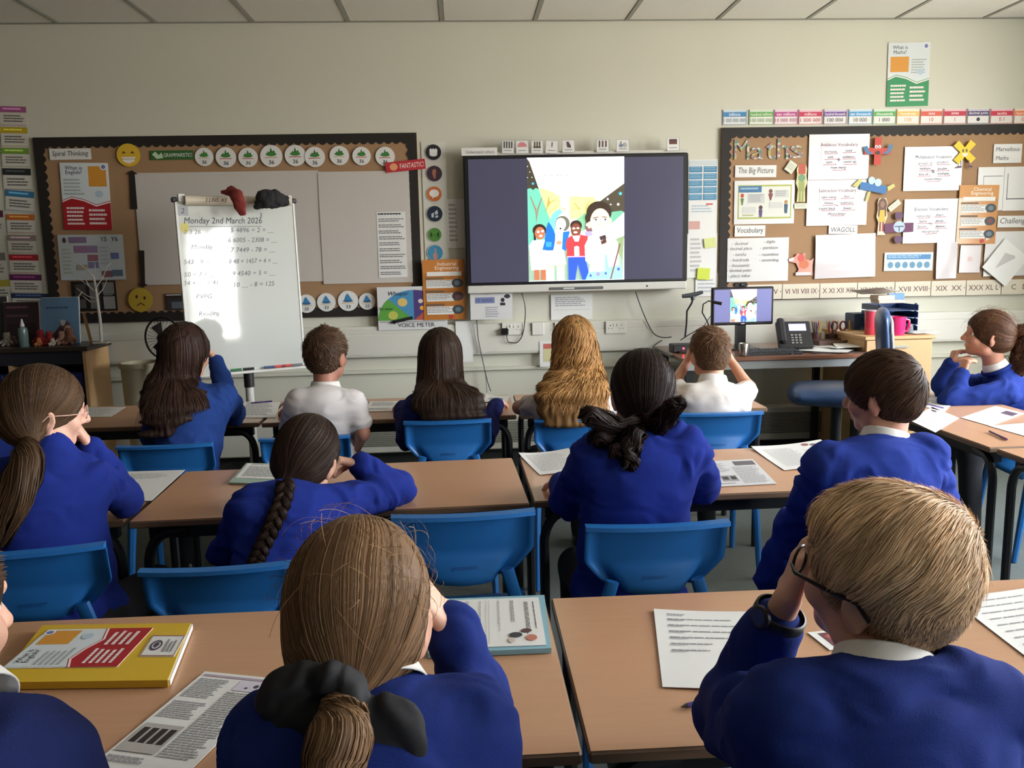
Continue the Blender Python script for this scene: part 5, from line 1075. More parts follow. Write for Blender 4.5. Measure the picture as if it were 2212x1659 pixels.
ws('cross_cutout', 'yellow cross cut-out with a smiling face and small legs', 'cutout', 2060, 303, 2108, 354, [('e', .42, .44, .04, .07, (90, 80, 40)), ('e', .58, .44, .04, .07, (90, 80, 40)), ('p', [(.36, .56), (.64, .56), (.56, .68), (.44, .68)], (246, 244, 236)), ('r', .3, .85, .34, 1.1, (90, 60, 90)), ('r', .66, .85, .7, 1.1, (90, 60, 90)), ('p', [(.16, 1.08), (.36, 1.08), (.36, 1.16), (.14, 1.16)], (80, 40, 70)), ('p', [(.64, 1.08), (.84, 1.1), (.84, 1.18), (.64, 1.16)], (80, 40, 70))],
   col=(226, 196, 40), outline=[(.24, 0), (.5, .3), (.76, 0), (1, .2), (.7, .5), (1, .8), (.76, 1), (.5, .7), (.24, 1), (0, .8), (.3, .5), (0, .2)], off=.024, tilt=-3, **B_)
ws('minus_cutout', 'blue minus-sign cut-out with glasses and thin yellow arms', 'cutout', 1858, 388, 1916, 420, [('e', .42, .06, .13, .26, (180, 206, 216)), ('e', .66, .2, .13, .26, (180, 206, 216)), ('p', [(-.3, .4), (-.02, -.1), (.06, .1), (-.1, .5)], (196, 190, 110)), ('p', [(1.0, .5), (1.25, .3), (1.3, .5), (1.05, .8)], (196, 190, 110)), ('p', [(.3, .8), (.4, .8), (.3, 1.5), (.22, 1.4)], (196, 190, 110))], col=(54, 112, 170), outline=[(0, .12), (1, .45), (.96, 1), (-.02, .62)], off=.024, **B_)
ws('division_cutout', 'purple division-sign cut-out with a round face and dots', 'cutout', 1911, 482, 1973, 502, [('e', .48, -.8, .14, .42, (84, 44, 84)), ('e', .48, 1.75, .14, .42, (84, 44, 84)), ('e', .5, .4, .2, .62, (170, 190, 206)), ('r', .34, .3, .66, .42, (84, 90, 110)), ('r', .48, .42, .52, .9, (84, 90, 110))], col=(100, 44, 84), outline=[(0, 0), (1, 0), (1, 1), (0, 1)], off=.024, tilt=-1, **B_)
for (q, lb, el, oc) in [((1719, 355, 1744, 436), 'paper child cut-out in red top and green glasses', [('r', .2, 0, .8, .26, (186, 80, 60)), ('e', .5, .36, .3, .1, (110, 150, 110)), ('r', .26, .46, .74, .72, (150, 160, 90)), ('r', .3, .72, .46, 1, (150, 160, 90)), ('r', .56, .72, .7, 1, (150, 160, 90))], (206, 204, 150)),
    ((1893, 428, 1917, 508), 'paper girl cut-out with long brown hair and yellow dress', [('e', .5, .18, .4, .18, (96, 60, 40)), ('r', .14, .18, .86, .5, (96, 60, 40)), ('e', .5, .17, .2, .09, (140, 100, 80)), ('p', [(.3, .32), (.7, .32), (.8, .64), (.2, .64)], (206, 170, 50)), ('r', .3, .64, .44, .9, (150, 60, 60)), ('r', .56, .64, .7, .9, (150, 60, 60)), ('r', .22, .9, .44, .98, (230, 226, 220)), ('r', .56, .9, .8, .98, (230, 226, 220))], (220, 206, 170))]:
    ws('figure_cutout', lb+' on the maths board', 'cutout', *q, el, col=oc, outline=[(.2, 0), (.8, 0), (.95, .12), (.9, .3), (1, .5), (.8, .66), (.86, 1), (.12, 1), (.2, .66), (0, .5), (.1, .3), (.05, .12)], off=.016, group='small paper figures', **B_)
for (q, tl, lb) in [((1699, 349, 1718, 373), 35, 'pale speech slip beside the red-topped paper figure'), ((1918, 438, 1946, 450), -38, 'green-white speech slip above the purple division sign'), ((1716, 439, 1744, 451), 0, 'small grey slip below the red-topped paper figure')]:
    ws('paper_slip', lb, 'paper', *q, [('l', .1, .2, .9, .8, 3, (190, 190, 176))], col=(214, 218, 196), tilt=tl, off=.014, **B_)
ws('fox_cutout', 'red and orange glossy animal cut-out beside the word list', 'cutout', 1703, 546, 1757, 596, [('p', [(0, .26), (.22, .2), (.2, .34), (.02, .36)], (226, 220, 220)), ('e', .62, .5, .2, .2, (200, 110, 70)), ('e', .5, .22, .14, .16, (206, 84, 70)), ('r', .3, .84, .9, .98, (214, 206, 206))], col=(214, 130, 110), gloss=True, outline=[(0, .24), (.26, .16), (.34, .02), (.5, .08), (.66, 0), (.66, .3), (.9, .34), (1, .24), (.96, .6), (.98, .98), (.3, .98), (.42, .7), (.3, .44), (.02, .38)], off=.012, **B_)
# roman numerals
RN = [((1609, 1689), 'I II III IV V', 'I to V'), ((1690, 1770), 'VI VII VIII IX', 'VI to IX'), ((1771, 1851), 'X XI XII XIII', 'X to XIII'), ((1852, 1932), 'XIV XV XVI', 'XIV to XVI'), ((1933, 2010), 'XVII XVIII', 'XVII and XVIII'), ((2011, 2086), 'XIX  XX', 'XIX and XX'), ((2087, 2162), 'XXX XL L', 'XXX to L'), ((2163, 2240), 'C   D', 'C and D')]
for (xa, xb), s_, lb in RN:
    dy = -(xa-1690)*.0205
    ws('numeral_card', 'cream card with Roman numerals %s along the foot of the maths board' % lb, 'card', xa, 613+dy, xb, 645+dy, [('t', .5, .5, .36, s_, (86, 40, 34), 0, .86), ('r', 0, 0, .008, 1, (150, 130, 110)), ('e', .96, .5, .012, .04, (110, 90, 80))], col=(214, 206, 186), off=.010, group='Roman numeral cards', curl=.0008, **B_)

# ================================================================ WALL SCREEN
def story():
    K = lambda pts: [((x-85)/940, (y-390)/1205) for x, y in pts]; E = lambda x, y, a, b_, c: ('e', (x-85)/940, (y-390)/1205, a/940, b_/1205, c); Q = lambda pts, c: ('p', K(pts), c); R_ = lambda x0, y0, x1, y1, c: Q([(x0, y0), (x1, y0), (x1, y1), (x0, y1)], c)
    W = (255, 255, 255); S = []
    S += [('r', 0, 0, 1, 1, W), Q([(195, 680), (250, 690), (330, 722), (400, 765), (405, 860), (380, 960), (300, 1010)], (226, 236, 140)), Q([(490, 770), (560, 762), (640, 775), (720, 770), (775, 830), (690, 900), (600, 980), (490, 990)], (226, 236, 140)), Q([(640, 930), (540, 1010), (600, 1110), (720, 1060), (700, 960)], (120, 180, 140)),
          Q([(85, 395), (110, 430), (200, 700), (85, 700)], (62, 58, 46)), Q([(85, 690), (115, 680), (140, 700), (165, 680), (195, 690), (350, 1130), (300, 1290), (85, 1300)], (104, 184, 160)), R_(85, 1280, 1012, 1590, (140, 166, 146)),
          Q([(1025, 650), (720, 868), (660, 960), (640, 1050), (900, 1040), (1025, 930)], (70, 64, 50)), Q([(880, 930), (940, 920), (1000, 915), (1025, 930), (880, 1060)], (104, 170, 140)), Q([(1025, 935), (850, 1080), (880, 1200), (1025, 1160)], W), Q([(1025, 1160), (940, 1190), (960, 1320), (1010, 1400)], (130, 150, 110))]
    for x, y, r, c in [(90, 472, 7, W), (112, 526, 8, (240, 200, 230)), (88, 580, 6, W), (132, 578, 7, W), (864, 800, 14, (240, 240, 255)), (894, 852, 11, W), (966, 852, 18, (250, 240, 220)), (988, 748, 22, (80, 190, 240)), (140, 638, 17, (80, 170, 230))]:
        S.append(('p', K([(x+r*(1 if k % 2 == 0 else .45)*math.sin(PI*k/5), y-r*(1 if k % 2 == 0 else .45)*math.cos(PI*k/5)) for k in range(10)]), c))
    for ln in ([(170, 1040), (160, 900), (110, 760), (116, 758), (172, 890)], [(165, 1040), (180, 880), (225, 770), (230, 773), (190, 890)], [(250, 920), (300, 820), (360, 790), (362, 796), (306, 830)], [(255, 925), (290, 760), (296, 760), (300, 830)], [(280, 930), (370, 860), (376, 864), (290, 925)], [(590, 990), (585, 890), (520, 880), (522, 874), (590, 884)], [(590, 900), (530, 830), (536, 826), (596, 890)], [(640, 960), (650, 870), (686, 812), (692, 815), (658, 880)]): S.append(Q(ln, (150, 110, 90) if ln[0][0] < 200 else (170, 150, 80)))
    SK1, SK2, HR = (178, 104, 74), (122, 70, 54), (46, 34, 30)
    S += [E(196, 1092, 66, 62, HR), R_(140, 1120, 160, 1190, HR), E(200, 1120, 50, 62, SK1), E(184, 1106, 14, 12, W), E(226, 1100, 14, 12, W), E(208, 1146, 16, 12, W), Q([(130, 1190), (245, 1185), (260, 1480), (110, 1482), (98, 1300), (90, 1240)], W), R_(140, 1480, 188, 1580, SK1), R_(206, 1480, 252, 1580, SK1),
          Q([(285, 1010), (320, 1060), (350, 1130), (345, 1240), (325, 1292), (220, 1284), (245, 1200), (260, 1080)], (34, 104, 196)), Q([(290, 1010), (320, 940), (360, 905), (405, 880), (440, 905), (400, 940), (352, 1000), (350, 1120)], (120, 214, 226)), E(430, 890, 28, 22, (226, 180, 160)), E(420, 1032, 72, 78, (104, 104, 92)), E(404, 1036, 50, 62, (250, 240, 226)), E(400, 1078, 10, 10, (60, 50, 50)),
          Q([(352, 1100), (436, 1096), (430, 1280), (450, 1432), (250, 1440), (246, 1300), (330, 1290), (346, 1200)], (252, 250, 240)), Q([(425, 1112), (492, 1104), (470, 1200), (452, 1300), (412, 1280)], (40, 110, 206)), R_(256, 1440, 332, 1592, W), R_(360, 1440, 432, 1592, W), R_(262, 1432, 330, 1468, (240, 190, 170)), R_(362, 1432, 428, 1466, (240, 190, 170)), E(385, 1216, 28, 20, (210, 150, 120)), ('p', K([(258, 1205), (314, 1208), (308, 1258), (254, 1255)]), (60, 150, 220)),
          E(684, 1062, 44, 60, (120, 86, 90)), Q([(640, 1115), (700, 1110), (720, 1150), (640, 1170)], (160, 150, 220)), E(660, 1046, 12, 14, W),
          E(552, 1052, 58, 52, (58, 40, 34)), E(550, 1098, 50, 68, SK2), E(530, 1080, 14, 10, W), E(570, 1078, 14, 10, W), E(546, 1118, 20, 10, W), Q([(505, 1150), (590, 1140), (668, 1160), (660, 1240), (640, 1372), (456, 1356), (462, 1300), (448, 1240), (462, 1180)], (214, 62, 66)), Q([(514, 1152), (592, 1150), (575, 1210), (538, 1206)], W), Q([(532, 1262), (556, 1250), (580, 1262), (582, 1358), (534, 1352)], W), Q([(462, 1350), (640, 1352), (640, 1362), (460, 1362)], (240, 160, 214)),
          Q([(472, 1364), (640, 1364), (690, 1590), (610, 1590), (566, 1432), (540, 1590), (474, 1590)], (48, 84, 204)),
          E(776, 930, 124, 112, (54, 42, 34)), E(668, 980, 28, 44, (54, 42, 34)), E(788, 1020, 98, 132, (240, 206, 180)), E(682, 1050, 20, 34, (236, 196, 170)), E(884, 1020, 18, 34, (236, 196, 170)), E(738, 1004, 22, 18, W), E(830, 1002, 22, 18, W), E(746, 998, 9, 10, HR), E(838, 998, 9, 10, HR), Q([(716, 980), (770, 968), (772, 976), (720, 990)], (120, 80, 60)), Q([(806, 966), (856, 974), (854, 982), (806, 975)], (120, 80, 60)), E(792, 1046, 30, 18, (240, 190, 170)), E(790, 1094, 34, 22, W),
          Q([(740, 1130), (790, 1160), (850, 1150), (958, 1220), (975, 1480), (868, 1482), (824, 1508), (672, 1512), (690, 1440), (640, 1400), (634, 1250), (670, 1180)], W), Q([(830, 1340), (850, 1340), (872, 1470), (985, 1446), (1012, 1590), (640, 1590), (672, 1512), (824, 1506)], (140, 216, 232)), Q([(776, 1166), (836, 1146), (850, 1180), (792, 1206)], (66, 50, 50)), Q([(792, 1212), (842, 1180), (852, 1226), (800, 1244)], (84, 54, 44)), Q([(830, 1240), (880, 1190), (940, 1180), (930, 1250), (860, 1270)], (252, 240, 214)),
          Q([(826, 1330), (832, 1330), (832, 1506), (826, 1506)], (190, 200, 190)), Q([(975, 1235), (990, 1238), (896, 1590), (880, 1590)], (120, 84, 80)), E(765, 1535, 20, 20, (150, 130, 210)), E(690, 1548, 12, 14, (80, 90, 170)), E(840, 1530, 12, 14, (80, 90, 170)), E(966, 1490, 14, 16, (80, 90, 170))]
    S += [('l', .30, .075, .58, .10, 1, (196, 196, 200)), ('l', .22, .105, .6, .13, 1, (190, 190, 196)), ('l', .17, .135, .46, .16, 1, (170, 170, 176)), ('t', .27, .175, .016, 'the library and...', (150, 150, 156))]
    return S
SCR = mat('screen_picture', (1, 1, 1, 1), .3, attr='tint', emit=1.25); SCG = mat('screen_dark_glow', rgb(72, 71, 90), .2, emit=.45); BLK = mat('black_bezel', rgb(20, 20, 24), .35); LG = mat('light_grey_plastic', rgb(206, 204, 196), .45)
Xa, Xb = .027, 1.545; zt_, zbm = 2.113, 1.262; DY = WALL_Y-.10
ds = empty('interactive_screen', (0, DY, 0)); tag(ds, 'large black-framed wall screen showing a bright picture-book page', 'screen')
k_ = (WALL_Y-.10)/WALL_Y
def sc_(px, py): p = atY(px, py, DY-.03); return p[0], p[2]
x0_, z1_ = sc_(1000, 334)[0], sc_(1244, 333)[1]; x1_ = sc_(1486, 460)[0]; z0_ = sc_(1244, 613)[1]
MB().box((x0_, -.03, z0_), (x1_, .06, z1_), bev=.008).build('frame', BLK, ds)
gx0, gx1, gz1, gz0 = sc_(1014, 470)[0], sc_(1475, 470)[0], sc_(1244, 341)[1], sc_(1244, 606)[1]
MB().box((gx0, -.033, gz0), (gx1, -.028, gz1)).build('display_panel', SCG, ds)
px0, px1, pz1, pz0 = sc_(1140, 470)[0], sc_(1348, 470)[0], sc_(1244, 339.5)[1], sc_(1244, 606)[1]
flat_print(story(), 1, 1.1, lambda u, v, L: (px0+(px1-px0)*u, -.0335-L, pz1-(pz1-pz0)*v), ds, matp=SCR, pname='picture', tname='picture_text')
MB().box((x0_-.01, -.02, z1_), (x1_+.005, .06, z1_+.022), bev=.004).build('top_rail', LG, ds)
bz1, bz0 = z0_, sc_(1244, 629)[1]; br = MB().box((x0_+.005, -.05, bz0), (x1_-.01, .06, bz1+.002), bev=.006).build('speaker_bar', LG, ds)
a_, b_ = sc_(1186, 625)[0], sc_(1302, 625)[0]; MB().box((a_, -.056, bz0+.012), (b_, -.049, bz0+.030), bev=.003).build('pen_slot', mat('slot_grey', rgb(96, 98, 98), .5), br)
MB().box((a_+.09, -.060, bz0+.015), (a_+.165, -.055, bz0+.026), bev=.002).build('pen', mat('pen_white', rgb(196, 198, 194), .4), br)
m = MB(); m.col = (.02, .02, .02, 1); m.box((sc_(1395, 620)[0], -.054, bz0+.02), (sc_(1398, 620)[0], -.049, bz0+.03)); m.build('port', BLK, br)
def top_card(n_, q, lb, el, tl=0): ws(n_, lb, 'card', *q, el, tilt=tl, plane=DY-.02, off=.012, group='picture cards along the top of the screen' if n_ == 'picture_card' else None)
top_card('name_label', (997, 319, 1074, 336), 'white label reading Understand others on top of the wall screen', [('t', .52, .55, .42, 'Understand others', (110, 104, 104), 0, .8)])
FIG = lambda xs, c: [('r', x-.05, .2, x+.05, .6, c) for x in xs]+[('e', x, .16, .05, .07, c) for x in xs]
for q, nm, el, tl in [((1084, 303, 1111, 332), 'four stick figures', FIG((.2, .4, .6, .8), (70, 70, 70)), 2), ((1114, 303, 1142, 332), 'a pink half circle', [('p', [(.5+.36*math.cos(a), .5-.36*math.sin(a)) for a in np.linspace(0, PI, 12)], (206, 130, 134))], -1), ((1147, 303, 1174, 332), 'three seated figures', FIG((.3, .5, .7), (84, 76, 60))+[('r', .2, .46, .8, .56, (84, 76, 60))], 1), ((1178, 303, 1206, 332), 'a single thin mark', [('r', .48, .14, .54, .5, (60, 50, 50))], 4),
    ((1214, 302, 1242, 330), 'a dark shoe shape', [('p', [(.34, .16), (.5, .14), (.7, .5), (.66, .62), (.4, .58)], (84, 72, 76))], 0), ((1288, 301, 1316, 329), 'standing figures in dark red', FIG((.25, .75), (70, 60, 60))+FIG((.5,), (120, 60, 54)), 0), ((1331, 301, 1360, 328), 'grey bottles', [('e', .36, .5, .14, .14, (120, 130, 160)), ('r', .32, .16, .4, .4, (140, 140, 140)), ('e', .66, .46, .14, .2, (170, 176, 170))], 0), ((1440, 297, 1468, 326), 'a brown treasure box', [('r', .2, .16, .8, .5, (96, 56, 50)), ('r', .2, .12, .8, .2, (60, 30, 30))], -1)]:
    top_card('picture_card', q, 'small white picture card with %s, on top of the screen' % nm, [('r', .01, .01, .99, .03, (120, 130, 140)), ('r', .01, .01, .03, .99, (120, 130, 140)), ('r', .97, .01, .99, .99, (120, 130, 140)), ('r', .01, .97, .99, .99, (120, 130, 140))]+el+[('l', .2, .74, .84, .84, 1, (120, 120, 130))], tl)
ws('speaking_card', 'laminated card with highlighted words to speak under the screen corner', 'poster', 1016, 625, 1107, 690, [('r', .01, .01, .99, .025, (120, 130, 140)), ('t', .5, .13, .08, 'Linguistic tools', (150, 150, 160), 0, .5), ('r', .12, .26, .58, .46, (120, 130, 170)), ('t', .34, .36, .13, 'to speak', (60, 66, 120), 0, .4), ('e', .77, .36, .045, .07, (34, 34, 50)), ('r', .71, .45, .83, .54, (34, 34, 50)), ('e', .88, .24, .07, .07, (44, 44, 60)), ('l', .36, .58, .72, .95, 5, (170, 172, 180))], gloss=True, plane=DY, off=.008)
# sockets on the trunking
def socket(px, py, w_px, dbl, lb):
    c = atY(px, py, WALL_Y-.06); w = w_px/318; r = MB().box((-w/2, -.008, -.043), (w/2, .004, .043), bev=.003).build('wall_socket', mat('socket_plastic', rgb(222, 220, 210), .35)); r.location = c; tag(r, lb, 'socket', 'white sockets on the trunking')
    if dbl:
        for sx in (-1, 1):
            for hx, hz, hw, hh in ((0, .014, .004, .009), (-.011, -.006, .0055, .004), (.011, -.006, .0055, .004)): MB().box((sx*w*.27+hx-hw/2, -.0095, hz-hh/2), (sx*w*.27+hx+hw/2, -.0075, hz+hh/2)).build('pin_hole', BLK, r)
            MB().box((sx*w*.09-.005, -.012, .008), (sx*w*.09+.005, -.007, .026), bev=.001).build('switch', mat('socket_plastic', rgb(222, 220, 210), .35), r)
    return r
socket(1107, 710, 46, 1, 'double wall socket with a black plug in it'); socket(1162, 710, 26, 0, 'blank square socket plate beside the plugged-in socket'); socket(1213, 709, 30, 0, 'blank socket plate behind the fair-haired girl'); socket(1330, 707, 45, 1, 'empty double wall socket between the girl and the teacher desk')
c = atY(1091, 716, WALL_Y-.085); pl = MB().box((-.022, -.014, -.024), (.022, .016, .022), bev=.006).build('plug', BLK); pl.location = c; tag(pl, 'black three-pin plug in the wall socket', 'plug')
def cable(pts, lb, r=.0035, name='cable', col=(16, 16, 18), cat='cable'):
    P = [A3(p) for p in pts]; M = len(P); out = []
    for i in range(M-1):
        p0, p1, p2, p3 = P[max(i-1, 0)], P[i], P[i+1], P[min(i+2, M-1)]
        for t in np.linspace(0, 1, 6, endpoint=False): out.append(.5*(2*p1+(p2-p0)*t+(2*p0-5*p1+4*p2-p3)*t*t+(3*p1-p0-3*p2+p3)*t**3))
    out.append(P[-1]); o = MB().tube(out, r, 6).build(name, mat('cable_%d' % col[0], rgb(*col), .45), smooth=True); return tag(o, lb, cat)
cy = WALL_Y-.075
cable([atY(1127, 632, cy), atY(1134, 660, cy), atY(1134, 690, cy), atY(1129, 722, cy), atY(1118, 739, cy), atY(1104, 740, cy), atY(1097, 737, cy), atY(1094, 722, cy)], 'black power cable looping from the screen to the plug')
cable([atY(1030, 690, cy), atY(1033, 730, cy), atY(1042, 775, cy), atY(1052, 820, cy), atY(1060, 845, cy)], 'black cable hanging down below the speaking card')
cable([atY(1373, 630, cy), atY(1384, 662, cy), atY(1400, 700, cy), atY(1414, 722, cy), atY(1432, 729, cy-.1), atY(1450, 728, 5.45)], 'black cable dropping from the screen to the small box on the desk')
cable([atY(1430, 735, cy), atY(1412, 748, cy), atY(1412, 760, cy), atY(1420, 790, cy), atY(1440, 830, cy), atY(1470, 850, cy)], 'thin black cable hanging behind the teacher desk end', r=.003)
cable([atY(1018, 692, cy), atY(1030, 740, cy), atY(1046, 790, cy), atY(1052, 848, cy)], 'thin grey cord hanging beside the black cable', r=.0028, col=(130, 130, 124))
# ================================================================ FLIP CHART
fy0, fy1 = 4.78, 5.08; pl_, pr_ = atY(393, 615, fy0), atY(649, 612, fy1); w = float(np.hypot(*(pr_-pl_)[:2])); ang = math.atan2(pr_[1]-pl_[1], pr_[0]-pl_[0])
zt1 = atY(385, 430, fy0)[2]; zb1 = atY(660, 789, fy1)[2]; h = zt1-zb1
fc = empty('flip_chart', ((pl_[0]+pr_[0])/2, (pl_[1]+pr_[1])/2, 0), ang); tag(fc, 'white magnetic flip chart stand with the date and sums written on it', 'flip chart')
WBM = mat('whiteboard_enamel', rgb(206, 210, 204), .055, spec=.6, bump=.35, bscale=3.2, coat=.5)
tl_ = Matrix.Translation((0, 0, zb1)) @ Matrix.Rotation(math.radians(-2.5), 4, 'X')
bd = MB().box((-w/2+.008, -.010, .0), (w/2-.008, .008, h), M=tl_).build('writing_board', WBM, fc)
fr = MB()
for lo, hi in (((-w/2, -.014, -.008), (-w/2+.012, .012, h+.006)), ((w/2-.012, -.014, -.008), (w/2, .012, h+.006)), ((-w/2, -.014, h-.006), (w/2, .012, h+.008)), ((-w/2, -.045, -.014), (w/2, .012, -.0))): fr.box(lo, hi, M=tl_, bev=.002)
fr.build('board_frame', mat('aluminium_white', rgb(222, 222, 216), .3), fc)
for sx in (-1, 1):
    for zz in (0, h): MB().box((sx*w/2-.014, -.018, zz-.014), (sx*w/2+.014, .014, zz+.014), M=tl_, bev=.005).build('corner_cap', mat('corner_black', rgb(28, 28, 30), .4), fc)
MB().tube([tuple(tl_ @ Vector((-w/2+.05, -.035, h-.005))), tuple(tl_ @ Vector((w/2-.03, -.035, h-.005)))], .026, 18).build('clamp_roll', mat('cream_roll', rgb(206, 196, 176), .3), fc, smooth=True)
for sx in (-1, 1): MB().box((sx*(w/2-.035)-.018, -.03, h-.015), (sx*(w/2-.035)+.018, .005, h+.03), M=tl_, bev=.004).build('clamp_end', mat('aluminium_white', rgb(222, 222, 216), .3), fc)
MB().tube([(0, .02, .12), (0, .02, zb1+.10)], .024, 14).build('pole', mat('pole_white', rgb(206, 204, 198), .35), fc, smooth=True)
MB().tube([(0, .02, zb1-.10), (0, .02, zb1-.02)], .029, 14).build('pole_collar', mat('corner_black', rgb(28, 28, 30), .4), fc, smooth=True)
for k in range(5):
    a = 2*PI*k/5+.5; MB().tube([(0, .02, .14), (.30*math.cos(a), .02+.30*math.sin(a), .07)], [.024, .014], 8).build('foot', mat('pole_white', rgb(206, 204, 198), .35), fc, smooth=True)
    MB().lathe([(.028, -.012), (.03, 0), (.028, .012)], 14, M=Matrix.Translation((.31*math.cos(a), .02+.31*math.sin(a), .032)) @ Matrix.Rotation(PI/2, 4, 'X')).build('castor', BLACKM, fc, smooth=True)
INK = (70, 74, 84); LI = (150, 150, 156)
def fm(u, v, L): return tuple(tl_ @ Vector(((u-.5)*w, -.0102-L*.5, h*(1-v))))
U = lambda x, y: ((x-385-(y-430)*.047)/262, (y-430-(x-385)*.035+(x-385)*.0)/364)
tx = []
def wr(x, y, s_, hh=.028, col=INK, mw=None): u, v = U(x, y); tx.append(('t', u, v, hh, s_, col, .18)+((mw,) if mw else ()))
wr(488, 478, 'Monday 2nd March 2026', .036, (56, 60, 72), .64)
for y, s_ in [(499, '5 4896 \u00f7 2 = __'), (520, '6 6005 - 2308 = __'), (541, '7 7449 - 78 = __'), (565, '8 48 + 1457 + 4 = __'), (591, '9 4540 \u00f7 5 = __'), (615, '10 __ - 8 = 125')]: wr(551, y, s_, .028, (96, 98, 104), .42)
for x, y, s_ in [(420, 497, '2 3 26'), (440, 530, 'Monday'), (436, 560, '543 - 9 = __'), (434, 586, '50 \u00f7 7 = __'), (434, 604, '34 + __ = 41'), (440, 632, 'PVPG'), (450, 670, 'Reading')]: wr(x, y, s_, .027, (150, 152, 156), .3)
wr(402, 453, '2', .03, (90, 94, 104)); wr(570, 468, '3', .03, (110, 114, 124))
u, v = U(492, 488); tx.append(('r', u-.3, v, u+.3, v+.003, (110, 112, 118)))
u, v = U(401, 454); tx.append(('r', u-.045, v-.03, u+.045, v+.025, (170, 174, 176))); u, v = U(404, 488); tx.append(('e', u, v, .035, .03, (214, 204, 120)))
flat_print(sorted(tx, key=lambda e: e[0] == 't'), w, h, fm, bd, tname='handwriting')
# pens in its tray
for i, (x, c_, nm) in enumerate([(470, (170, 60, 60), 'red'), (500, (60, 120, 80), 'green'), (528, (30, 34, 40), 'black'), (577, (70, 90, 130), 'blue'), (600, (224, 90, 90), 'bright red'), (616, (206, 84, 80), 'second red'), (640, (120, 124, 130), 'grey')]):
    u = U(x, 795)[0]; c0 = fc.matrix_basis @ (tl_ @ Vector(((u-.5)*w, -.032, .010)))
    o = MB().tube([(-.03, 0, 0), (.034, 0, 0)], .0075, 8).build('marker_pen', mat('pen_%s' % nm, rgb(*c_), .4), smooth=True); MB().tube([(.030, 0, 0), (.048, 0, 0)], .0068, 8).build('cap', mat('pen_body_white', rgb(220, 220, 216), .4), o, smooth=True)
    o.location = c0; o.rotation_euler = (0, 0, ang); tag(o, '%s marker pen lying in the flip chart tray' % nm, 'pen', 'marker pens in the tray')
fmw = fc.matrix_basis
def drape(name, path, wd, th, col, lb, amp=.004, seed=0, cat='cloth'):
    S = SDF(); P = [A3(p) for p in path]
    for i in range(len(P)-1): S.cap(P[i], P[i+1], wd[i], wd[i+1], k=.012, s3=(1, th, 1))
    V, F = S.mesh(.006, lambda P_, N: amp*vnoise(P_*38+seed)+amp*.6*vnoise(P_*90+seed)); o = mesh_np(name, V-P[0], F, mat('cloth_%d' % col[0], rgb(*col), .85, var=.25, vscale=40, bump=.4, bscale=200)); o.location = P[0]; tag(o, lb, cat)
W_ = lambda px, py, Y=4.83: atY(px, py, Y)
drape('red_cloth', [W_(480, 416, 4.84), W_(500, 413, 4.84), W_(512, 424, 4.80), W_(517, 442, 4.80), W_(523, 458, 4.81)], [.012, .026, .036, .032, .022], .5, (120, 40, 34), 'dark red cloth draped over the top roll of the flip chart')
drape('black_cloth', [W_(552, 447, 4.86), W_(572, 430, 4.86), W_(592, 430, 4.88), W_(612, 434, 4.92), W_(618, 428, 4.94)], [.016, .050, .050, .032, .018], .45, (30, 30, 32), 'black fabric bundle on the flip chart top corner', seed=5)
flat_print([('t', .3, .5, .6, 'I LIVE AT', (110, 90, 84), .1), ('t', .8, .5, .6, 'ST', (110, 90, 84), .1)], .42, .035, lambda u, v, L: tuple(tl_ @ Vector((-.24+u*.42, -.0625-L, h+.012-v*.035))), fc)

# ================================================================ TEACHER DESK
TZ = .83; FY = 4.95; BY = 5.66
tx0, tx1 = atY(1476, 765, FY)[0], atY(1880, 770, FY)[0]
td = empty('teacher_desk', (0, 0, 0)); tag(td, 'dark brown teacher desk under the maths board with monitor and phone', 'desk')
WAL = mat('brown_laminate', rgb(128, 84, 62), .28, var=.1, vscale=6, stretch=(1, 10, 1), coat=.2); STEEL = mat('grey_steel', rgb(150, 154, 152), .4)
MB().box((tx0, FY, TZ-.026), (tx1, BY, TZ), bev=.004).build('desktop', WAL, td)
MB().box((tx0+.03, FY+.012, TZ-.075), (tx1-.02, FY+.03, TZ-.026)).build('front_rail', STEEL, td)
for x in (tx0+.05, tx1-.05):
    for y in (FY+.06, BY-.05): MB().box((x-.02, y-.02, 0), (x+.02, y+.02, TZ-.03)).build('leg', BLACKM, td)
# end extension to the left with the little box
ex0 = atY(1440, 745, 5.3)[0]; MB().box((ex0, 5.2, TZ-.026), (tx0+.01, BY, TZ-.002), bev=.004).build('side_leaf', mat('side_leaf_top', rgb(120, 116, 108), .3), td)
# wooden drawer cabinet
cx0, cx1 = atY(1872, 720, 5.0)[0], atY(2019, 722, 5.0)[0]; cz = atY(2019, 724, 5.0)[2]
OAK = mat('light_oak', rgb(198, 160, 112), .5, var=.06, vscale=4, stretch=(8, 8, 1)); cb = empty('drawer_cabinet', ((cx0+cx1)/2, 5.0, 0)); tag(cb, 'light oak drawer cabinet carrying the pink mug beside the blue chair', 'cabinet'); hw = (cx1-cx0)/2
MB().box((-hw, .02, .04), (hw, .60, cz-.02)).build('carcass', OAK, cb); MB().box((-hw-.008, -.004, cz-.02), (hw+.01, .62, cz), bev=.003).build('top', OAK, cb)
dz = (cz-.07)/3
for k in range(3):
    d_ = MB().box((-hw+.004, 0, .05+dz*k+.004), (hw-.012, .02, .05+dz*(k+1)-.004), bev=.002).build('drawer', OAK, cb); MB().box((-.05, -.012, .05+dz*(k+1)-.05), (.05, 0, .05+dz*(k+1)-.04)).build('handle', STEEL, d_)
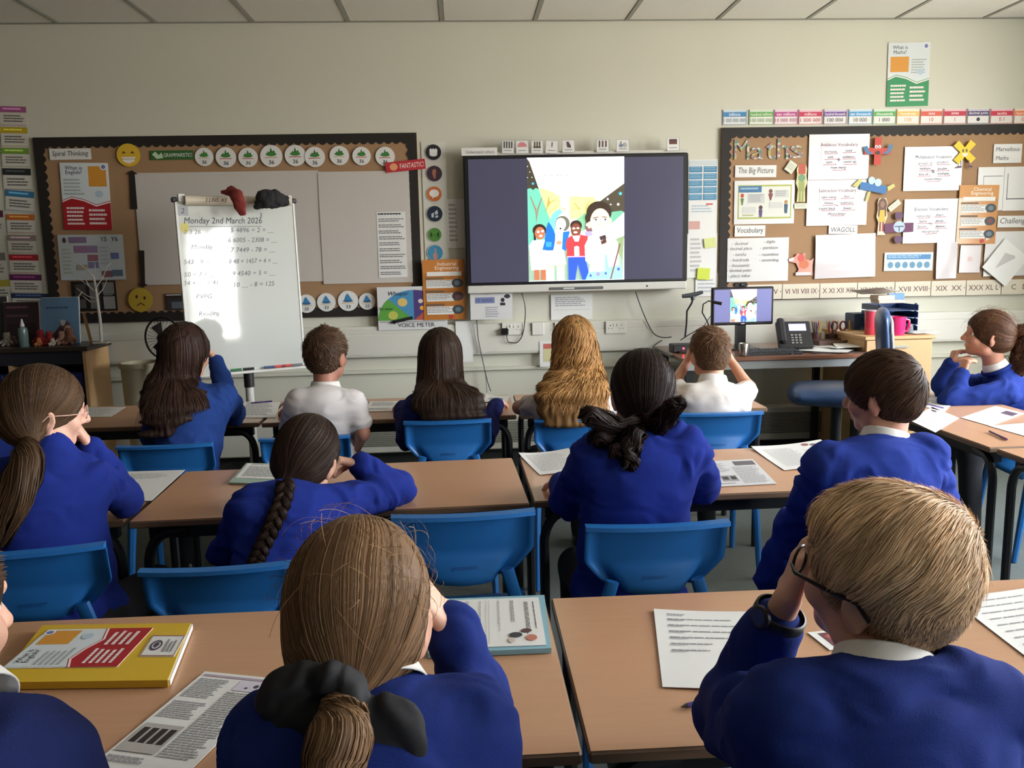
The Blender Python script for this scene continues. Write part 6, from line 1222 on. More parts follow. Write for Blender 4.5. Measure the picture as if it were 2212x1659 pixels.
# monitor
MY = 5.33
def mq(px, py): p = atY(px, py, MY); return p[0], p[2]
ma, mb_ = mq(1604, 620), mq(1604, 702); x0m, x1m = mq(1538, 660)[0], mq(1671, 660)[0]; mz1, mz0 = ma[1], mb_[1]
mn = empty('monitor', ((x0m+x1m)/2, MY, TZ), 0); tag(mn, 'black desktop monitor mirroring the picture-book page on the teacher desk', 'monitor'); cxm = (x0m+x1m)/2; hwm = (x1m-x0m)/2
L_ = lambda x, z: (x-cxm, z-TZ)
rt_ = Matrix.Rotation(math.radians(2.0), 4, 'Y')
MB().box((-hwm, 0, mz0-TZ), (hwm, .035, mz1-TZ), bev=.006).build('bezel', BLK, mn)
MB().box((-hwm+.014, -.0025, mz0-TZ+.02), (hwm-.014, .001, mz1-TZ-.014)).build('display_panel', mat('monitor_dark_glow', rgb(118, 120, 166), .2, emit=.5), mn)
pa, pb_ = mq(1577, 660)[0]-cxm, mq(1634, 660)[0]-cxm
ST = [e for e in story()]; ST[0] = ('r', 0, 0, 1, 1, (226, 196, 236))
flat_print(ST, 1, 1.1, lambda u, v, L: (pa+(pb_-pa)*u, -.0028-L*.6, mz1-TZ-.014-(mz1-mz0-.034)*v), mn, matp=SCR, pname='picture', tname='picture_text')
MB().box((-.03, .02, .01), (.03, .06, mz0-TZ+.08)).box((-.10, -.06, .0), (.10, .12, .012), bev=.003).build('stand', BLK, mn)
MB().box((-.012, -.004, mz0-TZ+.006), (.012, -.001, mz0-TZ+.012)).build('maker_mark', mat('mark_white', rgb(200, 200, 200), .4), mn)
wc_ = atY(1600, 608, MY); o = MB().box((-.045, -.02, -.012), (.045, .02, .014), bev=.006).build('webcam', BLK); o.location = (wc_[0], MY+.012, mz1+.014); MB().lathe([(.009, 0), (.009, .006), (.006, .007)], 12, M=Matrix.Translation((0, -.02, 0)) @ Matrix.Rotation(PI/2, 4, 'X')).build('lens', mat('lens_glass', rgb(10, 10, 14), .05), o); tag(o, 'small black webcam on top of the teacher monitor', 'webcam')
def on_desk(px, py, Y, z=None): p = atY(px, py, Y); p[2] = TZ if z is None else z; return p
# keyboard
p = on_desk(1668, 740, 5.08); kb = MB().box((-.19, -.07, 0), (.17, .07, .018), bev=.004).build('keyboard', mat('dark_grey_plastic', rgb(46, 48, 52), .5)); kb.location = p; kb.rotation_euler = (math.radians(4), 0, math.radians(3)); tag(kb, 'dark keyboard in front of the teacher monitor', 'keyboard')
k1 = MB().box((-.0075, -.007, 0), (.0075, .007, .006), bev=.0015).build('key', mat('key_grey', rgb(66, 68, 72), .5), kb); first = True
for r_ in range(5):
    for c2 in range(17):
        o = k1 if first else bpy.data.objects.new('key', k1.data)
        if not first: C.objects.link(o); o.parent = kb
        o.location = (-.18+.0205*c2, -.055+.026*r_, .018); first = False
# steel mug
p = on_desk(1607, 750, 5.0); mg = MB().lathe([(.026, 0), (.030, .004), (.032, .075), (.030, .078), (.027, .072), (.024, .01)], 20).build('metal_cup', mat('brushed_steel', rgb(180, 178, 172), .22, metal=1), smooth=True); mg.location = p; tag(mg, 'small brushed steel cup at the front of the teacher desk', 'cup')
# phone
p = on_desk(1716, 722, 5.22); ph = empty('desk_phone', p, math.radians(-8)); tag(ph, 'black desk telephone with lit screen beside the monitor', 'telephone')
T = Matrix.Rotation(math.radians(38), 4, 'X'); PHB = mat('phone_plastic', rgb(38, 38, 40), .45)
MB().box((-.105, -.02, .0), (.105, .012, .20), M=Matrix.Translation((0, -.05, .01)) @ Matrix.Rotation(math.radians(-38), 4, 'X'), bev=.006).build('base', PHB, ph)
TM = Matrix.Translation((0, -.05, .01)) @ Matrix.Rotation(math.radians(-38), 4, 'X')
MB().box((-.03, -.023, .125), (.075, -.019, .175), M=TM).build('lit_screen', mat('phone_screen', rgb(196, 196, 246), .2, emit=.85), ph)
MB().box((-.10, -.045, .03), (-.055, -.012, .215), M=TM, bev=.012).build('handset', PHB, ph)
for r_ in range(4):
    for c2 in range(3): MB().box((-.025+.024*c2, -.024, .03+.019*r_), (-.010+.024*c2, -.019, .04+.019*r_), M=TM).build('button', mat('button_grey', rgb(150, 150, 148), .5), ph)
MB().box((-.06, .0, 0), (.06, .09, .05), bev=.01).build('foot', PHB, ph)
# gooseneck visualiser + microphone + box with red light
p = on_desk(1480, 728, 5.25); vz_ = empty('visualiser', p); tag(vz_, 'black visualiser camera on a thin stalk left of the monitor'.replace('left of', 'beside'), 'camera')
g = lambda px, py, Y=5.25: tuple(atY(px, py, Y)-p)
MB().tube([g(1480, 728), g(1483, 700), g(1484, 672), g(1494, 655), g(1497, 645)], .006, 8).build('stalk', BLK, vz_, smooth=True)
q0, q1 = g(1474, 640), g(1518, 631); m = MB().tube([q0, tuple((A3(q0)+A3(q1))/2+A3((0, 0, -.006))), q1], [.012, .016, .010], 8); m.tube([g(1496, 636), g(1497, 648)], .014, 8); m.build('camera_head', mat('visualiser_grey', rgb(52, 58, 60), .5), vz_, smooth=True)
MB().box((-.05, -.05, 0), (.05, .05, .012), bev=.004).build('base_plate', BLK, vz_)
p = on_desk(1535, 722, 5.3); mc = empty('microphone', p); tag(mc, 'black gooseneck microphone curving in front of the monitor edge', 'microphone'); g = lambda px, py, Y=5.22: tuple(atY(px, py, Y)-p)
MB().tube([g(1536, 718, 5.3), g(1528, 695, 5.28), g(1517, 675, 5.25), g(1519, 657), g(1531, 650), g(1540, 652)], .004, 8).build('gooseneck', BLK, mc, smooth=True)
MB().tube([g(1538, 652, 5.18), g(1559, 656, 5.16)], [.009, .011], 10).build('capsule', BLK, mc, smooth=True); MB().box((-.03, -.03, 0), (.03, .03, .01), bev=.003).build('base_plate', BLK, mc)
p = on_desk(1478, 745, 5.3); bx_ = MB().box((-.085, -.06, 0), (.11, .06, .05), bev=.005).build('control_box', mat('box_black', rgb(34, 32, 34), .5)); bx_.location = p; tag(bx_, 'small black box with a glowing red light at the end of the teacher desk', 'box')
MB().lathe([(.006, 0), (.005, .004), (.002, .005)], 12, M=Matrix.Translation((-.02, -.06, .027)) @ Matrix.Rotation(PI/2, 4, 'X')).build('red_light', mat('red_led', (1, .03, .05, 1), .3, emit=14), bx_)
MB().lathe([(.004, 0), (.003, .003)], 12, M=Matrix.Translation((.03, -.06, .03)) @ Matrix.Rotation(PI/2, 4, 'X')).build('white_light', mat('white_led', (.9, .9, 1, 1), .3, emit=2), bx_)
cable([atY(1548, 742, 5.2), atY(1534, 716, 5.3), atY(1512, 712, 5.35), atY(1490, 722, 5.35), atY(1470, 735, 5.38)], 'thin black lead between the monitor and the small box', r=.003)
cable([atY(1500, 735, 5.4), atY(1530, 690, 5.6), atY(1545, 668, 5.65), atY(1560, 655, 5.66)], 'thin black lead rising behind the monitor', r=.0025)
# papers, pots, trays, mugs
def tsheet(px, py, Y, w_, h_, rz, lb, z=.001, fold=0):
    p = on_desk(px, py, Y, TZ+z); o, dep = grid_sheet('paper_sheet', w_, h_, PAPER, curl=.006, seed=int(px)); o.location = p; o.rotation_euler = (-PI/2, 0, rz); tag(o, lb, 'paper', 'papers on the teacher desk')
tsheet(1785, 742, 5.12, .21, .297, .9, 'open white paper at the front of the teacher desk pile', .004); tsheet(1825, 735, 5.2, .297, .21, .3, 'white paper leaning over the pile near the blue chair', .014); tsheet(1850, 742, 5.15, .21, .26, 1.3, 'white paper on the pile beside the blue chair back', .024); tsheet(1800, 728, 5.32, .21, .297, 1.5, 'white paper at the back of the teacher desk pile', .010)
p = on_desk(1800, 745, 5.1); o = MB().box((-.16, -.10, 0), (.20, .11, .004), bev=.001).build('folder', mat('dark_folder', rgb(60, 44, 40), .5)); o.location = p; tag(o, 'thin dark folder beneath the papers on the teacher desk', 'folder')
p = on_desk(1717, 745, 5.07); o = MB().box((-.035, -.07, 0), (.035, .07, .009), bev=.003).build('mobile_phone', mat('phone_glass', rgb(24, 22, 26), .12)); o.location = p; o.rotation_euler = (0, 0, -1.1); tag(o, 'dark mobile phone lying beside the paper pile', 'phone')
rr = random.Random(4)
for i, (px, py, r0, hh, col, lb) in enumerate([(1762, 716, .036, .085, (84, 50, 44), 'dark brown pen pot beside the telephone'), (1795, 716, .036, .075, (70, 44, 36), 'dark wooden pen pot with scissors in it'), (1838, 714, .030, .08, (150, 144, 140), 'pale grey pot beside the scissors pot')]):
    Y = 5.42; p = on_desk(px, py, Y); pot = MB().lathe([(r0*.85, 0), (r0, .004), (r0, hh), (r0*.9, hh), (r0*.86, .01)], 18).build('pen_pot', mat('pot_%d' % col[0], rgb(*col), .5), smooth=True); pot.location = p; tag(pot, lb, 'pot', 'pots on the teacher desk')
    for k in range(6 if i < 2 else 2):
        a = rr.random()*6.3; d = .02*rr.random(); c3 = [(120, 60, 54), (190, 170, 70), (60, 60, 66), (150, 96, 80), (40, 70, 110), (176, 60, 60)][k]
        o = MB().tube([(0, 0, 0), (0, 0, .145)], .004, 6).build('pencil', mat('pencil_%d' % c3[0], rgb(*c3), .5), smooth=True); MB().tube([(0, 0, .145), (0, 0, .16)], [.004, .0008], 6).build('tip', mat('pencil_wood', rgb(190, 150, 110), .6), o); o.location = p+A3((d*math.cos(a), d*math.sin(a), .012)); o.rotation_euler = (rr.uniform(-.2, .2), rr.uniform(-.22, .22), 0); tag(o, ['brown', 'yellow', 'black', 'tan', 'navy', 'red'][k]+' pencil standing in the %s' % ['brown pot beside the telephone', 'scissors pot', 'grey pot'][i], 'pencil', 'pencils in the pots')
sc2 = empty('scissors', on_desk(1812, 700, 5.42, TZ+.05)); tag(sc2, 'dark red-handled scissors standing handles up in the wooden pot', 'scissors')
for sx in (-1, 1):
    MB().tube([(sx*.028+.020*math.cos(t), 0, .075+.030*math.sin(t)) for t in np.linspace(0, 2*PI, 17)], .006, 7).build('handle', mat('scissor_handle', rgb(96, 30, 30), .4), sc2, smooth=True); MB().box((sx*.006-.006, -.002, -.04), (sx*.006+.006, .002, .055)).build('blade', mat('brushed_steel', (1, 1, 1, 1)), sc2)
tin = empty('tool_tray', on_desk(1800, 722, 5.30)); tag(tin, 'low dark wooden tray of odds and ends before the pen pots', 'tray')
m = MB(); m.box((-.11, -.05, 0), (.11, .05, .006)); [m.box(a, b_) for a, b_ in (((-.11, -.05, .006), (.11, -.044, .05)), ((-.11, .044, .006), (.11, .05, .05)), ((-.11, -.044, .006), (-.104, .044, .05)), ((.104, -.044, .006), (.11, .044, .05)))]; m.build('tray_body', mat('dark_wood_tray', rgb(86, 58, 46), .5), tin)
bb = on_desk(1858, 705, 5.5); o = MB().box((-.065, -.05, 0), (.065, .09, .20), bev=.004).build('box_file', mat('navy_box', rgb(44, 66, 96), .5)); MB().box((-.02, -.052, .05), (.02, -.049, .11)).build('spine_label', mat('label_grey', rgb(120, 126, 134), .6), o); o.location = bb; tag(o, 'navy upright box file behind the pots on the teacher desk', 'box')
# letter tray tower
lt = empty('letter_tray_tower', (atY(1930, 715, 5.30)[0], 5.34, cz)); tag(lt, 'tower of blue plastic letter trays on the oak cabinet', 'tray'); BT = mat('blue_tray_plastic', rgb(36, 66, 118), .35)
zt = atY(1925, 655, 5.3)[2]-cz; n = 4
for k in range(n):
    z = zt*k/n; m = MB().box((-.13, -.12, z), (.115, .14, z+.004)).box((-.13, -.12, z+.004), (-.126, .14, z+zt/n*.82)).box((.111, -.12, z+.004), (.115, .14, z+zt/n*.82)).box((-.126, .136, z+.004), (.111, .14, z+zt/n*.82)); m.build('letter_tray', BT, lt)
for sx in (-.128, .113): MB().box((sx-.004, -.10, 0), (sx+.004, -.08, zt)).build('riser', BT, lt)
bz_ = cz+zt
for (px, y0_, wd, hh, col, lb) in [((1925), 0, .085, .018, (214, 200, 180), 'flat cream box on top of the letter trays'), ((1913), .018, .055, .032, (222, 210, 196), 'small cream box on top of the flat cream box')]:
    x = atY(px, 650, 5.26)[0]; o = MB().box((-wd, -.05, 0), (wd, .06, hh), bev=.003).build('card_box', mat('cream_card', rgb(*col), .6)); o.location = (x, 5.30, bz_+y0_+.003); tag(o, lb, 'box')
x = atY(1938, 640, 5.4)[0]; o = MB().box((-.055, -.01, 0), (.055, .01, .05), bev=.003).build('card_box', mat('pale_blue_card', rgb(110, 150, 190), .6)); o.location = (x, 5.42, bz_+.006); tag(o, 'pale blue card box behind the cream boxes', 'box')
o, _d = grid_sheet('paper_sheet', .20, .26, PAPER, curl=.02, seed=3); o.location = (atY(1890, 632, 5.3)[0], 5.33, bz_+.060); o.rotation_euler = (-PI/2-.1, .12, .6); tag(o, 'loose white sheets lying over the letter tray tower', 'paper')
def mug(px, py, Y, r0, hh, col, lb, handle=1, name='mug'):
    p = atY(px, py, Y); p[2] = cz; PK = mat('mug_%d_%d' % col[:2], rgb(*col), .25, coat=.4); r = MB().lathe([(r0*.82, 0), (r0*.88, .003), (r0*.97, hh*.5), (r0, hh), (r0*.93, hh), (r0*.88, hh*.5), (r0*.8, .008)], 26).build(name, PK, smooth=True); r.location = p; tag(r, lb, 'mug')
    if handle: MB().tube([(r0*.93, 0, hh*.85), (r0*1.45, 0, hh*.8), (r0*1.5, 0, hh*.45), (r0*1.25, 0, hh*.2), (r0*.85, 0, hh*.18)], r0*.14, 8).build('handle', PK, r, smooth=True)
    return r
mug(1936, 712, 5.08, .054, .112, (224, 40, 110), 'large bright pink mug on the oak cabinet'); mg2 = mug(1880, 705, 5.14, .036, .145, (206, 60, 84), 'tall pink tumbler behind the blue chair back', 0, 'tumbler'); MB().lathe([(.038, .145), (.039, .150), (.030, .153)], 20).build('lid', mat('clear_lid', rgb(190, 170, 176), .2), mg2, smooth=True)
p = atY(1965, 712, 5.12); p[2] = cz; o = MB().lathe([(.018, 0), (.02, .003), (.02, .045), (.014, .052), (.015, .062), (.012, .062), (.017, .04), (.016, .006)], 18).build('glass_jar', mat('jar_glass', rgb(220, 230, 236), .08, trans=.8), smooth=True); o.location = p; tag(o, 'tiny clear glass jar beside the pink mug', 'jar')
p = atY(1990, 715, 5.15); o, _d = grid_sheet('paper_sheet', .20, .16, PAPER, curl=.004, seed=9); o.location = (p[0]-.01, 5.15, cz+.004); o.rotation_euler = (-PI/2, 0, .2); tag(o, 'loose paper at the cabinet corner beside the pink mug', 'paper')
# teacher chair
TC = mat('blue_vinyl', rgb(44, 74, 118), .36, var=.08, vscale=3, coat=.2); s0 = atY(1775, 851, 4.72); tc2 = empty('office_chair', (atY(1800, 850, 4.72)[0], 4.72, 0), math.radians(-22)); tag(tc2, 'blue vinyl office chair standing sideways before the teacher desk', 'chair'); o3 = A3(tc2.location)
S = SDF(); sz = float(atY(1780, 852, 4.72)[2]); S.cap((-.17, 0, sz), (.22, 0, sz), 1, k=.02, s3=(.085, .22, .062)); S.ell((.02, 0, sz+.01), (.22, .2, .05), k=.05); V, F = S.mesh(.012); mesh_np('seat', V, F, TC, tc2)
S = SDF(); bx0 = float(atY(1897, 760, 4.72)[0]-o3[0]); bxt = float(atY(1896, 690, 4.72)[0]-o3[0]); zt2 = float(atY(1896, 668, 4.72)[2]); S.cap((bx0+.015, 0, sz+.10), (bxt, 0, zt2-.05), 1, k=.02, s3=(.040, .19, .07)); V, F = S.mesh(.012); bk2 = mesh_np('backrest', V, F, TC, tc2)
S = SDF(); S.cap((bx0+.045, 0, sz+.12), (bxt+.032, 0, zt2-.08), 1, k=.02, s3=(.022, .17, .06)); V, F = S.mesh(.010); mesh_np('back_shell', V, F, mat('shell_grey', rgb(150, 152, 150), .4), bk2)
MB().tube([(.1, 0, sz-.05), (bx0+.06, 0, sz-.02), (bx0+.06, 0, sz+.12)], .018, 8).build('back_bracket', BLACKM, tc2, smooth=True); MB().tube([(0.02, 0, .12), (.02, 0, sz-.05)], .03, 12).build('gas_column', BLACKM, tc2, smooth=True)
for k in range(5):
    a = 2*PI*k/5; MB().tube([(.02, 0, .12), (.02+.28*math.cos(a), .28*math.sin(a), .07)], [.028, .016], 8).build('foot', BLACKM, tc2, smooth=True); MB().lathe([(.022, -.014), (.026, 0), (.022, .014)], 12, M=Matrix.Translation((.02+.28*math.cos(a), .28*math.sin(a), .028)) @ Matrix.Rotation(PI/2, 4, 'X')).build('castor', BLACKM, tc2, smooth=True)

# ================================================================ LEFT CABINET AND ITS THINGS
LZ = .96; lc = empty('low_cabinet', (0, 0, 0)); tag(lc, 'low dark-topped cabinet with light wood side and blue trays, beside the flip chart', 'cabinet'); lx1 = float(atY(190, 800, 5.36)[0]); lx0 = XL+.02
DKT = mat('dark_top', rgb(52, 42, 32), .35); DKI = mat('dark_inside', rgb(34, 34, 44), .7)
MB().box((lx0, 5.335, LZ-.03), (lx1+.02, 5.70, LZ), bev=.004).build('top', DKT, lc)
MB().box((lx1-.02, 5.35, .02), (lx1, 5.69, LZ-.03)).build('side_panel', OAK, lc); MB().box((lx0, 5.35, .02), (lx0+.02, 5.69, LZ-.03)).build('side_panel', OAK, lc); MB().box((lx0+.02, 5.67, .02), (lx1-.02, 5.69, LZ-.03)).build('back_panel', DKI, lc); MB().box((lx0+.02, 5.36, LZ-.11), (lx1-.02, 5.38, LZ-.03)).build('top_rail', DKI, lc)
xs_ = [lx0+.02, lx0+.46, lx0+.90, lx1-.02]
for x in xs_[1:3]: MB().box((x-.009, 5.36, .02), (x+.009, 5.67, LZ-.11)).build('divider', OAK, lc)
MB().box((lx0+.02, 5.36, .02), (lx1-.02, 5.67, .04)).build('shelf', OAK, lc)
TB = mat('blue_storage_tray', rgb(24, 40, 100), .45)
for c_i in range(3):
    xa, xb = xs_[c_i]+.02, xs_[c_i+1]-.02
    for k in range(5):
        z = .05+.155*k; tr_ = MB().box((xa, 5.37, z), (xb, 5.65, z+.125), bev=.008).build('storage_tray', TB, lc); MB().box((xa+.03, 5.36, z+.085), (xb-.03, 5.372, z+.12), bev=.003).build('tray_lip', TB, tr_)
        if (c_i*5+k) % 3 == 0: MB().box((xa+.08, 5.366, z+.03), (xa+.24, 5.371, z+.075)).build('tray_label', PAPER, tr_)
def thing_box(name, px0, py0, px1, py1, Y, dpt, col, lb, cat, rx=0, elems=None, rz=0):
    A_, B2 = atY(px0, (py0+py1)/2, Y), atY(px1, (py0+py1)/2, Y); z1 = atY((px0+px1)/2, py0, Y)[2]; w_ = B2[0]-A_[0]; h_ = z1-LZ
    o = MB().box((-w_/2, 0, 0), (w_/2, dpt, h_), bev=.002).build(name, mat('cover_%d_%d' % (col[0], col[2]), rgb(*col), .35)); o.location = ((A_[0]+B2[0])/2, Y, LZ); o.rotation_euler = (math.radians(rx), 0, rz); tag(o, lb, cat)
    MB().box((-w_/2+.004, .0015, .003), (w_/2-.0006+.002, dpt-.0015, h_-.003+.005)).build('pages', PAPER, o)
    if elems: flat_print(elems, w_, h_, lambda u, v, L: ((u-.5)*w_, -.0004-L, h_*(1-v)), o)
    return o
thing_box('picture_book', 85, 642, 168, 738, 5.55, .012, (104, 140, 172), 'blue picture book standing upright on the low cabinet', 'book', -8, [('l', .14, .2, .9, .28, 1, (70, 98, 128)), ('e', .62, .62, .13, .12, (86, 60, 70)), ('e', .7, .7, .1, .1, (196, 160, 140)), ('p', [(.5, .48), (.66, .5), (.6, .62), (.52, .6)], (190, 190, 196)), ('p', [(.3, .8), (.5, .6), (.6, .95), (.3, .98)], (80, 50, 60))])
thing_box('picture_book', 4, 652, 82, 740, 5.58, .014, (56, 40, 44), 'dark covered book standing behind the hand gel bottle', 'book', -7, [('l', .1, .1, .9, .2, 1, (120, 80, 84)), ('l', .1, .3, .8, .4, 1, (100, 70, 74)), ('r', .1, .5, .9, .9, (46, 30, 36))])
thing_box('picture_book', -40, 640, 14, 740, 5.62, .016, (60, 64, 60), 'grey covered book at the picture edge on the low cabinet', 'book', -6, None)
p = atY(52, 740, 5.42); bt = MB().lathe([(.026, 0), (.028, .004), (.028, .10), (.024, .118), (.011, .124)], 20).build('gel_bottle', mat('gel_plastic', rgb(130, 160, 156), .15, trans=.35), smooth=True); bt.location = (p[0], 5.42, LZ); MB().lathe([(.013, .124), (.013, .136), (.010, .142), (.004, .168), (.003, .172)], 14).build('nozzle', mat('nozzle_white', rgb(226, 226, 220), .4), bt, smooth=True); tag(bt, 'clear green hand gel bottle with a white nozzle on the low cabinet', 'bottle')
for i, (px, r0, col, lb) in enumerate([(16, .030, (150, 140, 130), 'small pale soft toy at the edge of the low cabinet'), (30, .022, (90, 70, 66), 'small dark brown soft toy before the dark book'), (88, .034, (130, 26, 26), 'dark red knitted toy under the blue book'), (108, .030, (150, 44, 34), 'bright red knitted toy beside the dark red one'), (84, .018, (196, 120, 70), 'tiny orange toy at the cabinet front'), (114, .016, (216, 206, 196), 'tiny white toy shell at the cabinet front'), (136, .030, (190, 150, 130), 'small doll figure with a tan face and dark coat'), (152, .036, (120, 84, 66), 'brown lumpy figure beside the doll')]):
    Y = 5.44 if r0 < .02 else 5.49; p = atY(px, 735, Y); rr = random.Random(i*5); S = SDF(); S.ell((0, 0, r0*.9), (r0, r0*.8, r0*.95), k=.01); S.ell((0, -.004, r0*2.1), (r0*.7, r0*.65, r0*.68), k=.012)
    for sx in (-1, 1): S.cap((sx*r0*.6, -.005, r0*1.2), (sx*r0*1.2, -.02, r0*.7), r0*.26, k=.008); S.cap((sx*r0*.4, -.01, r0*.4), (sx*r0*.6, -.03, r0*.2), r0*.3, k=.008); S.ell((sx*r0*.45, 0, r0*2.7), (r0*.22, r0*.16, r0*.24), k=.006)
    S.cut((0, 0, -1), 0); V, F = S.mesh(max(.0035, r0*.12), lambda P, N: .0012*vnoise(P*160)); o = mesh_np('soft_toy', V, F, mat('toy_%d_%d' % col[:2], rgb(*col), .9, var=.3, vscale=60, bump=.4, bscale=300)); o.location = (p[0], Y, LZ+.001); tag(o, lb, 'toy', 'little toys on the low cabinet')
    m = MB(); m.col = (.01, .01, .01, 1); [m.lathe([(r0*.1, 0), (r0*.08, .002), (.0005, .003)], 8, M=Matrix.Translation((sx*r0*.26, -r0*.62-.003, r0*2.2)) @ Matrix.Rotation(PI/2, 4, 'X')) for sx in (-1, 1)]; m.build('button_eyes', BLK, o)['kind'] = 'stuff'
p = atY(196, 722, 5.5); o = MB().box((-.009, -.003, 0), (.009, .003, .19)).build('ruler', mat('ruler_wood', rgb(150, 112, 78), .6)); o.location = (p[0], 5.5, LZ+.002); o.rotation_euler = (math.radians(-6), math.radians(-12), 0); tag(o, 'wooden ruler leaning upright beside the white twig tree', 'ruler')
# twig tree
tp0 = atY(218, 725, 5.5); tt = empty('twig_tree', (tp0[0], 5.5, LZ)); tag(tt, 'white decorative twig tree on the low cabinet', 'ornament'); TW = mat('twig_white', rgb(206, 200, 192), .5)
tq = lambda px, py, Y=5.5: tuple(A3(atY(px, py, Y))-A3((tp0[0], 5.5, LZ)))
MB().box((-.045, -.035, 0), (.045, .035, .012), bev=.003).build('base', TW, tt)
MB().tube([(0, 0, .01), tq(216, 690), tq(211, 655), tq(207, 625), tq(203, 600), tq(190, 585), tq(172, 570), tq(158, 562)], [.011, .010, .009, .008, .006, .004, .003, .0015], 8).build('trunk', TW, tt, smooth=True)
for br_ in ([(207, 622), (222, 600), (232, 575), (240, 568)], [(208, 632), (192, 618), (178, 608), (170, 600)], [(210, 645), (190, 640), (172, 628), (166, 622)], [(209, 640), (222, 625), (229, 610), (231, 600)], [(211, 652), (195, 652), (180, 640)], [(192, 618), (186, 606), (184, 598)], [(178, 630), (170, 640), (166, 646)], [(203, 600), (206, 580), (204, 566)], [(222, 602), (216, 588), (218, 576)]):
    n = len(br_); MB().tube([tq(x, y, 5.5+.02*math.sin(x)) for x, y in br_], list(np.linspace(.004, .0012, n)), 6).build('branch', TW, tt, smooth=True)
# fan, bin, bag
p = atY(352, 730, 5.3); fn_ = empty('pedestal_fan', (p[0], 5.3, 0)); tag(fn_, 'black pedestal fan with a round wire guard behind the long-haired girl', 'fan')
MB().tube([(.105*math.cos(t), 0, p[2]+.125*math.sin(t)) for t in np.linspace(0, 2*PI, 33)], .006, 6).build('guard_rim', BLACKM, fn_, smooth=True)
m = MB()
for k in range(28): t = 2*PI*k/28; m.tube([(.02*math.cos(t), -.03, p[2]+.02*math.sin(t)), (.07*math.cos(t), -.028, p[2]+.085*math.sin(t)), (.104*math.cos(t), 0, p[2]+.124*math.sin(t))], .0012, 4)
m.build('guard_wires', BLACKM, fn_)['kind'] = 'stuff'
for k in range(3):
    t = 2*PI*k/3; d_ = MB(); d_.add([(.015*math.cos(t-.4), .005, p[2]+.015*math.sin(t-.4)), (.085*math.cos(t-.45), .012, p[2]+.1*math.sin(t-.45)), (.085*math.cos(t+.35), -.008, p[2]+.1*math.sin(t+.35)), (.015*math.cos(t+.4), -.002, p[2]+.015*math.sin(t+.4))], [(0, 1, 2, 3)]); o = d_.build('blade', mat('fan_blade', rgb(60, 60, 62), .5), fn_); s_ = o.modifiers.new('t', 'SOLIDIFY'); s_.thickness = .003
MB().lathe([(.03, -.04), (.034, 0), (.045, .06), (.03, .09)], 16, M=Matrix.Translation((0, .02, p[2])) @ Matrix.Rotation(-PI/2, 4, 'X')).build('motor', BLACKM, fn_, smooth=True); MB().tube([(0, .05, .02), (0, .05, p[2])], .012, 8).build('pole', BLACKM, fn_, smooth=True); MB().lathe([(.14, 0), (.14, .012), (.02, .03)], 24, at=(0, .05, 0)).build('base', BLACKM, fn_, smooth=True)
p = atY(305, 782, 5.5); o = MB().lathe([(.10, 0), (.125, p[2]-.03), (.135, p[2]-.03), (.135, p[2]), (.12, p[2]), (.118, p[2]-.03), (.095, .01)], 24).build('waste_bin', mat('cream_bin', rgb(186, 178, 150), .5), smooth=True); o.location = (p[0], 5.5, 0); tag(o, 'tall cream plastic waste bin beside the low cabinet', 'bin')
S = SDF(); S.ell((0, 0, .12), (.17, .11, .12), k=.03); S.ell((.03, 0, .2), (.11, .08, .09), k=.04); S.cut((0, 0, -1), 0); V, F = S.mesh(.01, lambda P, N: .008*vnoise(P*14)); o = mesh_np('school_bag', V, F, mat('black_nylon', rgb(24, 24, 28), .6, bump=.3, bscale=90)); q = atY(540, 985, 4.35); o.location = (q[0], 4.42, 0); MB().tube([(-.05, 0, .27), (0, 0, .33), (.05, 0, .27)], .008, 6).build('strap', mat('black_nylon', (0, 0, 0, 1)), o, smooth=True); tag(o, 'black school bag on the floor under the front row of desks', 'bag')

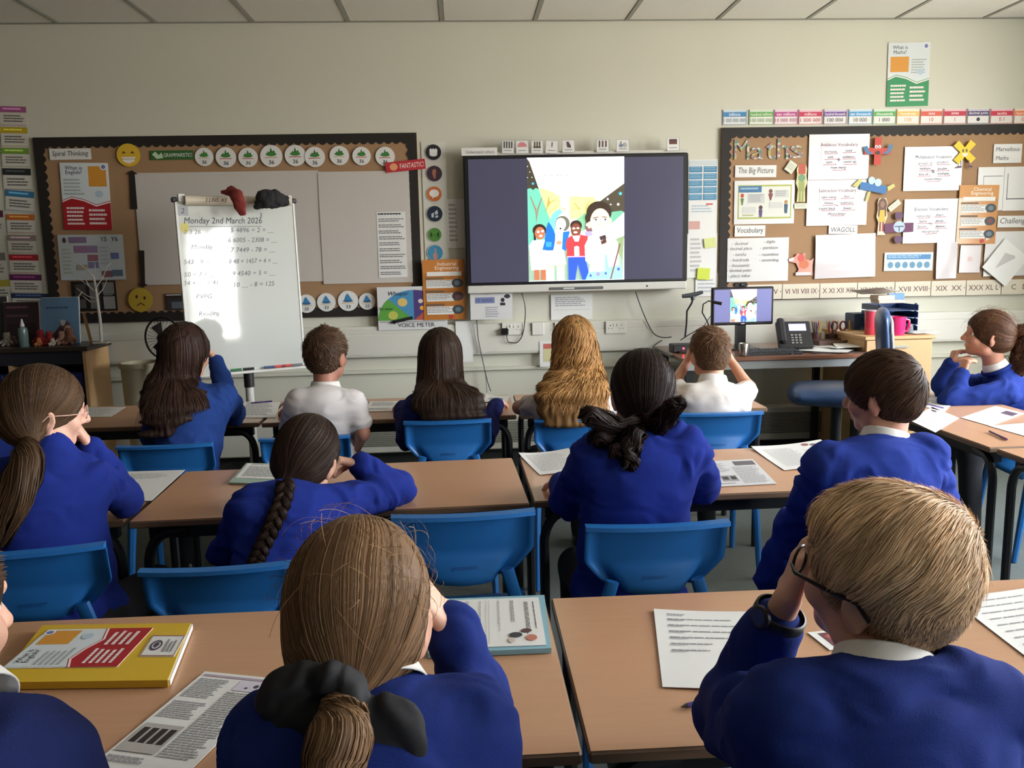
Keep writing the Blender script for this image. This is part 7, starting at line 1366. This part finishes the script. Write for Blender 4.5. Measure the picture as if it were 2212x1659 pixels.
# ================================================================ PAPERS ON THE PUPIL DESKS
def sheet(name, lb, cat, TLp, TRp, BLp, elems=(), z=DESK_Z+.0022, th=.0008, col=None, curl=.0, group='papers on the pupil desks', lift=None, gloss=False):
    TLw, TRw, BLw = atZ(*TLp, z+th), atZ(*TRp, z+th), atZ(*BLp, z+th); ex, ey = TRw-TLw, BLw-TLw; cen = TLw+ex/2+ey/2; cen[2] = z
    up = 1 if np.cross(ex, ey)[2] < 0 else -1
    zz = lambda u, v: (curl*(max(0, u-.6)**2*5+max(0, .3-v)**2*4+.35*math.sin(3+5*u+2.5*v)+.35) if curl else 0)
    n = 10 if curl else 1; vs = []; fs = []; A_ = lambda i, j, l: l*(n+1)**2+j*(n+1)+i
    for l in (0, 1):
        for j in range(n+1):
            for i in range(n+1): u, v = i/n, j/n; q = ex*(u-.5)+ey*(v-.5); vs.append((q[0], q[1], zz(u, v)+(th if l else 0)))
    for j in range(n):
        for i in range(n): fs += [(A_(i, j+1, 1), A_(i+1, j+1, 1), A_(i+1, j, 1), A_(i, j, 1)), (A_(i, j, 0), A_(i+1, j, 0), A_(i+1, j+1, 0), A_(i, j+1, 0))]
        fs += [(A_(j, 0, 1), A_(j+1, 0, 1), A_(j+1, 0, 0), A_(j, 0, 0)), (A_(j+1, n, 1), A_(j, n, 1), A_(j, n, 0), A_(j+1, n, 0)), (A_(0, j+1, 1), A_(0, j, 1), A_(0, j, 0), A_(0, j+1, 0)), (A_(n, j, 1), A_(n, j+1, 1), A_(n, j+1, 0), A_(n, j, 0))]
    if up < 0: fs = [f[::-1] for f in fs]
    o = MB().add(vs, fs).build(name, (PAPER if col is None else mat('cover_%d_%d' % (col[0], col[2]), rgb(*col), .45)))
    o.location = cen; tag(o, lb, cat, group)
    if elems: flat_print(elems if True else 0, float(np.linalg.norm(ex)), float(np.linalg.norm(ey)), lambda u, v, L: tuple(ex[:2]*(u-.5)+ey[:2]*(v-.5))+(zz(u, v)+th+L*.8,), o, z0=.0005)
    return o, cen, ex, ey
GL = (150, 150, 152); GD = (96, 96, 100)
def wsht(pic=True, dark=GL): return [('r', .04, .03, .96, .055, (170, 150, 166)), ('l', .05, .08, .47, .30, 12, dark), ('l', .05, .34, .47, .52, 9, dark), ('l', .53, .20, .95, .86, 30, dark), ('r', .56, .07, .94, .18, (206, 200, 212)), ('e', .8, .12, .03, .02, (70, 60, 80)), ('e', .7, .145, .02, .01, (60, 50, 60)),
    ('r', .05, .58, .50, .84, (176, 172, 166))]+[('r', .08+.105*k, .62, .155+.105*k, .76, (44, 36, 36)) for k in range(4)]+[('l', .05, .88, .5, .94, 2, dark), ('e', .1, .96, .04, .012, (130, 100, 100))]
# nearest row
yb, cen, ex, ey = sheet('exercise_book', 'yellow exercise book with a red and white cover sheet reading What is English?', 'book', (-8, 1474), (92, 1350), (362, 1469), (), th=.014, col=(214, 176, 44), group='books on the pupil desks')
MB().box((-.5, -.5, 0), (.5, .5, 1)); pg = MB(); ee, en = ex/np.linalg.norm(ex), ey/np.linalg.norm(ey)
b0 = ey/2; pg.add([tuple(v_) for v_ in (b0-ex*.49+A3((0, 0, .002)), b0+ex*.49+A3((0, 0, .002)), b0+ex*.49+en*.004+A3((0, 0, .002)), b0-ex*.49+en*.004+A3((0, 0, .002)), b0-ex*.49+A3((0, 0, .0125)), b0+ex*.49+A3((0, 0, .0125)), b0+ex*.49+en*.004+A3((0, 0, .0125)), b0-ex*.49+en*.004+A3((0, 0, .0125)))], [(3, 2, 1, 0), (4, 5, 6, 7), (0, 1, 5, 4), (1, 2, 6, 5), (2, 3, 7, 6), (3, 0, 4, 7)]).build('page_block', PAPER, yb)
sheet('cover_sheet', 'glued cover sheet reading What is English? on the yellow exercise book', 'paper', (3, 1444), (104, 1360), (253, 1440), [(e if e[0] != 't' else e[:5]+e[5:]) for e in what_is('English?', (170, 30, 36), 1)], z=DESK_Z+.0165, group='sheets glued on the yellow book')
sheet('name_label', 'small white name sticker with a round crest on the yellow exercise book', 'label', (300, 1418), (330, 1372), (376, 1418), [('r', .02, .02, .98, .04, (170, 110, 90)), ('r', .02, .96, .98, .98, (170, 110, 90)), ('r', .02, .02, .05, .98, (170, 110, 90)), ('r', .95, .02, .98, .98, (170, 110, 90)), ('e', .5, .3, .24, .17, (70, 66, 76)), ('e', .5, .3, .17, .12, (200, 196, 200)), ('p', [(.36, .3), (.46, .22), (.6, .24), (.66, .34), (.5, .38)], (70, 66, 76)), ('l', .2, .56, .8, .9, 3, (130, 124, 130))], z=DESK_Z+.0165, group='sheets glued on the yellow book')
sheet('worksheet', 'printed worksheet with a photograph of dark doors, beside the yellow exercise book', 'paper', (443, 1450), (610, 1467), (190, 1659), wsht(), curl=0)
wbk, cen, ex, ey = sheet('workbook', 'pale blue edged workbook under a glued worksheet by the girl with the bow', 'book', (1176, 1285), (1191, 1400), (945, 1294), (), th=.010, col=(132, 176, 190), group='books on the pupil desks')
sheet('worksheet', 'sheet of printed lines with a small red and black picture on the blue workbook', 'paper', (1163, 1290), (1180, 1393), (948, 1297), [('l', .1, .06, .7, .08, 1, GD), ('l', .1, .12, .85, .16, 3, GD), ('l', .06, .26, .6, .3, 2, GL), ('l', .06, .4, .75, .42, 2, GL), ('r', .05, .5, .95, .503, GL), ('r', .05, .53, .95, .533, GL), ('l', .06, .58, .8, .6, 2, GL), ('l', .06, .7, .7, .74, 3, GL), ('e', .72, .16, .04, .05, (90, 60, 56)), ('e', .86, .12, .06, .05, (190, 120, 100)), ('e', .8, .26, .05, .06, (60, 60, 66)), ('e', .9, .3, .05, .03, (206, 190, 180))], z=DESK_Z+.0128)
sheet('worksheet', 'plain printed answer sheet with faint lines beside the blond boy', 'paper', (1412, 1317), (1640, 1326), (1431, 1484), [('l', .12, .06, .3, .1, 2, GL)]+[('l', .12, .13+.085*k, .86 if k < 4 else .5, .155+.085*k, 1, GL) for k in range(6)]+[('l', .12, .15+.085*k, .3, .17+.085*k, 1, GL) for k in range(6)], curl=.003)
sheet('postcard', 'small card with a dark red picture beside the blond boy\'s neck', 'paper', (1744, 1366), (1800, 1360), (1792, 1404), [('r', .3, .12, .94, .86, (110, 60, 66)), ('p', [(.4, .3), (.7, .2), (.7, .6), (.5, .5)], (180, 90, 80))])
sheet('worksheet', 'printed sheet with ruled lines beyond the blond boy, cut by the picture edge', 'paper', (2052, 1292), (2260, 1268), (2225, 1425), [('l', .1, .1+.1*k, .9, .13+.1*k, 1, GL) for k in range(8)], curl=.003)
sheet('worksheet', 'corner of a sheet beside the blond boy\'s shoulder at the picture edge', 'paper', (2172, 1478), (2290, 1450), (2190, 1512), [], curl=0)
sheet('worksheet', 'sheet mostly hidden under the blond boy\'s folded arm', 'paper', (1680, 1440), (1752, 1430), (1690, 1480), [])
# middle row
sheet('worksheet', 'plain sheet under the elbow of the girl in glasses', 'paper', (262, 1019), (400, 1015), (170, 1086), [('l', .1, .1, .9, .3, 4, (190, 190, 190))])
o, *_ = sheet('workbook', 'thin green-backed workbook beyond the braided girl', 'book', (532, 1000), (640, 1003), (494, 1042), (), th=.006, col=(150, 176, 160), group='books on the pupil desks')
sheet('worksheet', 'printed sheet lying on the green-backed workbook', 'paper', (535, 1001), (636, 1004), (508, 1032), [('l', .1, .05, .7, .1, 1, GD), ('l', .1, .2, .9, .9, 8, GL)], z=DESK_Z+.0085)
sheet('worksheet', 'curled printed sheet by the joint of the two middle desks', 'paper', (1120, 981), (1228, 976), (1166, 1026), [('l', .1, .1, .9, .9, 12, (190, 190, 190))], curl=.008)
sheet('worksheet', 'printed worksheet with two small dark pictures beside the loose-curled girl', 'paper', (1530, 996), (1626, 992), (1548, 1052), [], z=DESK_Z+.0005) if False else None
sheet('worksheet', 'printed worksheet with small dark pictures beside the girl with loose curls', 'paper', (1498, 998), (1626, 992), (1535, 1052), [('r', .0, .0, 1, 1, (206, 206, 206)), ('l', .1, .12, .5, .5, 9, GL), ('r', .62, .06, .97, .24, (96, 92, 96)), ('l', .54, .3, .95, .94, 16, GL), ('r', .25, .62, .5, .84, (150, 150, 150)), ('r', .27, .66, .36, .78, (50, 46, 46)), ('r', .40, .66, .48, .78, (50, 46, 46)), ('l', .1, .9, .5, .95, 1, GL)])
sheet('worksheet', 'white curled sheet with a small red picture near the brown-haired boy', 'paper', (1622, 967), (1772, 957), (1694, 1016), [('l', .1, .15, .55, .9, 14, (196, 196, 196)), ('e', .72, .1, .05, .05, (150, 90, 90)), ('e', .82, .14, .05, .04, (110, 100, 110)), ('l', .6, .3, .95, .9, 12, (196, 196, 196))], curl=.008)
# front row
sheet('worksheet', 'pale sheet on the front desk by the low cabinet', 'paper', (178, 880), (272, 879), (140, 901), [('l', .1, .1, .9, .9, 8, (190, 190, 190))])
sheet('worksheet', 'printed sheet under the purple pen, before the flip chart pole', 'paper', (528, 868), (606, 868), (508, 902), [('l', .1, .1, .9, .9, 8, GL)])
sheet('worksheet', 'printed sheet between the white-shirted boy and the dark-haired girl', 'paper', (800, 867), (872, 866), (786, 889), [('l', .1, .1, .9, .5, 5, GL), ('l', .1, .7, .8, .85, 2, GD)])
sheet('worksheet', 'crumpled printed paper beside the hair of the dark-haired girl', 'paper', (1050, 853), (1102, 858), (1040, 868), [('e', .5, .5, .3, .2, (130, 130, 136))], curl=.006)
# sideways desks
sheet('worksheet', 'sheet with a violet printed band under the curly girl\'s elbows', 'paper', (1990, 850), (2062, 866), (1966, 871), [('p', [(.1, .7), (.9, .7), (.9, .82), (.1, .82)], (110, 96, 150)), ('l', .1, .1, .9, .6, 6, GL)])
sheet('worksheet', 'white sheet on the sideways desk behind the brown-haired boy\'s head', 'paper', (2014, 879), (2072, 903), (1962, 906), [('l', .1, .1, .9, .9, 12, (196, 196, 196)), ('e', .2, .16, .1, .05, (110, 80, 96))])
sheet('worksheet', 'white sheet with small dark pictures on the sideways desk', 'paper', (2150, 877), (2214, 893), (2076, 902), [('l', .1, .1, .9, .9, 12, (196, 196, 196)), ('r', .5, .1, .9, .3, (90, 70, 86))])
sheet('worksheet', 'white sheet by the purple pen on the near sideways desk', 'paper', (2137, 920), (2212, 914), (2215, 942), [('l', .1, .1, .9, .5, 6, (190, 190, 190))])
def pen(pa_, pb2, lb, col, z=DESK_Z+.0062, r=.0042):
    A_, B2 = atZ(*pa_, z), atZ(*pb2, z); d = B2-A_; L = float(np.linalg.norm(d)); o = MB().tube([(0, 0, 0), (L*.72, 0, 0)], r, 8).build('pen', mat('penbody_%d' % col[0], rgb(*col), .35), smooth=True)
    MB().tube([(L*.66, 0, 0), (L, 0, 0)], r*1.2, 8).build('cap', mat('penbody_%d' % col[0], rgb(*col), .35), o, smooth=True); MB().tube([(0, 0, 0), (-.012, 0, 0)], [r, .0008], 8).build('nib', mat('nib', rgb(60, 60, 66), .4), o, smooth=True)
    o.location = A_; o.rotation_euler = (0, 0, math.atan2(d[1], d[0])); tag(o, lb, 'pen', 'pens on the pupil desks')
pen((546, 870), (588, 867), 'purple pen on the front desk beside the flip chart pole', (60, 40, 110)); pen((2138, 932), (2174, 949), 'dark purple pen on the near sideways desk', (84, 40, 84)); pen((2006, 1376), (2042, 1392), 'dark purple pen beyond the blond boy\'s collar', (80, 40, 70)); pen((1484, 1524), (1530, 1512), 'blue-violet pen poking out beside the blond boy\'s elbow', (60, 50, 140)); pen((1782, 908), (1782, 908.5), 'x', (0, 0, 0)) if False else None
